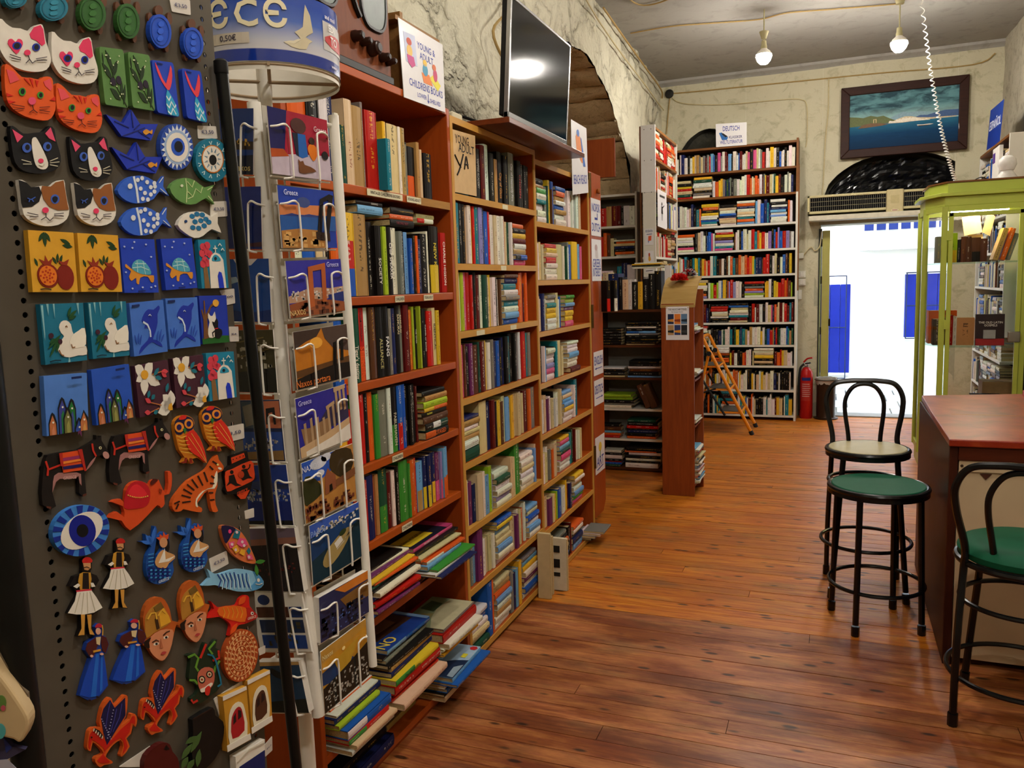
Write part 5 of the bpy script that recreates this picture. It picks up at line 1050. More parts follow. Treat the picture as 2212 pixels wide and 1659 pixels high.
for z in (.55,1.12,1.78): mk('hinge',bx((.77,6.783,z),(.8,6.792,z+.07)),M_lime,gc)
mk('lock',bx((1.19,6.78,1.02),(1.27,6.795,1.10)),mat('#b8b8b0',.2,.9),gc,bevel=.006)
mk('lamp_tube',tube([(.82,7.0,2.0),(1.2,7.0,2.0)],.014,10),mat('#fff3d8',.5,var=0,emit=38,key='cabtube'),gc)
# old books inside
GB='old books in the glass cabinet'
def crow(spec,x0,x1,z,yf,mh,where):
    row(spec,x0,x1,z,-yf,ABX,BO,mh,.16,where,'hinged side','old books in the glass cabinet',fromend=False)
crow('e24h20 u30h19 ly46h22p10 k18h17 n24h19 n26h19 nk44h18 n30h17',.72,1.06,1.616,6.93,.3,'upper glass cabinet shelf')
for i,(x,c,lab) in enumerate(((1.1,'u','tan old book leaning on the upper glass cabinet shelf'),(1.15,'o','orange old book leaning behind the tan one in glass cabinet'),(1.19,'e','grey old book leaning at the far end of the upper cabinet shelf'))):
    an=.28; book(V3((x,6.95+.03*i,1.617+.012)),V3((math.cos(an),0,-math.sin(an))),V3((math.sin(an),0,math.cos(an))),V3((0,-1,0)),.034,.24 if i<2 else .2,.15,c,lab,GB)
mk('open_book',join(obx(V3((.93,7.12,1.82)),V3((.12,0,.02)),V3((-.02,.01,.14)),V3((0,.012,0))),obx(V3((1.05,7.12,1.84)),V3((.06,.05,-.03)),V3((.03,0,.15)),V3((0,.012,0))),obx(V3((.96,7.15,1.617)),V3((.1,0,0)),V3((0,.02,0)),V3((0,0,.21)))),mat('#c9a87a',.6,bump=.1),label='old illustrated book propped open behind the upper cabinet row',cat='book')
crow('k40h20 w20h21 n20h21 r20h23 w18h22 u90h21',.72,1.0,.986,6.95,.3,'lower glass cabinet shelf')
ob=mk('book',obx(V3((1.0,6.9,.987)),V3((.19,0,0)),V3((0,.03,0)),V3((0,.02,.235))),mat('#26100e',.4),label='dark red book about old gospels facing forward in the glass cabinet',cat='book',group=GB)
text('title','THE OLD LATIN',(1.095,6.9,1.16),(1,0,0),(0,.08,1),.022,inkm('#d8d0c0'),ob,fit=.16,lift=.012); text('title','GOSPELS',(1.095,6.9,1.138),(1,0,0),(0,.08,1),.022,inkm('#d8d0c0'),ob,fit=.1,lift=.012)
mk('cover_band',obx(V3((1.001,6.8985,.989)),V3((.188,0,0)),V3((0,.0005,0)),V3((0,.004,.05))),mat('#9a1a1a',.4),ob); mk('cover_picture',bx((1.05,6.892,1.04),(1.13,6.898,1.105)),mat('#9a9a94',.5),ob)
crow('o120h26',.70,.90,.986,7.1,.3,'rear of the lower glass cabinet shelf')
pile('k30 u30 k34',1.0,.22,.502,-6.98,ABX,BO,.16,'in the bottom of the glass cabinet',GB)
mk('cardboard_box',bx((1.1,7.17,.502),(1.33,7.36,.68)),mat('#8a6a44',.8),label='small brown cardboard box at the bottom of the glass cabinet',cat='box')
# lamp and things on the cabinet
cl_=thing('globe_camera','white globe-headed desk device standing on the glass cabinet','camera',(1.18,7.02,2.212))
mk('stand',lathe([(.07,0),(.068,.02),(.045,.055),(.03,.075)],(1.18,7.02,2.212),24),mat('#d8d6d0',.3),cl_,smooth=True); mk('globe',lathe([(.01,.055),(.045,.07),(.062,.11),(.055,.15),(.03,.175),(.004,.18)],(1.18,7.02,2.212),24),mat('#dedcd6',.25),cl_,smooth=True)
wire('thin_cable',[V3((.95,6.95,2.213)),V3((1.0,6.93,2.235)),V3((1.06,6.95,2.215)),V3((1.12,6.98,2.22))],.004,mat('#0c0c0c',.5),'thin black cable lying on the glass cabinet roof')
# shelf on the right wall
rc=thing('bookcase','white and pine wall bookcase on the right wall beyond the glass cabinet','bookcase',(1.4,7.8,0))
RX0=1.27
mk('end_panel',bx((RX0,7.50,1.0),(XR-.03,7.52,2.62)),M_whs,rc,bevel=.002); mk('end_panel',bx((RX0,8.9,0),(XR-.03,8.92,2.62)),M_whs,rc)
for z in (2.62,2.3,2.0,1.7,1.4,1.1,.8,.5,.2): mk('shelf',bx((RX0,7.52,z-.02),(XR-.03,8.9,z)),M_chip if z>2.5 else M_whs,rc)
mk('back_panel',bx((XR-.035,7.5,.1),(XR-.03,8.92,2.6)),mat('#4a4030',.8),rc)
for i,z in enumerate((2.3,2.0,1.7,1.4,1.1,.8,.5,.2)): rnd_row(7.54,8.86,z+.002,-RX0-.004,AX,(-1,0,0),.26,.18,'wwkcwenb',.5,400+i)
o,P=sign('card_sign','blue sign with white lettering for Spanish books on the right wall shelf',[V3((1.29,8.55,2.98)),V3((1.31,8.05,2.98)),V3((1.29,8.05,2.63)),V3((1.27,8.55,2.63))],.002,mat('#12308a',.4))
swrite(o,P,'ESPAÑOL',.5,.45,.11,'#d8dce8',.85)
o2=mk('game_box',bx((1.235,7.7,2.302),(1.262,8.0,2.56)),mat('#d8d4cc',.5),label='white cardboard box with arrows print on the right wall shelf',cat='box'); mk('purple_label',bx((1.233,7.88,2.44),(1.235,7.98,2.52)),mat('#4a2a7a',.5),o2)
# lower right stack and notice seen past the cabinet
rs_=thing('bookcase','dark low bookcase with a paper notice to the right of the cabinet','bookcase',(1.45,6.3,0))
mk('upright',bx((1.40,6.25,0),(1.5,6.27,1.9)),M_dk,rs_); 
for z in (.45,.9,1.3): mk('shelf',bx((1.28,6.27,z-.02),(1.5,6.6,z)),M_dk,rs_)
pile('R30 y26 o24 b30 s26 G24 B30 r24 k26',1.285,.2,.452,-6.27,ABX,BO,.16); pile('k30 n30 k26 k30',1.285,.2,.902,-6.27,ABX,BO,.16)
o,P=sign('paper_notice','white notice in capitals about children beside the glass cabinet',[V3((1.262,6.25,1.5)),V3((1.42,6.25,1.5)),V3((1.42,6.25,1.31)),V3((1.262,6.25,1.31))],.0015,M_paper)
for s,v in (('AND',.12),('RICHT',.36),('LDREN',.6),('VERED',.84)): swrite(o,P,s,.38,v,.034,'#24345a',.66)
# ================================================================ MAGNET STAND
PA,PB=V3((-.790,.593,0)),V3((-.7775,.876,0)); BD=(PB-PA).normalized(); BN=V3((BD.y,-BD.x,0)); BK=BN.dot(PA)
def bp(x,y,t=0): return onp(x,y,BN,BK+t)
def bw_(s,z,t=0): return PA+BD*s+V3((0,0,z))+BN*t
M_pan=mat('#544d42',.5,.2,var=.12,scale=18); M_tub=mat('#141513',.35,.3,var=.1)
stn=thing('display_stand','dark grey perforated metal display stand covered with fridge magnets','display stand',(-.80,.72,0))
PITCH=.015; BW=.283
def holestrip(s0,nrow,z0):
    V=[];F=[];h=PITCH/2
    for k in range(nrow):
        zc=z0+k*PITCH; i0=len(V)
        sq=[(-h,-h),(0,-h),(h,-h),(h,0),(h,h),(0,h),(-h,h),(-h,0)]
        for a,b in sq: V.append(bw_(s0+a,zc+b))
        for j in range(8):
            an=-math.pi*3/4+j*math.pi/4; V.append(bw_(s0+.0033*math.cos(an),zc+.0033*math.sin(an)))
        for j in range(8): V.append(V[i0+8+j]-BN*.0015)
        for j in range(8):
            q=(j+1)%8; F.append((i0+j,i0+q,i0+8+q,i0+8+j)); F.append((i0+8+j,i0+8+q,i0+16+q,i0+16+j))
    return V,F
NR=92; ZB=.62; h=PITCH/2; zt=ZB+NR*PITCH
def pan(sa,sb): return obx(bw_(sa,ZB-h,-.0015),BD*(sb-sa),BN*.0015,V3((0,0,NR*PITCH)))
mk('panel',pan(h,BW-h),M_pan,stn); mk('hole_strip',holestrip(0,NR,ZB),M_pan,stn); mk('hole_strip',holestrip(BW,NR,ZB),M_pan,stn)
mk('panel',pan(-.03,-h),M_pan,stn); mk('panel',pan(BW+h,BW+.018),M_pan,stn)
mk('backing',obx(bw_(-.03,ZB-h,-.02),BD*(BW+.048),BN*.002,V3((0,0,NR*PITCH))),mat('#0a0908',.9),stn)
p0,p1=atx(477,140,-.765),atx(640,1655,-.765)
d_=(p1-p0).normalized(); p1=p0+d_*((p0.z-.0)/-d_.z)
mk('corner_tube',tube([p0,p1],.0085,12),M_tub,stn,smooth=True); mk('tube_cap',lathe([(.0088,-.012),(.0095,-.01),(.0095,.004),(.006,.007)],p0,14),mat('#0a0a0a',.5),stn,smooth=True)
# left upright and the next face of the stand
q0=bw_(-.052,.62,.012)
mk('upright',tube([bw_(-.055,.0,.01),bw_(-.055,2.0,.01)],.016,12),M_tub,stn,smooth=True)
LD=V3((-.82,-.57,0)).normalized(); LN=V3((-LD.y,LD.x,0)); LN=-LN if LN.dot(CAMP-bw_(-.07,1.2))<0 else LN
mk('panel',obx(bw_(-.07,ZB-h,-.004),LD*.3,LN*.0015,V3((0,0,NR*PITCH))),M_pan,stn)
for k in range(20): mk('hole',lathe([(.0032,0),(.003,.0006)],bw_(-.07,.8+k*PITCH*1.0,-.004)+LD*.012+LN*.0016,8,LN),mat('#060606',.9),stn)
mk('base',lathe([(.16,0),(.16,.015),(.05,.03),(.025,.05)],(-.86,.72,0),28),M_tub,stn,smooth=True); mk('stem',tube([(-.86,.72,.04),(-.86,.72,.64)],.02,12),M_tub,stn)
# ---- drawing helpers
Z1=lambda x,y:(x/3.19,y/3.19)
Z2=lambda x,y:(x/3.457,480+y/3.457)
Z3=lambda x,y:(40+x/3.814,860+y/3.814)
Z4=lambda x,y:(x/3.568,1220+y/3.568)
def bbm(Z,s,d):
    def f(x,y): return Z(d[0]+(x-s[0])/(s[2]-s[0])*(d[2]-d[0]),d[1]+(y-s[1])/(s[3]-s[1])*(d[3]-d[1]))
    return f
def quadm(Z,q):
    def f(u,v):
        a=[q[0][i]+(q[1][i]-q[0][i])*u for i in (0,1)]; b=[q[3][i]+(q[2][i]-q[3][i])*u for i in (0,1)]
        return Z(a[0]+(b[0]-a[0])*v,a[1]+(b[1]-a[1])*v)
    return f
def E(cx,cy,rx,ry=None,rot=0,n=20):
    ry=rx if ry is None else ry; c,s=math.cos(R(rot)),math.sin(R(rot)); o=[]
    for i in range(n):
        a=2*math.pi*i/n; x,y=rx*math.cos(a),ry*math.sin(a); o.append((cx+x*c-y*s,cy+x*s+y*c))
    return o
def sm(p,k=3): return [(v.x,v.y) for v in curve([(a,b,0) for a,b in p],k,True)]
def L(pts,w):
    P_=[V3((a,b,0)) for a,b in pts]; l=[];r=[]
    for i,p in enumerate(P_):
        d=(P_[min(i+1,len(P_)-1)]-P_[max(i-1,0)]).normalized(); nn=V3((-d.y,d.x,0))*(w/2); l.append(((p+nn).x,(p+nn).y)); r.append(((p-nn).x,(p-nn).y))
    return l+r[::-1]
def lens(p,q,w):
    a=V3((p[0],p[1],0)); b=V3((q[0],q[1],0)); d=(b-a); nn=V3((-d.y,d.x,0)).normalized()*w
    return [(a.x,a.y)]+[((a+d*t+nn*math.sin(math.pi*t)).x,(a+d*t+nn*math.sin(math.pi*t)).y) for t in (.25,.5,.75)]+[(b.x,b.y)]+[((a+d*t-nn*math.sin(math.pi*t)).x,(a+d*t-nn*math.sin(math.pi*t)).y) for t in (.75,.5,.25)]
class Mag:
    def __init__(s,name,label,M,base,col,t=.0065,t0=.0008,group=None,cat='magnet',side=None):
        s.M=M; s.t=t; s.l=0
        fr=[bp(*M(*p),t) for p in base]; s.o=mk(name,prism(fr,BN*(-(t-t0))),mat(col,.45,var=.08,scale=80),label=label,cat=cat,group=group)
    def d(s,part,pts,col,up=1):
        s.l+=up; k=s.t+.00025*s.l
        mk(part,prism([bp(*s.M(*p),k+.0003) for p in pts],BN*-.0005),mat(col,.45,var=.06,scale=80),s.o); return s
    def many(s,part,shapes,col,up=1):
        s.l+=up; k=s.t+.00025*s.l
        if len(shapes)<=5:
            for sh in shapes: mk(part,prism([bp(*s.M(*p),k+.0003) for p in sh],BN*-.0005),mat(col,.45,var=.06,scale=80),s.o)
            return s
        mk(part,join(*[prism([bp(*s.M(*p),k+.0003) for p in sh],BN*-.0005) for sh in shapes]),mat(col,.45,var=.06,scale=80),s.o,kind='stuff'); return s
    def txt(s,st,c,w,col='#1a1a1a',dx=(1,0)):
        s.l+=1; a=bp(*s.M(c[0]-dx[0]*w/2,c[1]-dx[1]*w/2),s.t+.00025*s.l+.0003); b=bp(*s.M(c[0]+dx[0]*w/2,c[1]+dx[1]*w/2),s.t+.00025*s.l+.0003); x=b-a
        text('lettering',st,(a+b)/2,x,BN.cross(x),x.length*.3,inkm(col),s.o,fit=-x.length); return s
def pairs(f,items,group):
    for M,lab in items: f(M,lab,group)
WH='#d8d2c6'
# white cats
def wcat(M,lab,g):
    m=Mag('cat_magnet',lab,M,sm([(-5,128),(40,160),(85,190),(140,195),(200,215),(235,182),(280,166),(300,190),(315,280),(345,370),(350,430),(320,480),(260,495),(190,490),(110,465),(50,420),(10,360),(-5,300)],2),WH,group=g)
    m.d('ear_patch',[(205,235),(235,187),(280,172),(298,200),(312,300),(290,316),(250,280),(215,265)],'#d8345c').d('heart_patch',sm([(108,290),(125,268),(150,275),(158,305),(140,340),(115,372),(75,330),(55,300),(62,272),(85,268)],2),'#d8345c')
    m.many('iris',[E(118,315,32,27),E(250,325,27,27)],'#1c2f9a').many('pupil',[E(118,315,20,20),E(252,325,15,19)],'#0b0b14').d('nose',E(190,362,22,20),'#d8345c')
    m.many('whiskers',[L(q,5) for q in ([(70,375),(145,400)],[(80,400),(145,412)],[(250,405),(325,392)],[(255,415),(325,415)],[(195,380),(205,408),(180,435)],[(205,408),(225,435),(245,420)])],'#3a3034')
pairs(wcat,[(Z1,'white cat face magnet with pink heart eye patch, outer of its pair'),(bbm(Z1,(-5,125,350,495),(358,215,675,578)),'white cat face magnet with pink heart eye patch, next to the olive tile')],'white cat magnets')
def ocat(M,lab,g):
    m=Mag('cat_magnet',lab,M,sm([(33,455),(60,447),(100,480),(150,530),(210,535),(270,550),(300,530),(345,530),(365,560),(370,650),(385,720),(370,790),(330,828),(260,825),(170,800),(90,750),(50,690),(35,600)],2),'#d8541c',group=g)
    m.many('inner_ear',[[(45,478),(95,492),(135,550),(70,575)],[(300,562),(345,542),(362,600),(350,625),(312,592)]],'#d84a52').many('stripe',[[(165,538),(185,545),(212,590)],[(205,540),(225,545),(232,605)],[(245,552),(268,556),(255,600)],[(45,640),(95,660),(50,665)],[(50,690),(110,700),(60,715)],[(378,665),(345,690),(382,695)]],'#c41e10')
    m.many('iris',[E(155,632,24,28),E(280,655,22,24)],'#3a8a2c').many('pupil',[E(157,630,14,19),E(283,655,12,16)],'#0b0b0b').d('nose',E(222,695,26,27),'#d8486a').many('whiskers',[L(q,5) for q in ([(85,720),(170,735)],[(100,755),(170,745)],[(275,740),(345,735)],[(275,760),(345,770)],[(225,722),(232,755),(205,775)],[(232,755),(260,778)])],'#5a1a10')
pairs(ocat,[(Z1,'orange tabby cat face magnet, outer of its pair'),(bbm(Z1,(33,445,385,832),(388,577,705,918)),'orange tabby cat face magnet, next to the blue boat')],'orange cat magnets')
def bcat(M,lab,g):
    m=Mag('cat_magnet',lab,M,sm([(72,868),(110,880),(160,920),(230,915),(300,905),(340,868),(375,890),(385,960),(410,1040),(420,1110),(395,1160),(330,1190),(250,1195),(160,1175),(105,1120),(85,1030),(75,950)],2),'#0f0e12',group=g)
    m.many('inner_ear',[[(85,890),(160,940),(120,982)],[(312,920),(350,878),(383,975),(340,955)]],'#d8486a').d('blaze',sm([(222,960),(240,945),(258,960),(300,1040),(332,1120),(325,1155),(300,1168),(260,1155),(238,1110),(222,1020)],2),WH)
    m.many('iris',[E(186,1018,32,34),E(327,1010,29,32)],'#3a5ab0').many('pupil',[E(190,1015,15,20),E(333,1010,14,18)],'#0b0b18').d('nose',E(283,1108,18,16),'#d8345c').many('whiskers',[L(q,5) for q in ([(150,1100),(215,1118)],[(160,1130),(220,1130)],[(345,1110),(400,1088)],[(345,1122),(410,1115)],[(345,1135),(400,1145)],[(270,1135),(295,1145),(305,1130)])],'#c9c2a8')
pairs(bcat,[(Z1,'black cat face magnet with white blaze, outer of its pair'),(bbm(Z1,(70,868,420,1195),(478,940,775,1245)),'black cat face magnet with white blaze, next to the blue boat')],'black and white cat magnets')
def ccat(M,lab,g):
    m=Mag('cat_magnet',lab,M,sm([(130,1238),(180,1255),(215,1290),(290,1280),(350,1285),(385,1255),(440,1240),(450,1300),(465,1390),(478,1450),(460,1510),(400,1550),(310,1558),(220,1530),(165,1480),(150,1400),(140,1320)],2),WH,group=g)
    m.d('black_patch',[(130,1240),(180,1256),(215,1290),(270,1285),(288,1330),(270,1390),(220,1425),(158,1430),(148,1400),(140,1320)],'#0f0e12').d('brown_patch',[(292,1281),(350,1286),(385,1256),(438,1243),(448,1300),(463,1390),(475,1445),(400,1448),(340,1425),(300,1370),(285,1310)],'#8a5226')
    m.d('iris',E(380,1372,30,33),'#3a5ab0').d('pupil',sm([(380,1352),(398,1362),(395,1382),(380,1398),(364,1382),(362,1362)],2),'#0b0b18').many('wink',[L(q,6) for q in ([(190,1365),(215,1375),(245,1358)],[(205,1375),(200,1392)],[(222,1375),(232,1390)])],'#3a5ab0').d('nose',E(315,1448,22,20),'#d8345c')
    m.many('whiskers',[L(q,5) for q in ([(190,1465),(265,1482)],[(205,1495),(265,1492)],[(375,1475),(440,1468)],[(375,1485),(440,1490)],[(318,1468),(318,1495),(285,1515)],[(318,1495),(345,1520),(368,1500)])],'#3a3034')
pairs(ccat,[(Z1,'winking calico cat face magnet, outer of its pair'),(bbm(Z1,(130,1238,478,1558),(510,1258,800,1556)),'winking calico cat face magnet, next to the dotted fish')],'calico cat magnets')
# turtles
def turt(cx,cy,rx,ry,col,lab,rot=-8):
    M=Z1; m=Mag('turtle_magnet',lab,M,E(cx,cy,rx,ry,rot,26),col,t=.01,t0=.003,group='turtle magnets')
    for part,(a,b,c,d) in (('head',(-.15,-1.2,.38,.32)),('flipper',(-.95,-.75,.22,.36)),('flipper',(.85,-.75,.22,.36)),('flipper',(-.75,.85,.2,.28)),('flipper',(.55,.95,.2,.28))):
        mk(part,prism([bp(*M(x,y),.005) for x,y in E(cx+a*rx,cy+b*ry,c*rx,d*ry,rot,14)],BN*-.004),mat('#5e3a24',.6),m.o)
    ring=E(cx,cy,rx*.8,ry*.82,rot,26); m.d('shell_ring',L(ring+[ring[0]],rx*.07),col if False else {'#1f6f86':'#185a70','#2c5a26':'#234a1e','#1f4ab4':'#193c96'}[col])
    for k in range(3): m.d('shell_plate',E(cx-3*k+4,cy+(k-1)*ry*.42,rx*.3,ry*.18,rot,8),{'#1f6f86':'#2a8098','#2c5a26':'#34682c','#1f4ab4':'#2857c8'}[col],0 if k else 1)
turt(110,-8,78,62,'#1f6f86','turquoise turtle magnet in the top row, outermost'); turt(372,55,98,88,'#1f6f86','turquoise turtle magnet in the top row, beside the green ones'); turt(640,92,90,118,'#2c5a26','green turtle magnet next to the turquoise ones'); turt(885,145,77,122,'#2c5a26','green turtle magnet next to the blue ones'); turt(1107,215,74,118,'#1f4ab4','blue turtle magnet next to the green ones'); turt(1333,297,68,110,'#1f4ab4','blue turtle magnet at the end of the row by the panel edge')
# olive tiles
def rr_(x0,y0,x1,y1,r=.06):
    o=[]
    for cx,cy,a0 in ((x1-r,y0+r,-90),(x1-r,y1-r,0),(x0+r,y1-r,90),(x0+r,y0+r,180)):
        for k in range(4): a=R(a0+30*k); o.append((cx+r*math.cos(a),cy+r*math.sin(a)))
    return o
def olive(M,lab,g):
    m=Mag('tile_magnet',lab,M,rr_(0,0,1,1,.07),'#567d42',t=.008,group=g)
    m.d('stem',L([(.25,.05),(.4,.35),(.62,.7),(.95,.98)],.03),'#28361a').many('leaf',[lens(a,b,w) for a,b,w in (((.25,.05),(.5,.4),.07),((.05,.28),(.45,.55),.07),((.45,.5),(.72,.2),.07),((.3,.7),(.72,.88),.07),((.75,.85),(.82,.55),.06),((.82,.95),(.95,.6),.05),((.1,.1),(.12,.3),.03))],'#1d3016').many('olive',[E(.45,.58,.12,.07),E(.7,.54,.11,.075)],'#241a2c')
    rr=random.Random(4); m.many('blossom',[E(rr.uniform(.1,.9),rr.uniform(.04,.95),.025,.014,0,6) for _ in range(14)],'#c9d0a8')
pairs(olive,[(quadm(Z1,[(683,320),(850,342),(885,745),(725,720)]),'green tile magnet with an olive branch, next to the white cats'),(quadm(Z1,[(880,355),(1030,380),(1070,765),(915,740)]),'green tile magnet with an olive branch, next to the mermaid tails')],'olive tile magnets')
def tail(M,lab,g):
    m=Mag('tile_magnet',lab,M,rr_(0,0,1,1,.08),'#1f3fae',t=.008,group=g)
    m.d('tail_fin',sm([(.15,.04),(.3,.18),(.55,.42),(.85,.06),(.88,.25),(.75,.46),(.6,.53),(.35,.38),(.2,.2)],2),'#d8404c').d('tail_body',[(.58,.52),(.72,.62),(.9,.78),(.98,.95),(.93,.99),(.5,.99),(.45,.8),(.5,.62)],'#2f9ac0').many('scale',[L(q,.035) for q in ([(.5,.65),(.6,.72),(.7,.64)],[(.47,.8),(.58,.86),(.7,.74),(.82,.84),(.9,.78)],[(.5,.93),(.62,.98),(.74,.86),(.86,.96)])],'#d0dce0').d('signature',[(.25,.03),(.5,.045),(.5,.065),(.25,.05)],'#12236a')
pairs(tail,[(quadm(Z1,[(1045,412),(1195,432),(1238,808),(1085,775)]),'blue tile magnet with a pink mermaid tail, next to the olive tiles'),(quadm(Z1,[(1252,470),(1385,492),(1430,848),(1290,812)]),'blue tile magnet with a pink mermaid tail, at the panel edge')],'mermaid tail tile magnets')
def boat(M,lab,g):
    m=Mag('boat_magnet',lab,M,[(730,788),(850,850),(905,755),(965,855),(1088,855),(1040,968),(840,940)],'#1c33a8',group=g)
    m.many('crease',[L(q,7) for q in ([(790,835),(890,880)],[(845,938),(950,900),(1000,880)],[(955,905),(1035,955)],[(965,858),(925,895)],[(905,760),(920,880)])],'#101c66').d('gold_fish',sm([(985,908),(1010,890),(1035,905),(1050,892),(1048,925),(1030,915),(1005,930)],2),'#c98a2a')
pairs(boat,[(Z1,'blue folded paper boat magnet with a gold fish, under the olive tile'),(bbm(Z1,(730,755,1088,968),(770,980,1120,1195)),'blue folded paper boat magnet with a gold fish, above the dotted fish')],'paper boat magnets')
m=Mag('eye_magnet','round blue evil eye magnet with a white zigzag sunburst',Z1,E(1218,1012,113,160,-6,30),'#2a4aa0',t=.008)
st=[]
for k in range(44):
    a=2*math.pi*k/44; r=1.0 if k%2 else .74; st.append((1220+110*r*math.cos(a),1013+155*r*math.sin(a)))
m.d('sunburst',st,'#d0d4d8').d('blue_ring',E(1221,1014,88,120,-6),'#8fa6c8').d('white_ring',E(1222,1015,76,102,-6),WH).d('iris',E(1227,1012,47,62,-6),'#2450b8').d('pupil',E(1231,1010,29,39,-6),'#0b0b18')
m=Mag('eye_magnet','round teal evil eye magnet with white arrow strokes',Z1,E(1465,1103,116,150,-6,30),'#1a6f8a',t=.008)
m.many('arrow_stroke',[L([(1465+100*math.cos(a-.09),1100+128*math.sin(a-.09)),(1465+80*math.cos(a),1100+104*math.sin(a)),(1465+100*math.cos(a+.09),1100+128*math.sin(a+.09))],6) for a in [2*math.pi*k/11 for k in range(11)]],'#b8d0d4').d('gold_ring',E(1466,1096,76,98,-6),'#b8702c').d('white_ring',E(1466,1096,69,90,-6),WH).many('lash',[L([(1466+36*math.cos(a-.1),1097+48*math.sin(a-.1)),(1466+58*math.cos(a),1097+78*math.sin(a)),(1466+36*math.cos(a+.1),1097+48*math.sin(a+.1))],4) for a in [2*math.pi*k/11 for k in range(11)]],'#2a6a8a').d('pupil',E(1468,1102,25,36,-6),'#101014')
def dfish(M,lab,g):
    m=Mag('fish_magnet',lab,M,sm([(810,1310),(850,1250),(910,1215),(990,1212),(1050,1240),(1088,1268),(1130,1212),(1125,1285),(1165,1350),(1100,1318),(1060,1370),(980,1400),(900,1395),(840,1360)],2),'#2f5cc0',group=g)
    m.d('band',L([(922,1215),(942,1300),(955,1398)],14),'#c9d2dc').many('dot',[E(898,1283,16,19)]+[E(x,y,13,15,0,12) for x,y in ((950,1240),(980,1228),(1015,1255),(970,1300),(1000,1330),(1040,1290),(1065,1320),(985,1370),(1040,1340),(1020,1375),(1065,1262),(1068,1285))],'#d0d4d8').many('fin_line',[L(q,5) for q in ([(1098,1260),(1125,1220)],[(1105,1300),(1150,1338)])],'#c9d2dc')
pairs(dfish,[(Z1,'blue fish magnet with white dots, under the lower boat'),(bbm(Z1,(810,1212,1165,1400),(832,1428,1185,1622)),'blue fish magnet with white dots, above the turtle tile')],'dotted fish magnets')
m=Mag('fish_magnet','green fish magnet with pale scale lines',Z1,sm([(1170,1295),(1215,1245),(1280,1225),(1345,1245),(1410,1292),(1475,1275),(1448,1330),(1478,1408),(1420,1365),(1350,1405),(1280,1405),(1210,1365)],2),'#5e8a4a')
m.many('scale_line',[L(q,6) for q in ([(1280,1230),(1290,1310),(1285,1395)],[(1290,1250),(1325,1290),(1340,1245)],[(1295,1320),(1330,1355),(1350,1300),(1385,1330),(1395,1290)],[(1295,1370),(1330,1355)],[(1430,1310),(1465,1288)],[(1435,1350),(1465,1385)])],'#b8c890').d('eye',E(1254,1280,10,10),'#c9d0b0')
m=Mag('fish_magnet','white fish magnet with blue scales',Z1,sm([(1225,1550),(1260,1490),(1320,1460),(1400,1460),(1460,1495),(1500,1465),(1500,1540),(1525,1605),(1460,1578),(1400,1625),(1340,1640),(1270,1600)],2),WH)
m.many('scale',[E(x,y,19,17,30,8) for x,y in ((1325,1490),(1358,1475),(1395,1480),(1345,1528),(1385,1520),(1420,1510),(1330,1568),(1370,1572),(1408,1555),(1440,1530))],'#1f6a96').d('eye',E(1282,1525,10,10),'#1a3a6a')
# price cards
def price(Z,q,s,lab,t=.0012):
    m=Mag('price_card',lab,quadm(Z,q),rr_(0,0,1,1,.06),'#c9c2b8',t=t,t0=.0003,cat='price card'); 
    if s: m.txt(s,(.5,.5),.62,'#4a4a6a')
price(Z1,[(1165,-20),(1310,0),(1315,105),(1185,80)],'€3,50','handwritten price card under the top of the panel beside blue turtles')
price(Z1,[(1360,865),(1490,870),(1500,955),(1365,955)],'€3,50','handwritten price card above the teal evil eye')
price(Z1,[(1450,1390),(1560,1385),(1568,1490),(1450,1500)],'€3,50','handwritten price card beside the white fish magnet')
price(Z2,[(1640,510),(1750,495),(1757,605),(1690,620)],',00','price card behind the two-cats tile')
price(Z2,[(1710,780),(1780,778),(1785,890),(1718,892)],'€4,','price card half hidden by the two-cats tile')
price(Z3,[(1700,240),(1855,208),(1862,330),(1720,365)],'3,50','price card behind the second owl magnet')
price(Z3,[(1570,1325),(1715,1258),(1732,1365),(1590,1440)],'€3,50','price card above the wave-striped fish')
price(Z3,[(1862,930),(1940,905),(1942,980),(1870,998)],'','torn price card below the amphora magnet')
price(Z4,[(2040,1390),(2098,1320),(2100,1430),(2045,1480)],'€6,0','price card at the panel edge below door magnets')
price(Z4,[(1990,650),(2045,620),(2045,680),(2000,700)],'','small blank card at the panel edge by the round disc')
# tiles
LBL='#23304a'
def pome(M,lab,g):
    m=Mag('tile_magnet',lab,M,[(0,0),(1,0),(1,1),(0,1)],'#d09a2a',t=.008,group=g)
    m.many('leaf',[lens(a,b,w) for a,b,w in (((.35,.02),(.22,.18),.035),((.36,.02),(.36,.26),.045),((.38,.02),(.48,.17),.035),((.7,.12),(.92,.2),.035),((.74,.22),(.96,.24),.04),((.1,.45),(.16,.58),.03),((.62,.36),(.6,.52),.03),((.5,.42),(.58,.54),.03),((.72,.38),(.64,.54),.03))],'#1d3a1a')
    m.many('fruit',[E(.37,.73,.24,.2),E(.75,.75,.19,.21)],'#7a1c10').many('crown',[[(.3,.56),(.2,.46),(.32,.5),(.34,.4),(.4,.5),(.5,.44),(.44,.56)],[(.68,.55),(.62,.48),(.74,.5),(.86,.45),(.8,.56)]],'#8a2a16').d('cut_face',E(.37,.73,.195,.165),'#d8721c').many('seed',[E(.37+.13*math.cos(k*2.4)*(.3+k/18),.73+.12*math.sin(k*2.4)*(.3+k/18),.022,.018,0,7) for k in range(18)],'#b03012').d('signature',L([(.18,.955),(.28,.945),(.42,.96)],.02),'#3a2a1a')
pairs(pome,[(quadm(Z2,[(207,58),(548,78),(582,522),(245,522)]),'yellow tile magnet with pomegranates, outer of its pair'),(quadm(Z2,[(577,80),(880,98),(913,520),(608,520)]),'yellow tile magnet with pomegranates, beside the turtle tiles')],'pomegranate tile magnets')
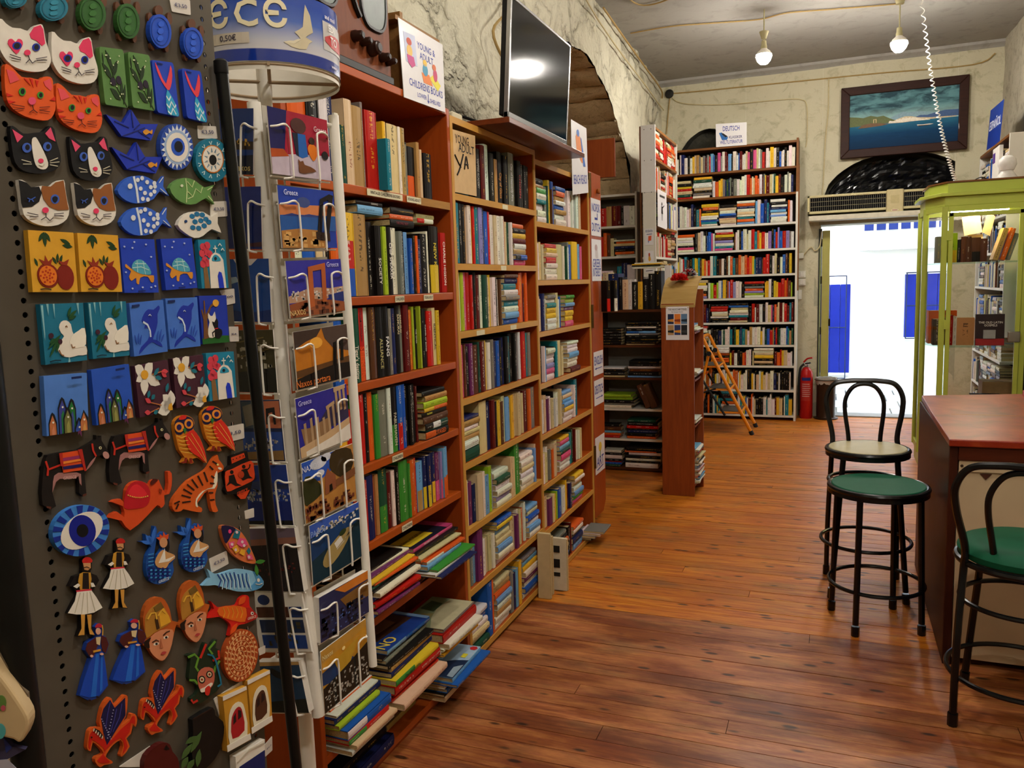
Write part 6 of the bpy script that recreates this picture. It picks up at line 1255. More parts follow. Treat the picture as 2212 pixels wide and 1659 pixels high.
def ttile(M,lab,g):
    m=Mag('tile_magnet',lab,M,[(0,0),(1,0),(1,1),(0,1)],'#1c3cae',t=.008,group=g)
    m.d('legs',sm([(.12,.47),(.25,.55),(.45,.62),(.75,.68),(.9,.68),(.88,.8),(.8,.8),(.72,.7),(.5,.72),(.45,.84),(.38,.82),(.38,.72),(.24,.78),(.18,.7),(.25,.6),(.1,.53)],2),'#c9862a').d('shell',sm([(.28,.55),(.34,.44),(.5,.38),(.66,.42),(.8,.55),(.82,.66),(.6,.66),(.42,.62)],2),'#4a9ab0').many('shell_line',[L(q,.018) for q in ([(.3,.54),(.55,.52),(.78,.58)],[(.45,.4),(.44,.62)],[(.62,.41),(.66,.66)],[(.38,.46),(.7,.46)])],'#a8d0d0').many('splash',[E(x,y,.03,.018,0,6) for x,y in ((.35,.17),(.75,.1),(.12,.15),(.87,.33),(.42,.06),(.55,.9),(.25,.92),(.8,.9),(.92,.88),(.1,.62))],'#a9b8e0').d('signature',[(.42,.96),(.62,.955),(.62,.975),(.42,.98)],'#101c5a')
pairs(ttile,[(quadm(Z2,[(893,120),(1152,128),(1185,525),(930,528)]),'blue tile magnet with a swimming turtle, next to the pomegranates'),(quadm(Z2,[(1197,125),(1432,118),(1475,490),(1240,508)]),'blue tile magnet with a swimming turtle, next to the chapel tile')],'sea turtle tile magnets')
def chap(M,lab,g):
    m=Mag('tile_magnet',lab,M,[(0,0),(1,0),(1,1),(0,1)],'#1a7a9a',t=.008,group=g)
    m.d('tree_trunk',[(.12,.55),(.26,.55),(.32,1),(.12,1)],'#7a5a34').many('tree_crown',[E(x,y,.11,.08,0,10) for x,y in ((.17,.15),(.33,.12),(.12,.28),(.3,.26),(.4,.3),(.2,.42),(.12,.5),(.28,.48))],'#c83a4a').d('chapel',[(.34,1),(.36,.42),(.46,.32),(.6,.26),(.76,.3),(.88,.42),(.92,1)],WH).d('belfry_arch',sm([(.46,.44),(.52,.34),(.62,.31),(.74,.36),(.78,.44)],2),'#2a8aa8').d('bell',E(.6,.39,.05,.035),'#16222c').d('blue_door',[(.66,1),(.64,.75),(.7,.66),(.78,.68),(.82,.8),(.84,1)],'#1c34b8').many('cross',[L([(.62,.12),(.62,.26)],.03),L([(.55,.18),(.69,.18)],.025)],WH).many('bird',[L(q,.02) for q in ([(.74,.13),(.8,.08),(.86,.13)],[(.84,.22),(.89,.18),(.95,.23)])],WH)
pairs(chap,[(quadm(Z2,[(1478,130),(1680,130),(1707,490),(1508,495)]),'teal tile magnet with white chapel and red tree, beside the turtle tile'),(quadm(Z2,[(1537,980),(1745,965),(1768,1305),(1567,1338)]),'teal tile magnet with white chapel and red tree, beside the flower tiles')],'chapel tile magnets')
def dove(M,lab,g):
    m=Mag('tile_magnet',lab,M,[(0,0),(1,0),(1,1),(0,1)],'#166a86',t=.008,group=g)
    m.many('pale_streak',[[(.02,.02),(.07,.02),(.06,.5),(.04,.6)],[(.15,.0),(.2,.0),(.18,.2)],[(.3,.0),(.34,.0),(.32,.25)],[(.85,.0),(.9,.0),(.88,.2)],[(.55,1),(.6,1),(.58,.88)]],'#7fb0b8')
    m.d('dove_body',sm([(.4,.4),(.46,.31),(.58,.29),(.68,.36),(.7,.48),(.78,.6),(.9,.72),(.999,.76),(.998,.9),(.8,.9),(.6,.92),(.42,.88),(.33,.78),(.38,.66),(.5,.56),(.44,.5)],2),WH).d('wing',sm([(.62,.66),(.7,.55),(.85,.48),(.998,.44),(.998,.72),(.85,.77),(.68,.76)],2),'#e0dacb').many('leaf',[lens(a,b,.03) for a,b in (((.62,.24),(.72,.06)),((.64,.25),(.85,.12)),((.64,.27),(.82,.22)),((.44,.52),(.1,.74)),((.38,.58),(.12,.88)),((.4,.6),(.28,.82)),((.3,.58),(.14,.66)))],'#1d4a26').many('berry',[E(.2,.53,.06,.045),E(.4,.64,.05,.045)],'#3a1a2c').many('shade_line',[L([(.36,.78),(.4,.86),(.46,.88)],.018),L([(.66,.7),(.68,.76),(.74,.75)],.014),L([(.55,.4),(.58,.38),(.6,.41)],.012)],'#8a5a2c').d('signature',L([(.12,.96),(.25,.945),(.38,.955)],.02),'#0c2a3a')
pairs(dove,[(quadm(Z2,[(297,612),(620,602),(652,1030),(340,1065)]),'teal tile magnet with a white dove, outer of its pair'),(quadm(Z2,[(655,600),(940,590),(968,995),(695,1022)]),'teal tile magnet with a white dove, beside the dolphin tiles')],'dove tile magnets')
def dolp(M,lab,g):
    m=Mag('tile_magnet',lab,M,[(0,0),(1,0),(1,1),(0,1)],'#3f6cc0',t=.008,group=g)
    m.d('dolphin',sm([(.32,.36),(.42,.22),(.55,.15),(.7,.17),(.85,.1),(.88,.16),(.8,.26),(.78,.42),(.7,.58),(.6,.72),(.66,.74),(.8,.8),(.86,.9),(.7,.84),(.56,.78),(.36,.86),(.16,.97),(.24,.84),(.45,.73),(.52,.6),(.48,.5),(.38,.5),(.42,.42)],2),'#1a2f9a').d('belly',L([(.36,.38),(.48,.44),(.54,.56),(.54,.68)],.04),'#c0cfe0').many('seaweed',[lens(a,b,.018) for a,b in (((.12,.78),(.08,.6)),((.16,.78),(.2,.58)),((.2,.8),(.28,.62)),((.72,.78),(.78,.58)),((.78,.78),(.88,.56)),((.84,.8),(.94,.66)))],'#274aa8').d('signature',[(.08,.04),(.3,.035),(.3,.075),(.08,.08)],'#14245a').d('eye',L([(.54,.27),(.58,.25),(.61,.28)],.014),'#c0cfe0')
pairs(dolp,[(quadm(Z2,[(965,605),(1218,580),(1253,965),(1003,1003)]),'light blue tile magnet with a leaping dolphin, beside the dove tiles'),(quadm(Z2,[(1235,570),(1472,560),(1498,925),(1270,950)]),'light blue tile magnet with a leaping dolphin, beside the cats in moonlight')],'dolphin tile magnets')
m=Mag('tile_magnet','blue tile magnet with two cats under a moonlit tree',quadm(Z2,[(1485,550),(1690,545),(1712,895),(1515,912)]),[(0,0),(1,0),(1,1),(0,1)],'#1c34a0',t=.008)
m.d('grass',[(.0,.88),(.3,.86),(.6,.84),(1,.86),(1,1),(0,1)],'#1f5a24').d('trunk',[(.06,.9),(.1,.5),(.04,.3),(.08,.28),(.14,.42),(.16,.1),(.2,.1),(.2,.4),(.4,.2),(.6,.1),(.75,.14),(.42,.24),(.24,.5),(.24,.88)],'#6a4424').d('moon',E(.6,.16,.11,.075),'#d8a03a').d('white_cat',sm([(.3,.36),(.36,.42),(.46,.42),(.54,.34),(.56,.5),(.5,.56),(.56,.7),(.5,.86),(.26,.87),(.25,.7),(.32,.56),(.28,.46)],2),WH).d('black_cat',sm([(.42,.54),(.5,.56),(.58,.48),(.64,.56),(.62,.68),(.74,.72),(.76,.82),(.64,.9),(.48,.86),(.5,.72),(.44,.62)],2),'#0f0e12').d('tail_curl',L([(.42,.86),(.4,.78),(.5,.74),(.58,.8),(.52,.84)],.03),'#0f0e12').d('collar',L([(.5,.7),(.62,.69)],.02),'#b02020')
def sard(M,lab,g,bg):
    m=Mag('tile_magnet',lab,M,[(0,0),(1,0),(1,1),(0,1)],bg,t=.008,group=g)
    fs=[(.16,.62,'#b0683c','#c07a5a'),(.4,.38,'#3a3f8a','#2f7a4a'),(.62,.42,'#1f6a30','#3a4a8a'),(.52,.56,'#6a6a3a','#8a8a4a'),(.78,.76,'#2f4a9a','#7a3a6a'),(.9,.64,'#b0683c','#c08a4a')]
    for x,y,c1,c2 in fs: m.d('fish_outline',[(x-.1,1),(x-.1,y+.18),(x-.04,y+.04),(x,y),(x+.05,y+.04),(x+.1,y+.18),(min(x+.1,.999),1)] if x<.85 else [(x-.08,1),(x-.08,y+.18),(x,y),(.998,y+.14),(.998,1)],'#15161c').d('fish',[(x-.08,1),(x-.08,y+.2),(x,y+.05),(x+.07,y+.2),(x+.08,1)],c1).d('fish_side',[(x-.03,1),(x-.03,y+.3),(x+.02,y+.22),(x+.05,y+.34),(x+.05,1)],c2).d('eye',E(x+.01,y+.17,.022,.018,0,8),'#d8d4c8')
    m.d('signature',[(.65,.05),(.88,.045),(.88,.085),(.65,.09)],'#14245a')
pairs(lambda M,l,g:sard(M,l,g,'#4a78c4'),[(quadm(Z2,[(325,1150),(648,1125),(662,1550),(350,1598)]),'pale blue tile magnet with a bunch of upright fish')],'fish bunch tile magnets'); pairs(lambda M,l,g:sard(M,l,g,'#2450b4'),[(quadm(Z2,[(680,1105),(962,1060),(1003,1455),(722,1518)]),'darker blue tile magnet with a bunch of upright fish')],'fish bunch tile magnets')
def flow(M,lab,g):
    m=Mag('tile_magnet',lab,M,[(0,0),(1,0),(1,1),(0,1)],'#42202e',t=.008,group=g)
    for cx,cy,pts in ((.28,.2,((.02,.0),(.55,.0),(.7,.45),(.2,.6),(.0,.3))),(.98,.92,((.75,.65),(.995,.6),(.62,.85),(.55,.985)))): m.many('petal',[lens((cx,cy),p,.12) if 0<p[0]<1 else lens((cx,cy),(min(max(p[0],.01),.99),p[1]),.08) for p in pts],WH)
    m.d('flower_heart',E(.28,.2,.11,.09,0,12),'#d0982a').d('flower_heart',[(.99,.85),(.9,.87),(.86,.95),(.9,.99),(.99,.99)],'#d0982a').many('stem',[L(q,.02) for q in ([(.5,.22),(.8,.2)],[(.35,.75),(.68,.85)],[(.3,.95),(.6,.9)])],'#b06a34').many('bud',[lens(a,b,.05) for a,b in (((.78,.2),(.98,.22)),((.78,.22),(.92,.32)),((.38,.76),(.22,.66)),((.34,.95),(.16,.92)))],'#c8404a').many('blue_leaf',[lens(a,b,.045) for a,b in (((.55,.25),(.72,.12)),((.58,.28),(.78,.34)),((.3,.66),(.38,.52)),((.85,.62),(.95,.45)),((.4,.7),(.52,.62)),((.42,.98),(.56,.94)))],'#1a6a7a')
pairs(flow,[(quadm(Z2,[(1003,1075),(1252,1030),(1293,1405),(1045,1460)]),'plum tile magnet with white flowers, beside the fish tiles'),(quadm(Z2,[(1287,1020),(1515,990),(1545,1345),(1320,1390)]),'plum tile magnet with white flowers, beside the chapel tile')],'flower tile magnets')
# donkeys
def donk(M,lab,g):
    m=Mag('donkey_magnet',lab,M,[(225,500),(240,470),(340,450),(500,425),(600,370),(640,340),(640,305),(662,330),(682,310),(685,350),(700,375),(745,445),(740,490),(715,500),(690,470),(640,480),(560,600),(545,640),(560,790),(530,810),(500,780),(500,660),(490,620),(320,640),(290,700),(280,780),(310,890),(270,915),(235,900),(200,880),(190,780),(200,650),(210,560)],'#15100f',group=g)
    m.d('belly',[(295,640),(330,615),(480,612),(515,625),(520,720),(505,700),(495,640),(470,660),(340,665),(310,690),(280,775),(285,690)],'#9a6a66').d('muzzle',E(722,470,24,32,-30),'#b08078').d('chest_line',lens((640,480),(555,600),10),'#9a6a66').many('harness',[L([(225,520),(245,580),(240,640)],16),L([(245,590),(350,550)],14),L([(608,375),(615,430),(640,480)],14)],'#b82a1c').d('blanket',[(340,455),(505,430),(545,590),(370,615)],'#d0481c').d('blanket_stripe',[(358,495),(510,470),(518,495),(362,520)],'#8a2a5a').d('blanket_stripe',[(366,565),(528,540),(535,565),(370,590)],'#1c1450').d('blanket_stripe',[(360,525),(515,500),(520,515),(362,545)],'#d8782a').many('saddle_bar',[[(335,455),(362,450),(372,560),(350,560)],[(490,425),(525,420),(560,600),(545,600)]],'#a82418').d('eye',E(675,410,11,12),'#d8d0a0').d('pupil',E(677,410,5,6),'#101010').many('hoof',[[(230,890),(270,895),(268,915),(235,905)],[(530,795),(562,785),(560,800),(532,812)]],'#5a2a1c').txt('GREECE',(420,655),110,'#c9a098',(.98,-.1))
pairs(donk,[(Z3,'dark donkey magnet with striped saddle blanket, outer of its pair'),(bbm(Z3,(190,305,745,915),(745,165,1245,720)),'dark donkey magnet with striped saddle blanket, beside the owls')],'donkey magnets')
def owl(M,lab,g):
    m=Mag('owl_magnet',lab,M,sm([(1285,250),(1290,190),(1330,150),(1380,140),(1430,165),(1450,210),(1440,255),(1490,320),(1530,420),(1552,535),(1500,495),(1430,500),(1445,530),(1410,540),(1395,500),(1370,535),(1345,530),(1370,490),(1325,430),(1300,330)],2),'#c8781c',group=g)
    m.d('face',sm([(1287,250),(1292,192),(1332,155),(1380,148),(1428,168),(1447,212),(1436,255),(1400,275),(1370,270),(1340,300),(1300,295)],2),'#16143a').d('cap',sm([(1320,175),(1345,142),(1385,145),(1375,170),(1345,178)],2),'#c8241a').many('eye_ring',[E(1326,240,38,42,-10),E(1404,212,36,40,-10)],'#d8862c').many('eye',[E(1324,240,20,24),E(1404,212,19,23)],'#1c1450').d('beak',[(1355,255),(1372,245),(1385,262),(1370,295)],'#1f6a2c').d('wing',sm([(1375,330),(1390,290),(1440,262),(1490,325),(1530,425),(1550,530),(1480,480),(1410,430)],2),'#c8281a').many('wing_line',[L(q,4) for q in ([(1400,320),(1470,420),(1548,530)],[(1425,290),(1500,410),(1545,515)])],'#d8a04a').many('feather_line',[L([(1305+8*k,310+32*k),(1345+6*k,325+30*k),(1385+12*k,312+36*k)],4) for k in range(5)],'#d8b84a').many('leg',[[(1372,490),(1390,492),(1385,535),(1345,535),(1345,525),(1368,520)],[(1410,495),(1430,495),(1432,522),(1448,528),(1410,540)]],'#7a1c10')
pairs(owl,[(Z3,'colourful owl magnet with red wing, beside the donkey'),(bbm(Z3,(1285,140,1552,540),(1510,65,1785,440)),'colourful owl magnet with red wing, over its price card')],'owl magnets')
m=Mag('figure_magnet','orange bending figure magnet carrying a big red sack',Z3,sm([(745,985),(810,935),(870,980),(860,890),(765,855),(840,830),(880,870),(890,760),(930,700),(990,680),(1050,700),(1080,720),(1100,680),(1150,670),(1165,700),(1215,790),(1235,700),(1230,605),(1262,620),(1262,720),(1240,790),(1200,800),(1205,870),(1175,905),(1145,880),(1060,970),(920,1090),(850,1010)],2),'#c8461a')
m.d('sack',sm([(870,900),(885,770),(930,702),(990,682),(1050,705),(1085,770),(1075,860),(1030,900),(930,915)],2),'#b01420').d('sack_shine',sm([(905,800),(925,740),(960,715),(1000,720),(1060,790),(1000,825)],2),'#d0242e').many('gold_dot',[E(905+16*k,800+7*k-.45*k*k*1.4,5,6,0,7) for k in range(11)],'#d8b04a').d('hair',sm([(1085,700),(1110,665),(1150,672),(1135,690),(1100,715)],2),'#4a140c').d('beard',[(1160,745),(1185,755),(1175,790),(1160,775)],'#8a2a10')
m=Mag('cat_magnet','seated orange tiger-striped cat magnet with white chest',Z3,sm([(1600,510),(1640,468),(1650,505),(1690,560),(1680,600),(1640,620),(1640,720),(1620,790),(1625,880),(1645,930),(1600,935),(1580,860),(1560,760),(1500,830),(1470,880),(1510,905),(1505,940),(1430,930),(1360,915),(1340,930),(1290,935),(1265,890),(1280,830),(1330,760),(1400,680),(1520,610),(1565,570)],2),'#c8561a')
m.d('chest',sm([(1635,600),(1640,680),(1615,745),(1560,745),(1500,800),(1470,850),(1480,895),(1462,890),(1465,830),(1520,765),(1600,735),(1612,660)],2),'#d8d0b8').many('stripe',[L(q,12) for q in ([(1600,520),(1640,545)],[(1575,560),(1605,590)],[(1530,610),(1560,690)],[(1480,640),(1520,720)],[(1430,670),(1480,740)],[(1390,710),(1450,760)],[(1360,750),(1430,790)],[(1345,800),(1420,820)],[(1350,860),(1420,850)],[(1285,870),(1330,850)],[(1300,915),(1320,870)],[(1590,640),(1615,660)],[(1580,700),(1615,705)],[(1570,780),(1605,780)],[(1580,840),(1615,835)])],'#2a1208').d('eye',E(1642,548,9,9),'#d8c87a').d('cheek',E(1660,580,16,9,20),'#e0d8c8')
m=Mag('amphora_magnet','orange and black amphora magnet with dancing figures',Z3,[(1748,480),(1885,432),(1895,500),(1930,530),(1945,610),(1955,665),(1925,690),(1910,780),(1870,830),(1830,835),(1790,790),(1720,795),(1700,760),(1715,720),(1700,640),(1700,600),(1745,555)],'#120c0a')
m.d('neck',[(1752,492),(1858,452),(1868,490),(1758,540)],'#c8401a').d('body',sm([(1705,610),(1760,585),(1915,515),(1940,580),(1945,655),(1912,690),(1790,745),(1720,770),(1705,690)],2),'#c8401a').d('base_band',[(1800,800),(1905,755),(1870,828),(1832,832)],'#c8401a').many('dancer',[E(1758,610,14,16),[(1735,640),(1775,628),(1800,700),(1840,720),(1790,725),(1750,700),(1715,725),(1735,690)],E(1857,565,14,16),[(1840,590),(1880,580),(1905,640),(1930,660),(1890,660),(1850,680),(1820,640)],L([(1885,590),(1905,570),(1908,545)],8)],'#120c0a').d('shield',E(1835,630,24,30),'#a83414').txt('GREECE',(1842,772),95,'#c8401a',(.92,-.4)).many('neck_dot',[E(1770+28*k,505-10*k,5,5,0,6) for k in range(4)],'#120c0a')
m=Mag('eye_magnet','oval blue eye magnet ringed by two-tone rays',Z3,E(515,1092,240,205,-25,36),'#3a7ac4',t=.008)
def ray_(a0,a1):
    o=[]
    c,s=math.cos(R(-25)),math.sin(R(-25))
    for a,r in ((a0,1.0),(a1,1.0),(a1,.66),(a0,.66)):
        x,y=238*r*math.cos(a),203*r*math.sin(a); o.append((515+x*c-y*s,1092+x*s+y*c))
    return o
m.many('dark_ray',[ray_(2*math.pi*k/14,2*math.pi*(k+.5)/14) for k in range(14)],'#122a88').d('white_of_eye',E(522,1092,195,128,-38,30),WH).d('iris',E(527,1092,110,130,-10,30),'#101c84').d('pupil',E(528,1092,48,54),'#0a0a10')
def evz(M,lab,g):
    m=Mag('figure_magnet',lab,M,[(545,1345),(580,1322),(614,1345),(612,1420),(600,1450),(650,1470),(668,1510),(640,1560),(612,1600),(660,1660),(690,1730),(620,1790),(560,1790),(605,1795),(610,1900),(640,1960),(600,1950),(590,1860),(575,1860),(560,1950),(510,1965),(530,1900),(535,1790),(440,1780),(480,1690),(520,1620),(470,1560),(450,1560),(485,1480),(545,1455)],'#120d0c',group=g)
    m.d('cap',sm([(547,1370),(552,1335),(585,1322),(613,1338),(614,1365)],2),'#b8201c').d('face',[(550,1372),(605,1370),(606,1410),(585,1430),(560,1425)],'#c08a5c').d('moustache',L([(558,1408),(578,1402),(598,1412)],7),'#2a1a10').d('vest',[(525,1460),(550,1445),(605,1448),(612,1500),(600,1590),(530,1590),(515,1520)],'#b8862c').d('vest_dark',[(550,1450),(590,1450),(595,1580),(545,1580)],'#1a1210').many('sleeve',[[(480,1560),(515,1535),(530,1550),(505,1575)],[(605,1530),(625,1530),(640,1560),(612,1565)]],WH).d('belt',[(500,1592),(612,1580),(614,1592),(502,1604)],'#c0243a').d('kilt',[(505,1604),(612,1592),(650,1650),(692,1730),(630,1770),(560,1785),(500,1785),(440,1775),(490,1680)],WH).many('pleat',[L(q,4) for q in ([(530,1610),(490,1775)],[(555,1610),(540,1780)],[(580,1605),(585,1778)],[(600,1600),(640,1760)])],'#b0a88e').many('legging',[[(535,1785),(565,1787),(560,1900),(560,1950),(515,1955),(540,1900)],[(580,1788),(612,1785),(608,1900),(635,1950),(600,1945),(590,1890)]],'#c08a3a')
SE=(440,1322,692,1965)
pairs(evz,[(bbm(Z4,SE,(525,-60,790,555)),'kilted guardsman magnet with red cap, outer of its pair'),(bbm(Z4,SE,(795,-205,1035,345)),'kilted guardsman magnet with red cap, beside the mermaid')],'guardsman magnets')
def merm(M,lab,g):
    m=Mag('mermaid_magnet',lab,M,sm([(1000,1180),(1050,1175),(1045,1120),(1080,1160),(1110,1160),(1120,1055),(1140,1080),(1135,1170),(1120,1270),(1110,1340),(1130,1370),(1150,1290),(1185,1240),(1160,1180),(1135,1150),(1165,1130),(1190,1100),(1235,1130),(1245,1230),(1230,1270),(1285,1290),(1290,1320),(1270,1360),(1280,1420),(1240,1500),(1160,1535),(1085,1510),(1050,1420),(1060,1300),(1095,1220),(1050,1200)],2),'#1a4a96',group=g)
    m.many('fin',[lens((1100,1200),p,16) for p in ((1010,1180),(1048,1125),(1075,1130),(1125,1060))],'#2f66c0').d('hair',sm([(1175,1160),(1230,1140),(1245,1230),(1228,1270),(1205,1230)],2),'#150f10').d('crown',[(1135,1150),(1165,1145),(1165,1120),(1190,1140),(1195,1102),(1212,1130),(1238,1120),(1232,1160),(1170,1180)],'#c84a1c').d('face',E(1195,1190,32,42),'#c08a62').d('body',sm([(1150,1290),(1190,1250),(1230,1270),(1282,1290),(1288,1320),(1240,1360),(1215,1400),(1150,1395),(1125,1350)],2),'#c0905c').d('sailboat',[(1155,1360),(1205,1240),(1212,1330),(1290,1300),(1240,1345)],WH).many('scale',[E(1075+38*(k%5)+8*(k//5%2),1405+30*(k//5),12,9,-20,8) for k in range(18)],'#101f6a').many('light_scale',[E(1095+38*(k%5),1418+30*(k//5),10,7,-20,8) for k in range(15)],'#3a86c0').many('tail_band',[L([(1070,1290+30*k),(1115,1282+30*k)],7) for k in range(4)],'#3a86c0').txt('GREECE',(1195,1500),95,'#c0d0dc',(.9,-.35))
pairs(merm,[(Z3,'crowned mermaid magnet holding a toy sailboat, beside the guardsman'),(bbm(Z3,(1000,1055,1290,1535),(1292,990,1568,1435)),'crowned mermaid magnet holding a toy sailboat, beside the price card')],'mermaid magnets')
m=Mag('fish_magnet','hanging patchwork fish magnet with pink dots and green fins',Z3,sm([(1675,1050),(1740,1052),(1810,1080),(1870,1150),(1910,1230),(1945,1310),(1955,1360),(1900,1360),(1820,1330),(1750,1270),(1700,1190),(1675,1110)],2),'#c86a3a')
m.d('head',sm([(1676,1052),(1735,1052),(1790,1075),(1760,1120),(1720,1190),(1700,1185),(1678,1110)],2),'#16123a').d('eye',E(1742,1098,13,17),'#d83a7a').many('teal_patch',[[(1790,1078),(1830,1100),(1815,1160),(1765,1150)],[(1900,1230),(1915,1260),(1900,1290),(1880,1260)]],'#1a6a7a').many('pink_patch',[[(1820,1150),(1870,1160),(1890,1210),(1840,1230),(1800,1200)],[(1730,1190),(1780,1180),(1770,1230),(1745,1240)],[(1880,1290),(1920,1290),(1935,1330),(1890,1330)]],'#d04a7a').many('yellow_patch',[[(1760,1235),(1800,1210),(1820,1260),(1790,1280)],[(1835,1245),(1870,1250),(1860,1300),(1820,1280)]],'#d8a02c').many('dot',[E(x,y,11,13,0,8) for x,y in ((1800,1105),(1845,1185),(1860,1215),(1790,1250),(1760,1205),(1900,1310))],'#d8b8c0').many('green_fin',[lens((1950,1355),(2035,1340),18),lens((1955,1370),(1970,1465),16)],'#3a7a2c')
m=Mag('fish_magnet','pale blue fish magnet with flowing wave stripes',Z3,sm([(1515,1545),(1580,1480),(1550,1405),(1600,1440),(1660,1450),(1760,1415),(1860,1410),(1960,1440),(2020,1510),(2000,1560),(1920,1590),(1800,1592),(1690,1560),(1620,1540)],2),'#7fb4d4')
m.d('head',sm([(1930,1425),(1985,1460),(2018,1512),(1998,1556),(1930,1588),(1905,1560),(1960,1500)],2),'#4a8ec0').many('wave',[L([(1640+34*k,1450-4*k%20),(1670+30*k,1500),(1650+36*k,1560)],7) for k in range(8)],'#1c3f86').many('wave',[L([(1655+34*k,1452),(1690+30*k,1510),(1680+34*k,1575)],5) for k in range(8)],'#c4dce4').d('eye',E(1978,1500,11,15),WH).d('mouth',L([(1955,1530),(1985,1538),(2010,1525)],5),WH)
# dresses
def dres(M,lab,g):
    m=Mag('figure_magnet',lab,M,[(735,480),(760,452),(790,462),(795,540),(820,560),(840,610),(820,680),(790,690),(835,930),(770,1010),(740,1030),(690,1050),(612,1010),(640,900),(705,700),(690,710),(655,660),(670,600),(740,555),(745,530)],'#1c3a8c',group=g)
    m.d('skirt',[(718,690),(795,670),(812,760),(833,925),(765,1005),(690,1025),(614,1005),(650,880)],'#1440a8').many('skirt_fold',[[(740,690),(765,685),(740,1015),(700,1020)],[(780,680),(792,690),(790,960),(770,985)]],'#1f62c4').many('jacket',[[(740,558),(765,590),(725,700),(690,705),(660,655),(675,605)],[(785,545),(820,560),(838,612),(815,680),(790,660),(780,600)]],'#4a1a18').d('blouse',[(740,560),(778,555),(770,620),(745,610)],'#d0b88a').d('belt',[(718,662),(776,650),(778,664),(720,678)],'#c08a2c').d('face',E(758,512,20,26),'#d0a088').d('cap',sm([(735,485),(745,460),(770,452),(788,468),(780,485),(755,482)],2),'#b02034').d('tassel',L([(788,465),(794,500),(792,545)],7),'#c0902c').many('hand',[E(708,704,12,10),E(785,688,14,9)],'#d0a088').many('shoe',[E(692,1045,10,7),E(752,1020,10,7)],'#241414')
pairs(dres,[(Z4,'woman magnet in a long blue dress and red cap, outer of its pair'),(bbm(Z4,(612,452,840,1050),(865,418,1128,925)),'woman magnet in a long blue dress and red cap, beside the helmet')],'blue dress magnets')
def helm(M,lab,g):
    m=Mag('helmet_magnet',lab,M,sm([(1125,565),(1105,460),(1110,360),(1150,280),(1215,247),(1270,270),(1310,350),(1325,430),(1365,440),(1350,490),(1335,560),(1310,660),(1270,730),(1230,740),(1180,700),(1145,640),(1100,620),(1105,590)],2),'#b0541c',group=g)
    m.d('helmet',sm([(1130,565),(1118,470),(1125,390),(1180,320),(1240,300),(1290,370),(1318,440),(1250,490),(1180,530)],2),'#a8742a').d('helmet_lit',[(1225,370),(1260,330),(1300,390),(1318,440),(1240,480)],'#d8a02c').d('crest_dark',[(1185,330),(1240,285),(1265,330),(1200,370)],'#6a5020').d('nose_guard',[(1195,420),(1215,410),(1232,490),(1210,500)],'#3a2410').many('brow_rim',[L([(1140,420),(1165,375),(1200,370),(1210,420)],10),L([(1218,395),(1250,350),(1280,375)],8)],'#d8a83a').d('face',sm([(1160,560),(1240,505),(1330,500),(1335,560),(1310,660),(1270,728),(1232,735),(1180,695),(1150,640)],2),'#c8805a').many('eye',[E(1205,610,22,11,-15),E(1280,560,20,11,-20)],'#d8d0c0').many('pupil',[E(1207,610,9,9),E(1282,560,9,9)],'#1a120c').many('brow',[L([(1175,600),(1205,580),(1225,590)],8),L([(1260,545),(1285,520),(1310,510)],8)],'#3a1a0c').d('nose',[(1240,570),(1258,640),(1235,645)],'#a86040').d('mouth',lens((1240,690),(1285,670),12),'#a83a3a').d('hair',sm([(1110,600),(1140,575),(1165,560),(1150,600),(1155,640),(1125,640)],2),'#1c100a')
pairs(helm,[(Z4,'helmeted warrior face magnet, beside the blue dress'),(bbm(Z4,(1100,247,1365,740),(1380,120,1615,597)),'helmeted warrior face magnet, beside the red fish')],'warrior face magnets')
m=Mag('fish_magnet','orange and red carp magnet with a forked tail',Z4,sm([(1625,280),(1680,330),(1760,320),(1830,310),(1850,265),(1890,233),(1920,250),(1925,320),(1980,380),(1975,415),(1890,455),(1840,465),(1800,520),(1765,548),(1780,480),(1760,440),(1690,400),(1600,412),(1650,340)],2),'#c81e14')
m.d('body',sm([(1690,330),(1800,315),(1890,330),(1915,380),(1890,440),(1800,430),(1690,390)],2),'#d8621a').d('head',sm([(1900,330),(1940,340),(1978,382),(1970,412),(1890,452),(1905,390)],2),'#a81c16').many('scale_line',[L([(1720+34*k,330),(1735+34*k,370),(1722+34*k,410)],5) for k in range(5)],'#d8922a').many('fin',[lens((1840,310),(1895,240),22),lens((1830,450),(1775,540),18)],'#d8501a').d('eye',E(1945,375,11,13),WH).d('pupil',E(1947,375,5,6),'#101010').txt('GREECE',(1940,407),70,'#d8c0b0',(.95,-.3))
m=Mag('disc_magnet','round terracotta disc magnet with spiral rows of small glyphs',Z4,E(1858,700,130,205,10,34),'#a8481c',t=.008)
gl=[];rg=random.Random(8); c_,s_=math.cos(R(10)),math.sin(R(10))
def dp(a,r): x,y=130*r*math.cos(a),205*r*math.sin(a); return (1858+x*c_-y*s_,700+x*s_+y*c_)
for r in (.88,.68,.48,.28,.1):
    n=max(3,int(30*r))
    for k in range(n): a=2*math.pi*k/n; p=dp(a,r); gl.append(L([dp(a-.03/r,r-.06),dp(a+rg.uniform(-.05,.05)/r,r),dp(a+.03/r,r+.06)],rg.choice([7,10,12])) if rg.random()<.6 else E(p[0],p[1],9,12,0,7))
m.many('glyph',gl,'#d8a06a').many('ring_line',[L([dp(2*math.pi*k/40,r) for k in range(41)],4) for r in (.78,.58,.38,.19)],'#d8a06a')
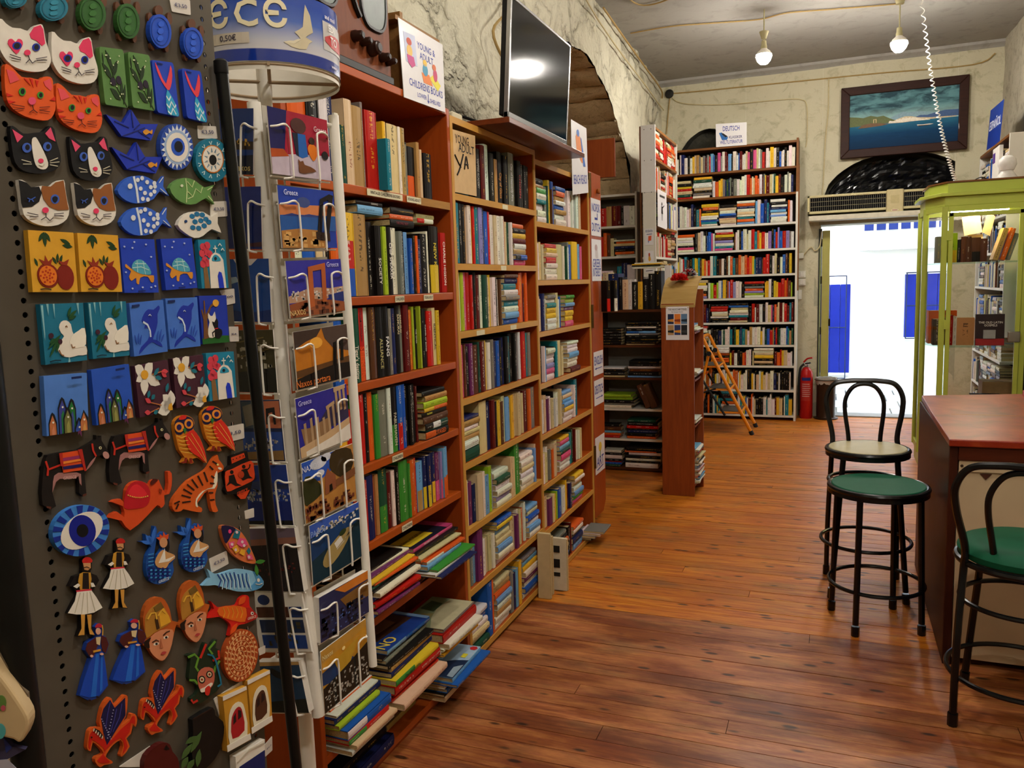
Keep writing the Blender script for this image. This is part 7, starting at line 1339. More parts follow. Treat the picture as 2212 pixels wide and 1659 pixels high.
m=Mag('mask_magnet','fierce snake-haired mask magnet with tongue out',Z4,sm([(1460,820),(1470,720),(1440,700),(1500,680),(1540,720),(1570,620),(1590,600),(1600,680),(1640,600),(1675,575),(1660,640),(1695,660),(1690,740),(1680,800),(1710,870),(1700,930),(1665,980),(1620,1010),(1560,1060),(1490,1070),(1470,1030),(1510,1000),(1530,940),(1470,900),(1455,870)],2),'#1c2a1a')
m.many('snake',[L(q,16) for q in ([(1450,715),(1500,690),(1530,720),(1510,790),(1530,820)],[(1460,890),(1500,890),(1525,920)],[(1640,690),(1610,650),(1660,590)],[(1695,740),(1660,790),(1650,830)])],'#5a8a2c').many('red_snake',[L(q,16) for q in ([(1545,720),(1570,660),(1590,610)],[(1640,740),(1690,720),(1685,660)],[(1475,1040),(1490,1065),(1525,1045)])],'#b8281c').d('face',sm([(1530,830),(1580,790),(1640,800),(1655,860),(1640,930),(1590,980),(1545,970),(1525,900)],2),'#b8604a').many('eye',[E(1557,885,26,30),E(1615,845,25,28)],'#1a1412').many('eye_white',[E(1557,885,17,20),E(1615,845,16,19)],'#d0c09a').many('pupil',[E(1557,885,8,9),E(1615,845,8,9)],'#8a1c14').d('mouth',sm([(1545,960),(1580,945),(1625,910),(1640,920),(1600,965),(1555,985)],2),'#d8d0c0').d('tongue',sm([(1582,955),(1612,930),(1622,960),(1610,1005),(1585,1000)],2),'#c0281c').d('blue_snake',L([(1600,690),(1640,700),(1665,740),(1700,880),(1705,920),(1680,940)],12),'#1a6a8a')
def pega(M,lab,g):
    m=Mag('pegasus_magnet',lab,M,sm([(680,1330),(690,1280),(720,1255),(775,1250),(765,1220),(790,1100),(835,1030),(860,1030),(885,1085),(950,1015),(975,1005),(985,1040),(970,1170),(930,1240),(1000,1190),(1010,1150),(1040,1150),(1058,1190),(1045,1250),(1025,1230),(1010,1300),(975,1340),(1000,1400),(945,1475),(930,1465),(950,1400),(930,1350),(870,1390),(840,1430),(815,1480),(860,1510),(865,1530),(800,1545),(770,1560),(735,1520),(745,1480),(800,1455),(760,1400),(715,1370),(700,1435),(675,1420),(672,1390)],2),'#c8541a',group=g)
    m.d('body',sm([(690,1330),(705,1290),(740,1275),(790,1330),(830,1370),(880,1330),(930,1270),(1000,1210),(1020,1170),(1040,1170),(1040,1230),(1010,1220),(1000,1290),(965,1335),(985,1400),(945,1455),(960,1400),(930,1335),(850,1390),(800,1465),(850,1520),(790,1530),(750,1510),(810,1440),(770,1390),(710,1350),(695,1420),(683,1400)],2),'#b81c10').d('wing',[(780,1180),(800,1110),(850,1042),(885,1105),(965,1025),(968,1160),(930,1220),(880,1300),(825,1390),(800,1300)],'#16143e').many('wing_line',[L(q,5) for q in ([(850,1060),(830,1150),(815,1260)],[(900,1110),(880,1200),(850,1300)],[(940,1070),(920,1180),(870,1290)])],'#3a3a86').many('wing_dot',[E(785+8*k,1190+17*k,4,4,0,6) for k in range(10)]+[E(875-5*k,1120+24*k,4,4,0,6) for k in range(10)],'#a8a8c8').d('mane',L([(725,1270),(760,1285),(790,1330)],22),'#241410').many('mane_line',[L([(728+16*k,1262+14*k),(722+16*k,1285+14*k)],6) for k in range(5)],'#d0c8b0').d('eye',E(708,1330,6,6),'#241008')
pairs(pega,[(Z4,'red winged horse magnet with dark blue wings, outer of its pair'),(bbm(Z4,(672,1005,1058,1560),(1085,798,1420,1312)),'red winged horse magnet with dark blue wings, beside the mask')],'winged horse magnets')
def door(M,lab,g,dc):
    m=Mag('door_magnet',lab,M,[(.0,.14),(.97,.0),(1,.93),(.1,1)],'#c08a2a',t=.012,group=g)
    m.d('cornice',[(.0,.2),(.0,.13),(.97,.0),(.98,.06)],WH,3).d('arch_frame',sm([(.2,.95),(.18,.55),(.28,.36),(.5,.26),(.72,.26),(.85,.4),(.88,.85)],2),'#d8d0b8').d('door_leaf',sm([(.3,.82),(.28,.56),(.38,.42),(.54,.34),(.68,.34),(.76,.46),(.78,.74)],2),dc).many('door_pane',[[(.36,.6),(.48,.56),(.48,.42),(.38,.48)],[(.56,.54),(.7,.5),(.7,.4),(.58,.38)]],'#241414').d('sill',[(.08,1),(.07,.9),(1.0,.82),(1.02,.92)],WH,3)
pairs(lambda M,l,g:door(M,l,g,'#a01c20'),[(quadm(Z4,[(1715,950),(1905,935),(1935,1380),(1740,1450)]),'yellow arched doorway magnet with red door')],'doorway magnets'); pairs(lambda M,l,g:door(M,l,g,'#4a2a18'),[(quadm(Z4,[(1905,830),(2085,810),(2100,1240),(1930,1310)]),'yellow arched doorway magnet with brown door')],'doorway magnets')
price(Z4,[(1648,1035),(1870,890),(1880,1010),(1700,1190)],'','large white card behind the red doorway magnet',.002)
m=Mag('jar_magnet','black jar magnet with a green olive sprig',Z4,sm([(1485,1210),(1500,1180),(1640,1100),(1660,1160),(1720,1210),(1725,1300),(1690,1440),(1620,1540),(1560,1580),(1500,1560),(1480,1440),(1490,1290)],2),'#0c0b0a',t=.009)
m.many('rim_line',[L([(1490,1190),(1640,1105)],8)],'#2a1810').many('leaf',[lens(a,b,22) for a,b in (((1470,1450),(1555,1285)),((1400,1500),(1480,1380)),((1430,1380),(1520,1320)),((1520,1560),(1540,1420)),((1400,1570),(1450,1480)),((1440,1580),(1500,1500)))],'#3f5a2c')
m=Mag('jar_magnet','dark red jar magnet at the foot of the panel',Z4,sm([(1110,1560),(1130,1470),(1200,1400),(1260,1370),(1310,1385),(1330,1440),(1370,1490),(1380,1570),(1330,1640),(1150,1640)],2),'#4a0f0c',t=.009)
m.d('opening',[(1265,1420),(1285,1390),(1308,1420),(1280,1430)],'#100806')
price(Z4,[(915,1560),(1160,1395),(1175,1410),(1100,1560)],'','white card at the foot of the panel behind the dark red jar',.0015)
m=Mag('window_magnet','white framed blue window magnet at the foot of the panel',quadm(Z4,[(1815,1480),(2040,1345),(2045,1640),(1830,1740)]),[(0,0),(1,0),(1,1),(0,1)],WH,t=.012)
m.d('blue_pane',[(.12,.36),(1.0,.28),(1.0,1),(.12,1)],'#101f5a').d('frame_line',L([(.05,.2),(.5,.05),(.98,.1)],.05),'#b8b0a0')
# cream ceramic plaque and packet on the other face of the stand
LK=LN.dot(bw_(-.07,0,-.004))
def lp(x,y,t=.02): return onp(x,y,LN,LK+t)
def lq(x,y,t=.02): return lp(x/3.614,1200+y/3.614,t)
o=mk('ceramic_plaque',prism([lq(*p,.03) for p in sm([(-120,800),(0,940),(90,1060),(190,1210),(222,1290),(210,1380),(160,1470),(100,1440),(0,1420),(-120,1400)],2)],LN*-.022),mat('#b8a078',.4,var=.1),label='cream ceramic plaque with painted flowers on the next face of the stand',cat='plaque',bevel=.003)
mk('painted_flower',prism([lq(*p,.0305) for p in E(10,1150,40,60)],LN*.0006),mat('#5a7a3a',.5),o); mk('painted_flower',prism([lq(*p,.0312) for p in E(25,1190,18,22)],LN*.0006),mat('#b04a5a',.5),o); mk('painted_edge',prism([lq(*p,.0305) for p in E(0,1370,45,60)],LN*.0006),mat('#4a9a9a',.5),o)
mk('plaque_back',prism([lq(*p,.012) for p in [(-120,680),(0,770),(120,960),(215,1080),(225,1180),(160,1170),(-120,800)]],LN*-.006),mat('#6a5a44',.6),o)
o=mk('packet',prism([lq(*p,.018) for p in [(-60,1400),(30,1415),(90,1490),(200,1515),(60,1590),(-60,1640)]],LN*-.006),mat('#3a3650',.2),label='clear packet of small blue trinkets hanging under the ceramic plaque',cat='packet')
mk('trinket',prism([lq(*p,.0185) for p in [(30,1420),(95,1495),(50,1540)]],LN*.001),mat('#1c2a6a',.4),o); mk('card',prism([lq(*p,.0185) for p in [(-60,1600),(60,1590),(130,1659),(-60,1700)]],LN*.001),mat('#a8a8b8',.4),o)
# ================================================================ POSTCARD RACK
M_rw=mat('#e6e2d8',.35,var=.05,scale=25)
rk=thing('postcard_rack','white revolving postcard rack with a round blue header','postcard rack',(-.905,1.157,0))
TA=[aty(548,222,1.073),aty(688,1545,1.073)]; TB=[aty(720,250,1.242),aty(806,1438,1.242)]
def sq(p,q,r): 
    return tube([p,q],r,10)
mk('corner_tube',sq(TA[0],TA[1],.0112),M_rw,rk,smooth=True); mk('corner_tube',tube([TB[0],TB[1]],.0095,10,taper=.85),M_rw,rk,smooth=True)
for x,y in ((-1.01,1.073),(-.99,1.242)): mk('corner_tube',tube([(x,y,1.85),(x+.01,y,.83)],.0095,10),M_rw,rk,smooth=True)
AXP=V3((-.905,1.157,0))
mk('centre_pole',tube([(-.905,1.157,.03),(-.905,1.157,1.95)],.012,12),M_rw,rk,smooth=True)
pl0=aty(662,1600,1.12); mk('lower_pole',tube([(pl0.x-.0,1.12,.95),(pl0.x,1.12,.02)],.012,12),M_rw,rk,smooth=True)
mk('base',join(tube([(-1.15,1.157,.015),(-.66,1.157,.015)],.014,8),tube([(-.905,.92,.015),(-.905,1.4,.015)],.014,8),lathe([(.06,0),(.06,.02),(.02,.05)],(-.905,1.157,.0),20)),M_rw,rk)
for z in (1.84,1.5,1.15,.85): mk('hoop',tube([(-.85,1.08,z),(-.825,1.242,z),(-.99,1.242,z),(-1.0,1.08,z)],.003,6,closed=True),M_rw,rk)
HC=V3((-.893,1.157,0)); HR=.118; HA=math.atan2(-HC.y,-HC.x)
def cyl(dl,z,r=HR): a=HA+R(dl); return V3((HC.x+r*math.cos(a),HC.y+r*math.sin(a),z))
HZ0,HZ1=1.908,2.012
def band(r,z0,z1,d0=-180,d1=180,n=72,closed=True):
    V=[];F=[]
    for i in range(n+1):
        a=d0+(d1-d0)*i/n
        for z in (z0,z1): V.append(cyl(a,z,r))
    return V,[(2*i,2*i+2,2*i+3,2*i+1) for i in range(n)]
thd=NT('header_print'); g=thd.add('ShaderNodeNewGeometry'); s3=thd.add('ShaderNodeSeparateXYZ'); thd.lk(g.outputs['Position'],s3.inputs[0]); zr=thd.math('DIVIDE',thd.math('SUBTRACT',s3.outputs[2],HZ0),HZ1-HZ0)
thd.set(Base_Color=thd.ramp(zr,[(.0,'#14308a'),(.17,'#14308a'),(.18,'#c2c0c4'),(.3,'#b4b6c2'),(.6,'#3f62b4'),(.85,'#1c46a8'),(1,'#1c46a8')]),Roughness=.12,Coat_Weight=.5)
hd=mk('header_band',band(HR,HZ0,HZ1),thd.m,rk,smooth=True); mk('band_lining',band(HR-.0015,HZ0,HZ1),mat('#d0cabc',.5),rk,smooth=True)
mk('band_lining',band(HR*.98,HZ0-.012,HZ0,),mat('#d0cabc',.5),rk,smooth=True)
mk('header_wire',join(tube(circ((HC.x,HC.y,HZ0-.004),HR-.003,n=40),.0022,6,closed=True),tube([cyl(0,HZ0-.004),cyl(180,HZ0-.004)],.003,6),tube([cyl(90,HZ0-.004),cyl(-90,HZ0-.004)],.003,6)),mat('#9a8468',.7),rk)
def htext(s,dl,z,size,col,fit=None):
    a=HA+R(dl); x=V3((-math.sin(a),math.cos(a),0)); text('header_lettering',s,cyl(dl,z,HR+.0006),x,(0,0,1),size,inkm(col),hd,fit=fit,bold=.02)
for s,dl in (('Є',-36),('C',-14),('Є',7)): htext(s,dl,1.976,.055,'#e0d6b4',.036)
def hpoly(nm_,pts,col,r=.0008): mk(nm_,(lambda V:(V,[tuple(range(len(V)))]))([cyl(d,z,HR+r) for d,z in pts]),mat(col,.4),hd)
for i in range(6):
    d0=-45+5.4*i; hpoly('price_sticker',[(d0,1.934),(d0+5.4,1.934),(d0+5.4,1.95),(d0,1.95)],'#c2b8a8',.0009)
htext('0,50€',-29,1.942,.012,'#4a4450',.03)
GP=[(12,1.938),(18,1.932),(24,1.93),(30,1.932),(33,1.942),(36,1.946),(30,1.95),(33,1.956),(37,1.96),(35,1.985),(31,2.0),(29.5,1.985),(28,1.965),(25,1.96),(21,1.955),(24,1.95),(26,1.945),(20,1.937)]
for i in range(0,3): pass
mk('gull',(lambda c,V:([c]+V,[(0,1+k,1+(k+1)%len(V)) for k in range(len(V))]))(cyl(28,1.948,HR+.0009),[cyl(d,z,HR+.0009) for d,z in GP]),mat('#c9bea0',.4),hd)
for i in range(4): hpoly('logo_panel',[(48+9*i,1.94),(57+9*i,1.94),(57+9*i,1.985),(48+9*i,1.985)],'#b8b4b0',.0007)
for i in range(5):
    a=[(50+8*i,.012*math.sqrt(max(0,1-((i-2.5)/2.6)**2))),(58+8*i,.012*math.sqrt(max(0,1-((i-1.5)/2.6)**2)))]; hpoly('logo_oval',[(a[0][0],1.957-a[0][1]),(a[1][0],1.957-a[1][1]),(a[1][0],1.957+a[1][1]),(a[0][0],1.957+a[0][1])],'#b8201c',.0011)
htext('TO',63,1.957,.018,'#e0d8d0'); htext('EDI',60,1.976,.014,'#e8e4e0'); htext('and moi',58,1.992,.010,'#d8d4dc'); htext('www.t',62,1.917,.008,'#d8d4e0')
# ---- postcards
class Card:
    def __init__(s,label,Z,q,plane,th=.002,col='#dcd8d0',group='postcards in the rack',size=None,tilt=0):
        P_=[plane(*Z(*p)) for p in q]; c=sum(P_,V3())/4; w=((P_[1]-P_[0])+(P_[2]-P_[3]))/2; h=((P_[3]-P_[0])+(P_[2]-P_[1]))/2
        wn=w.normalized(); n=wn.cross(h); n=n.normalized(); n=n if n.dot(CAMP-c)>0 else -n; hn=n.cross(wn); hn=hn if hn.dot(h)>0 else -hn
        W_,H_=w.length,abs(h.dot(hn)); s.tl=c-wn*(W_/2)-hn*(H_/2); s.w=wn*W_; s.h=hn*H_; s.n=n; s.k=0
        s.o=mk('postcard',obx(s.tl-n*th,s.w,s.h,n*th),mat(col,.3),label=label,cat='postcard',group=group); s.W=W_; s.H=H_
    def P(s,u,v,l=0): return s.tl+s.w*u+s.h*v+s.n*l
    def d(s,part,pts,col,var=.1,rough=.16,scale=60):
        s.k+=1; mk(part,prism([s.P(u,v,.00018*s.k) for u,v in pts],s.n*.0001),mat(col,rough,var=var,scale=scale),s.o); return s
    def many(s,part,shapes,col):
        s.k+=1; mk(part,join(*[prism([s.P(u,v,.00018*s.k) for u,v in sh],s.n*.0001) for sh in shapes]),mat(col,.16,var=.2,scale=60),s.o,kind='stuff'); return s
    def full(s,col,**k): return s.d('print',[(0,0),(1,0),(1,1),(0,1)],col,**k)
    def txt(s,t,u,v,size,col): s.k+=1; text('lettering',t,s.P(u,v),s.w,-s.h,size,inkm(col),s.o,lift=.00018*s.k+.0002); return s
ZR5=lambda x,y:(420+x/3.77,y/3.77); ZR6=lambda x,y:(480+x/3.19,380+y/3.19); ZR7=lambda x,y:(500+x/3.77,860+y/3.77); ZR8=lambda x,y:(540+x/3.615,1200+y/3.615); ZP=lambda x,y:(x,y)
RF=lambda x,y:atx(x,y,-.802); LF=lambda x,y:aty(x,y,1.048)
def blobs(n,seed,u0,u1,v0,v1,r=.012):
    rr=random.Random(seed); o=[]
    for _ in range(n):
        u,v,a,b=rr.uniform(u0,u1),rr.uniform(v0,v1),rr.uniform(.5,1.4)*r,rr.uniform(.5,1.2)*r*1.2; o.append([(u-a,v-b),(u+a,v-b*.8),(u+a,v+b),(u-a,v+b)])
    return o
RC=[]
c=Card('postcard of a cat beside blue and orange pots, topmost on the aisle face',ZR5,[(640,880),(1145,990),(1045,1470),(585,1400)],RF); RC.append(c)
c.full('#9a1c34').d('navy_wall',[(0,0),(.3,.0),(.22,.62),(0,.62)],'#191a55').d('pale_step',[(0,.72),(.35,.66),(.7,.62),(1,.6),(1,1),(0,1)],'#b8aab8').d('rug',[(0,.62),(.2,.6),(.28,.7),(.0,.75)],'#a8481c').d('blue_pot',[(.36,.32),(.58,.32),(.6,.66),(.5,.7),(.4,.66)],'#1c5aa8').d('blue_pot_side',[(.36,.32),(.45,.32),(.44,.68),(.4,.66)],'#141c30').d('plant',E(.47,.2,.13,.12,0,14),'#4a2a2a').d('orange_vase',sm([(.64,.46),(.72,.46),(.78,.54),(.74,.66),(.68,.72),(.62,.62),(.6,.53)],2),'#d8761c').d('vase_plant',E(.68,.4,.05,.06,0,10),'#3a2a24').d('cat',sm([(.42,.72),(.45,.76),(.5,.74),(.52,.8),(.62,.82),(.72,.88),(.58,.92),(.5,.94),(.42,.92),(.42,.82)],2),'#6a3f22').d('dark_vase',E(.9,.6,.06,.07,0,12),'#14121a').txt('Greece',.84,.2,.012,'#c0a0a8')
c=Card('postcard of a dark stone gateway above ruins at blue dusk',ZR6,[(425,70),(815,112),(740,498),(368,495)],RF); RC.append(c)
c.full('#1c3a9a').d('dusk_glow',[(0,.3),(1,.26),(1,.46),(0,.5)],'#c87a4a').d('cloud',E(.42,.24,.12,.09,0,12),'#3a4a80').d('sea',[(0,.47),(.2,.45),(1,.44),(1,.7),(0,.72)],'#24549a').d('far_hills',[(.05,.47),(.2,.43),(.35,.46),(.5,.43),(.8,.46),(.8,.475),(.05,.48)],'#2a3a78').d('ruins',[(0,.72),(.3,.68),(.7,.7),(.8,1),(0,1)],'#a8743a').many('block',blobs(26,1,.05,.72,.76,.97,.035),'#c89a5a').d('gate',[(.62,.78),(.72,.16),(.9,.06),(.98,.08),(.84,.8),(.76,.8),(.88,.16),(.78,.2),(.7,.8)],'#141016').d('gate_foot',[(.6,.72),(.86,.74),(.86,.88),(.6,.86)],'#2c1a14').txt('Greece',.2,.1,.012,'#b8c0e0')
c=Card('postcard of an orange stone gateway before a white town by day',ZR6,[(490,590),(865,565),(792,940),(415,985)],RF); RC.append(c)
c.full('#302f96').d('town',[(0,.62),(.3,.52),(.5,.5),(.75,.54),(1,.52),(1,.7),(.5,.74),(0,.74)],'#b08a70').many('house',blobs(60,2,.05,.98,.54,.7,.018),'#d0c8c0').d('sea',[(.7,.66),(1,.62),(1,.8),(.7,.82)],'#1c2c70').d('rocks',[(0,.76),(.4,.7),(.75,.76),(1,.82),(1,1),(0,1)],'#8a4a2a').many('rock',blobs(30,3,.02,.9,.78,.98,.03),'#5a3020').d('gate',[(.34,.86),(.36,.12),(.68,.06),(.66,.78),(.58,.78),(.6,.18),(.44,.2),(.43,.84)],'#a8562a').txt('Greece',.82,.1,.012,'#a8a8d8').txt('NAXOS',.12,.92,.012,'#d8b070')
c=Card('postcard of a golden cloud burst over a black gateway',ZR6,[(520,1075),(905,1010),(830,1395),(490,1480)],RF); RC.append(c)
c.full('#b8701c').d('dark_cloud',[(0,0),(.5,.0),(.4,.14),(.2,.2),(0,.3)],'#3a2c26').d('dark_cloud',[(.5,.0),(1,.0),(1,.5),(.7,.4),(.55,.2)],'#4a3a34').d('sun_glow',E(.38,.25,.12,.1,0,14),'#e0a03a').d('sea_band',[(0,.68),(1,.6),(1,.75),(0,.8)],'#5a3a1c').d('foreground',[(0,.82),(.4,.74),(.75,.7),(1,.72),(1,1),(0,1)],'#15100e').d('gate',[(.66,.72),(.7,.3),(.9,.24),(.88,.66),(.82,.66),(.84,.34),(.76,.36),(.74,.72)],'#0c0a0a').txt('Naxos portara',.28,.92,.016,'#c86a2a')
c=Card('postcard of temple columns under a violet sky',ZP,[(634,863),(742,831),(762,944),(653,990)],RF); RC.append(c)
c.full('#2c2a8a').d('hill',[(.4,.5),(.6,.3),(.85,.2),(1,.3),(1,.6),(.4,.7)],'#33304a').d('wall',[(.05,.52),(.2,.55),(.6,.48),(.6,.75),(.1,.85)],'#8a6a4a').many('column',[[(u,v),(u+.045,v-.01),(u+.055,v+.42),(u+.01,v+.43)] for u,v in ((.1,.45),(.22,.4),(.34,.42),(.46,.46),(.56,.3),(.66,.26),(.74,.02),(.82,.0),(.9,.02))],'#a88a68').d('lintel',[(.54,.28),(.72,.22),(.72,.28),(.55,.34)],'#a88a68').d('lintel',[(.72,.0),(.96,.0),(.96,.06),(.72,.08)],'#b89a78').d('ground',[(0,.82),(.5,.74),(1,.6),(1,1),(0,1)],'#c0a078').d('pale_ground',[(.1,.92),(.6,.84),(1,.72),(1,1),(.1,1)],'#d8d0c4').txt('Greece',.15,.1,.012,'#a8a8d8')  # white glare along the card's foot is painted on as a pale patch
c=Card('postcard of a small stone church under a big tree',ZR7,[(555,535),(955,385),(1045,800),(620,1020)],RF); RC.append(c)
c.full('#b07a3a').d('sky',[(0,0),(.6,0),(.55,.3),(.3,.4),(0,.3)],'#2a52b0').many('cloud',[E(.3,.1,.16,.1,0,12),E(.32,.28,.08,.06,0,10),E(.45,.05,.1,.07,0,10)],'#c8ccd8').d('tree',sm([(.5,.25),(.55,.02),(.75,.0),(.95,.08),(.98,.35),(.85,.5),(.72,.5),(.6,.4)],2),'#3a2c16').d('bush',sm([(0,.3),(.12,.25),(.3,.45),(.32,.62),(.1,.7),(0,.68)],2),'#33331a').d('church',[(.38,.68),(.4,.36),(.46,.24),(.52,.34),(.6,.4),(.6,.64)],'#8a5034').d('church_door',[(.46,.66),(.47,.54),(.52,.53),(.53,.64)],'#1c100c').d('wall',[(.6,.5),(1,.42),(1,.55),(.6,.62)],'#7a4a2c').many('stone',blobs(34,5,.02,.42,.74,.97,.03)+blobs(18,6,.55,.95,.78,.97,.03),'#6a3422').txt('NAXOS',.14,.12,.014,'#c8ccd8')
c=Card('postcard of a chapel islet in dark green harbour water',ZR7,[(610,1045),(1000,870),(1090,1260),(690,1520)],RF); RC.append(c)
c.full('#14303e').d('sky',[(0,0),(1,0),(1,.1),(.0,.22)],'#3858b4').d('harbour',[(0,.24),(1,.12),(1,.3),(0,.6)],'#183a6a').many('town',blobs(40,7,.1,.98,.1,.22,.02),'#c8c4bc').d('islet',sm([(.2,.7),(.3,.55),(.5,.42),(.72,.34),(.82,.4),(.7,.58),(.5,.76),(.32,.84),(.22,.8)],2),'#a08a54').d('chapel',[(.44,.5),(.58,.42),(.62,.52),(.48,.6)],'#d8d4cc').d('tree',E(.62,.38,.08,.05,-20,10),'#2c3a1c').many('fence',[L([(.66,.5),(.84,.36),(.83,.42)],.012),L([(.48,.62),(.64,.54)],.012)],'#c8c4b8').txt('PAROS',.14,.16,.014,'#7a98d0')
c=Card('thick stack of postcards of a rocky sea at sunset',ZR8,[(565,330),(960,80),(885,480),(525,690)],RF,th=.012); RC.append(c)
c.full('#2a2c50').d('sunset_band',[(.3,.02),(1,.0),(1,.2),(.5,.2)],'#c8762a').d('gold_water',[(.4,.3),(1,.22),(1,.6),(.55,.6)],'#7a5628').many('rock',blobs(40,9,.05,.95,.5,.98,.04),'#1a1a2a').many('foam',blobs(24,10,.1,.9,.55,.95,.015),'#4a62a0')
c=Card('postcard of a gold sunset over a dense seaside town, lowest on aisle face',ZR8,[(545,760),(885,505),(945,920),(590,1230)],RF); RC.append(c)
c.full('#c08a2a').d('upper_sky',[(0,0),(1,.0),(1,.12),(0,.2)],'#b88a3a').d('bay',[(.0,.35),(.5,.3),(.7,.5),(.2,.6),(0,.55)],'#1a3a6a').d('gold_bay',[(.25,.3),(.8,.2),(.6,.5),(.35,.55)],'#b8902c').d('town_ground',[(0,.6),(.5,.52),(1,.4),(1,1),(0,1)],'#1c1c16').many('house',blobs(90,11,.03,.97,.58,.95,.016),'#a8a49a').d('sun',E(.46,.2,.035,.03,0,10),'#f0d890').txt('Naxos',.12,.12,.012,'#d8c890')
# cards on the face turned to the camera
def lcard(lab,q,Z,fn,th=.002):
    xs=[p[0] for p in q]; x1=max(xs); w=(x1-min(xs)); y0=min(p[1] for p in q); y1=max(p[1] for p in q)
    c=Card(lab,Z,[(x1-w,y0),(x1,y0),(x1,y1),(x1-w,y1)],LF,th=th); fn(c); return c
LC=[]
def mkl(lab,z,x0,x1,y0,y1,fn,th=.002): LC.append(lcard(lab,[(x0,y0),(x1,y1)],z,fn,th))
mkl('postcard of a dark blue bay with town lights, topmost on the near face',ZR5,140,480,885,1420,lambda c:c.full('#16306a').d('night_hill',[(0,.45),(1,.5),(1,.62),(0,.62)],'#2a1c12').many('light',blobs(18,21,.4,.95,.46,.56,.02),'#b08a3a').d('dark_sea',[(0,.75),(1,.7),(1,1),(0,1)],'#0a0f24').txt('Naxos',.72,.9,.014,'#b09a5a'))
mkl('postcard of deep blue sea and sky, second on the near face',ZR6,-40,270,75,503,lambda c:c.full('#10226a').d('sea',[(0,.4),(1,.36),(1,1),(0,1)],'#0a1c56').d('shore',[(.6,.92),(1,.88),(1,.96),(.6,.96)],'#3a1c24'))
mkl('postcard of a white shore curving round blue water',ZR6,30,330,572,1005,lambda c:c.full('#123f86').d('white_town',[(.2,.0),(.75,.0),(.6,.1),(.3,.12)],'#c0b8b4').d('shore',[(.0,.3),(.25,.28),(.3,.36),(.1,.4),(.0,.45)],'#8aa0b4').d('coast',[(0,.8),(.5,.86),(1,.8),(1,1),(0,1)],'#0e2a66').txt('COYFONISIA',.7,.93,.012,'#7a5a4a') if False else c.full('#123f86').d('white_town',[(.2,.0),(.75,.0),(.6,.1),(.3,.12)],'#c0b8b4').d('shore',[(.0,.3),(.25,.28),(.3,.36),(.1,.4),(.0,.45)],'#8aa0b4').d('coast',[(0,.8),(.5,.86),(1,.8),(1,1),(0,1)],'#0e2a66'),th=.008)
mkl('postcard of a brown hillside village, fourth on the near face',ZR6,40,365,1062,1490,lambda c:c.full('#3a3216').many('house',blobs(34,23,.15,.95,.08,.6,.03),'#a8a08a').d('dark_slope',[(0,.7),(1,.6),(1,1),(0,1)],'#14120a').many('terrace',[L([(.2,.2),(.8,.12)],.02),L([(.2,.45),(.9,.3)],.02)],'#6a5a2c'))
mkl('postcard of three small town views, fifth on the near face',ZR7,60,415,15,510,lambda c:c.full('#1c2a50').d('tower_view',[(.12,.02),(.45,.02),(.45,.46),(.12,.46)],'#3a4a5a').d('tower',[(.15,.1),(.35,.06),(.38,.4),(.18,.44)],'#7a7468').d('sunset_view',[(.5,.02),(.99,.02),(.99,.46),(.5,.46)],'#b86a4a').d('gate',[(.66,.4),(.68,.14),(.88,.12),(.88,.4),(.83,.4),(.82,.2),(.73,.22),(.72,.4)],'#1a1216').d('white_town_view',[(.05,.52),(.99,.52),(.99,.98),(.05,.98)],'#2a4a9a').many('house',blobs(40,24,.08,.96,.64,.8,.02),'#b8b4b0').d('beach',[(.05,.86),(.99,.82),(.99,.98),(.05,.98)],'#8a6a3c'))
mkl('postcard of a white town along a blue bay, sixth on the near face',ZR7,110,475,545,1030,lambda c:c.full('#14348a').many('house',blobs(70,25,.05,.98,.36,.6,.02),'#a8acb4').d('hill',[(0,.3),(.4,.26),(1,.34),(1,.4),(0,.4)],'#2a3a6a').d('night_sea',[(0,.62),(1,.6),(1,.94),(0,.94)],'#0e2474').d('dark_quay',[(0,.94),(1,.92),(1,1),(0,1)],'#0c0a10'))
mkl('postcard of a purple dusk over a black shore',ZR7,140,550,1060,1570,lambda c:c.full('#1a1216').d('dusk_sky',[(0,.0),(1,.0),(1,.2),(0,.26)],'#6a5a6a').d('dusk_glow',[(0,.18),(1,.14),(1,.24),(0,.28)],'#8a5a4a').many('light',blobs(30,26,.1,.9,.55,.75,.015),'#6a2a24'),th=.012)
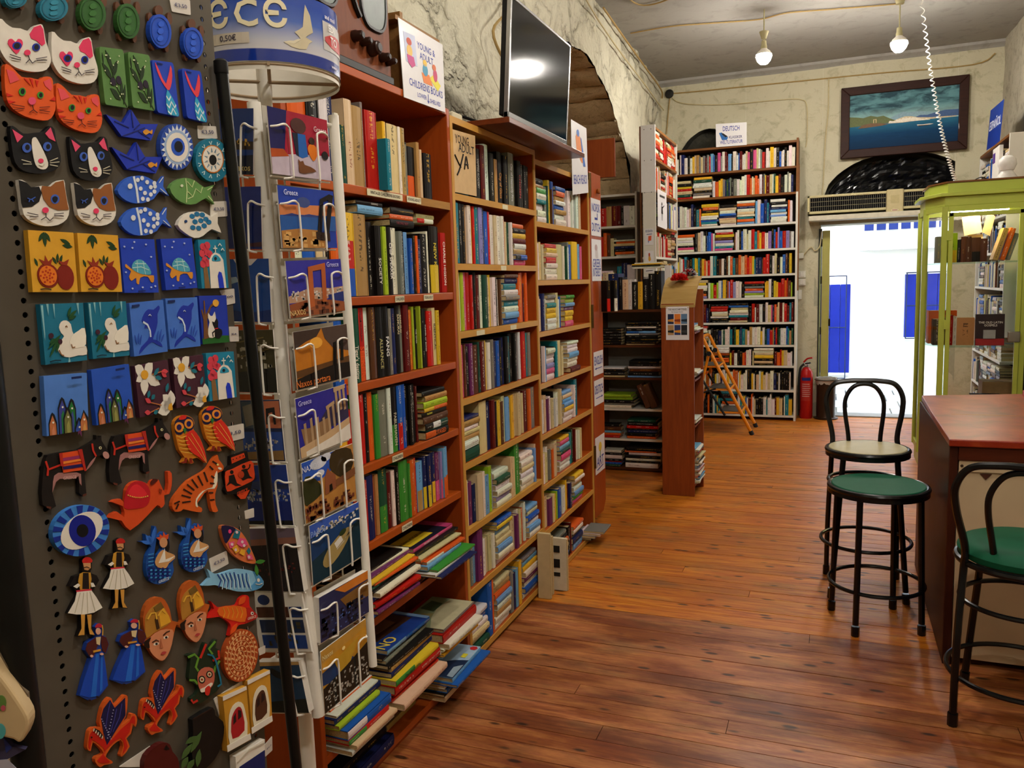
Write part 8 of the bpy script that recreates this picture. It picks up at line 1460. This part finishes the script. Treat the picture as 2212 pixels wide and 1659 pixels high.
mkl('white bordered card sheet of four small sea views',ZR8,40,440,290,745,lambda c:c.d('round_plate',E(.25,.12,.12,.09,0,14),'#16306a').d('round_plate',E(.55,.12,.1,.09,0,14),'#8a5a2c').d('view',[(.08,.24),(.7,.24),(.7,.42),(.08,.42)],'#4a2414').d('view',[(.72,.24),(.96,.24),(.96,.42),(.72,.42)],'#14306a').d('view',[(.1,.46),(.95,.46),(.95,.68),(.1,.68)],'#14264a').d('view',[(.1,.72),(.95,.72),(.95,.95),(.1,.95)],'#123a86').many('rock',blobs(16,27,.2,.85,.52,.92,.03),'#3a3420'),th=.004)
mkl('thick stack of blue gateway cards, lowest on the near face',ZR8,90,420,830,1225,lambda c:c.full('#1c3a5a').d('gate_dark',[(.2,.15),(.35,.12),(.7,.3),(.75,.8),(.6,.85),(.55,.35),(.4,.3)],'#12161a').d('rock',[(0,.8),(1,.72),(1,1),(0,1)],'#1a1c16').d('top_tan',[(0,.0),(1,.0),(1,.06),(0,.08)],'#b8925a'),th=.016)
# ---- wire pockets in front of every card
def pocket(c,side):
    for u in side:
        e=.13 if u<.5 else -.13
        pts=[c.P(u-e*.9,.30,-.004),c.P(u-e*.3,.28,.006),c.P(u+e*.4,.24,.008),c.P(u+e,.26,.0065),c.P(u+e*1.25,.36,.006),c.P(u+e*1.25,.96,.006),c.P(u+e*1.2,1.03,.004),c.P(u+e*.6,1.05,-.004)]
        mk('wire_hook',tube(curve(pts,4),.0018,6),M_rw,rk,smooth=True)
    mk('pocket_bar',tube([c.P(0,1.03,-.004),c.P(1,1.03,-.004)],.0016,6),M_rw,rk)
for c in RC: pocket(c,(.12,.9))
for c in LC: pocket(c,(.93,))
for i,c in enumerate(RC): mk('backing_card',obx(c.P(.08,-.05,-.02),c.w*.84,c.h*1.1,c.n*.001),mat('#bcb4a6',.5),rk)
for x,y in ((-.84,1.11),(-.835,1.2),(-.9,1.08),(-.96,1.08)): mk('upright_wire',tube([(x,y,.84),(x,y,1.84)],.0018,5),M_rw,rk)
# ---------------------------------------------------------------- the rest of the books, too many to count
bo=mk('books',STUFF,M_cover,label='the remaining rows and piles of books filling the other shelves',cat='books',kind='stuff')
mk('pages',STUFFP,M_pages,bo,kind='stuff')
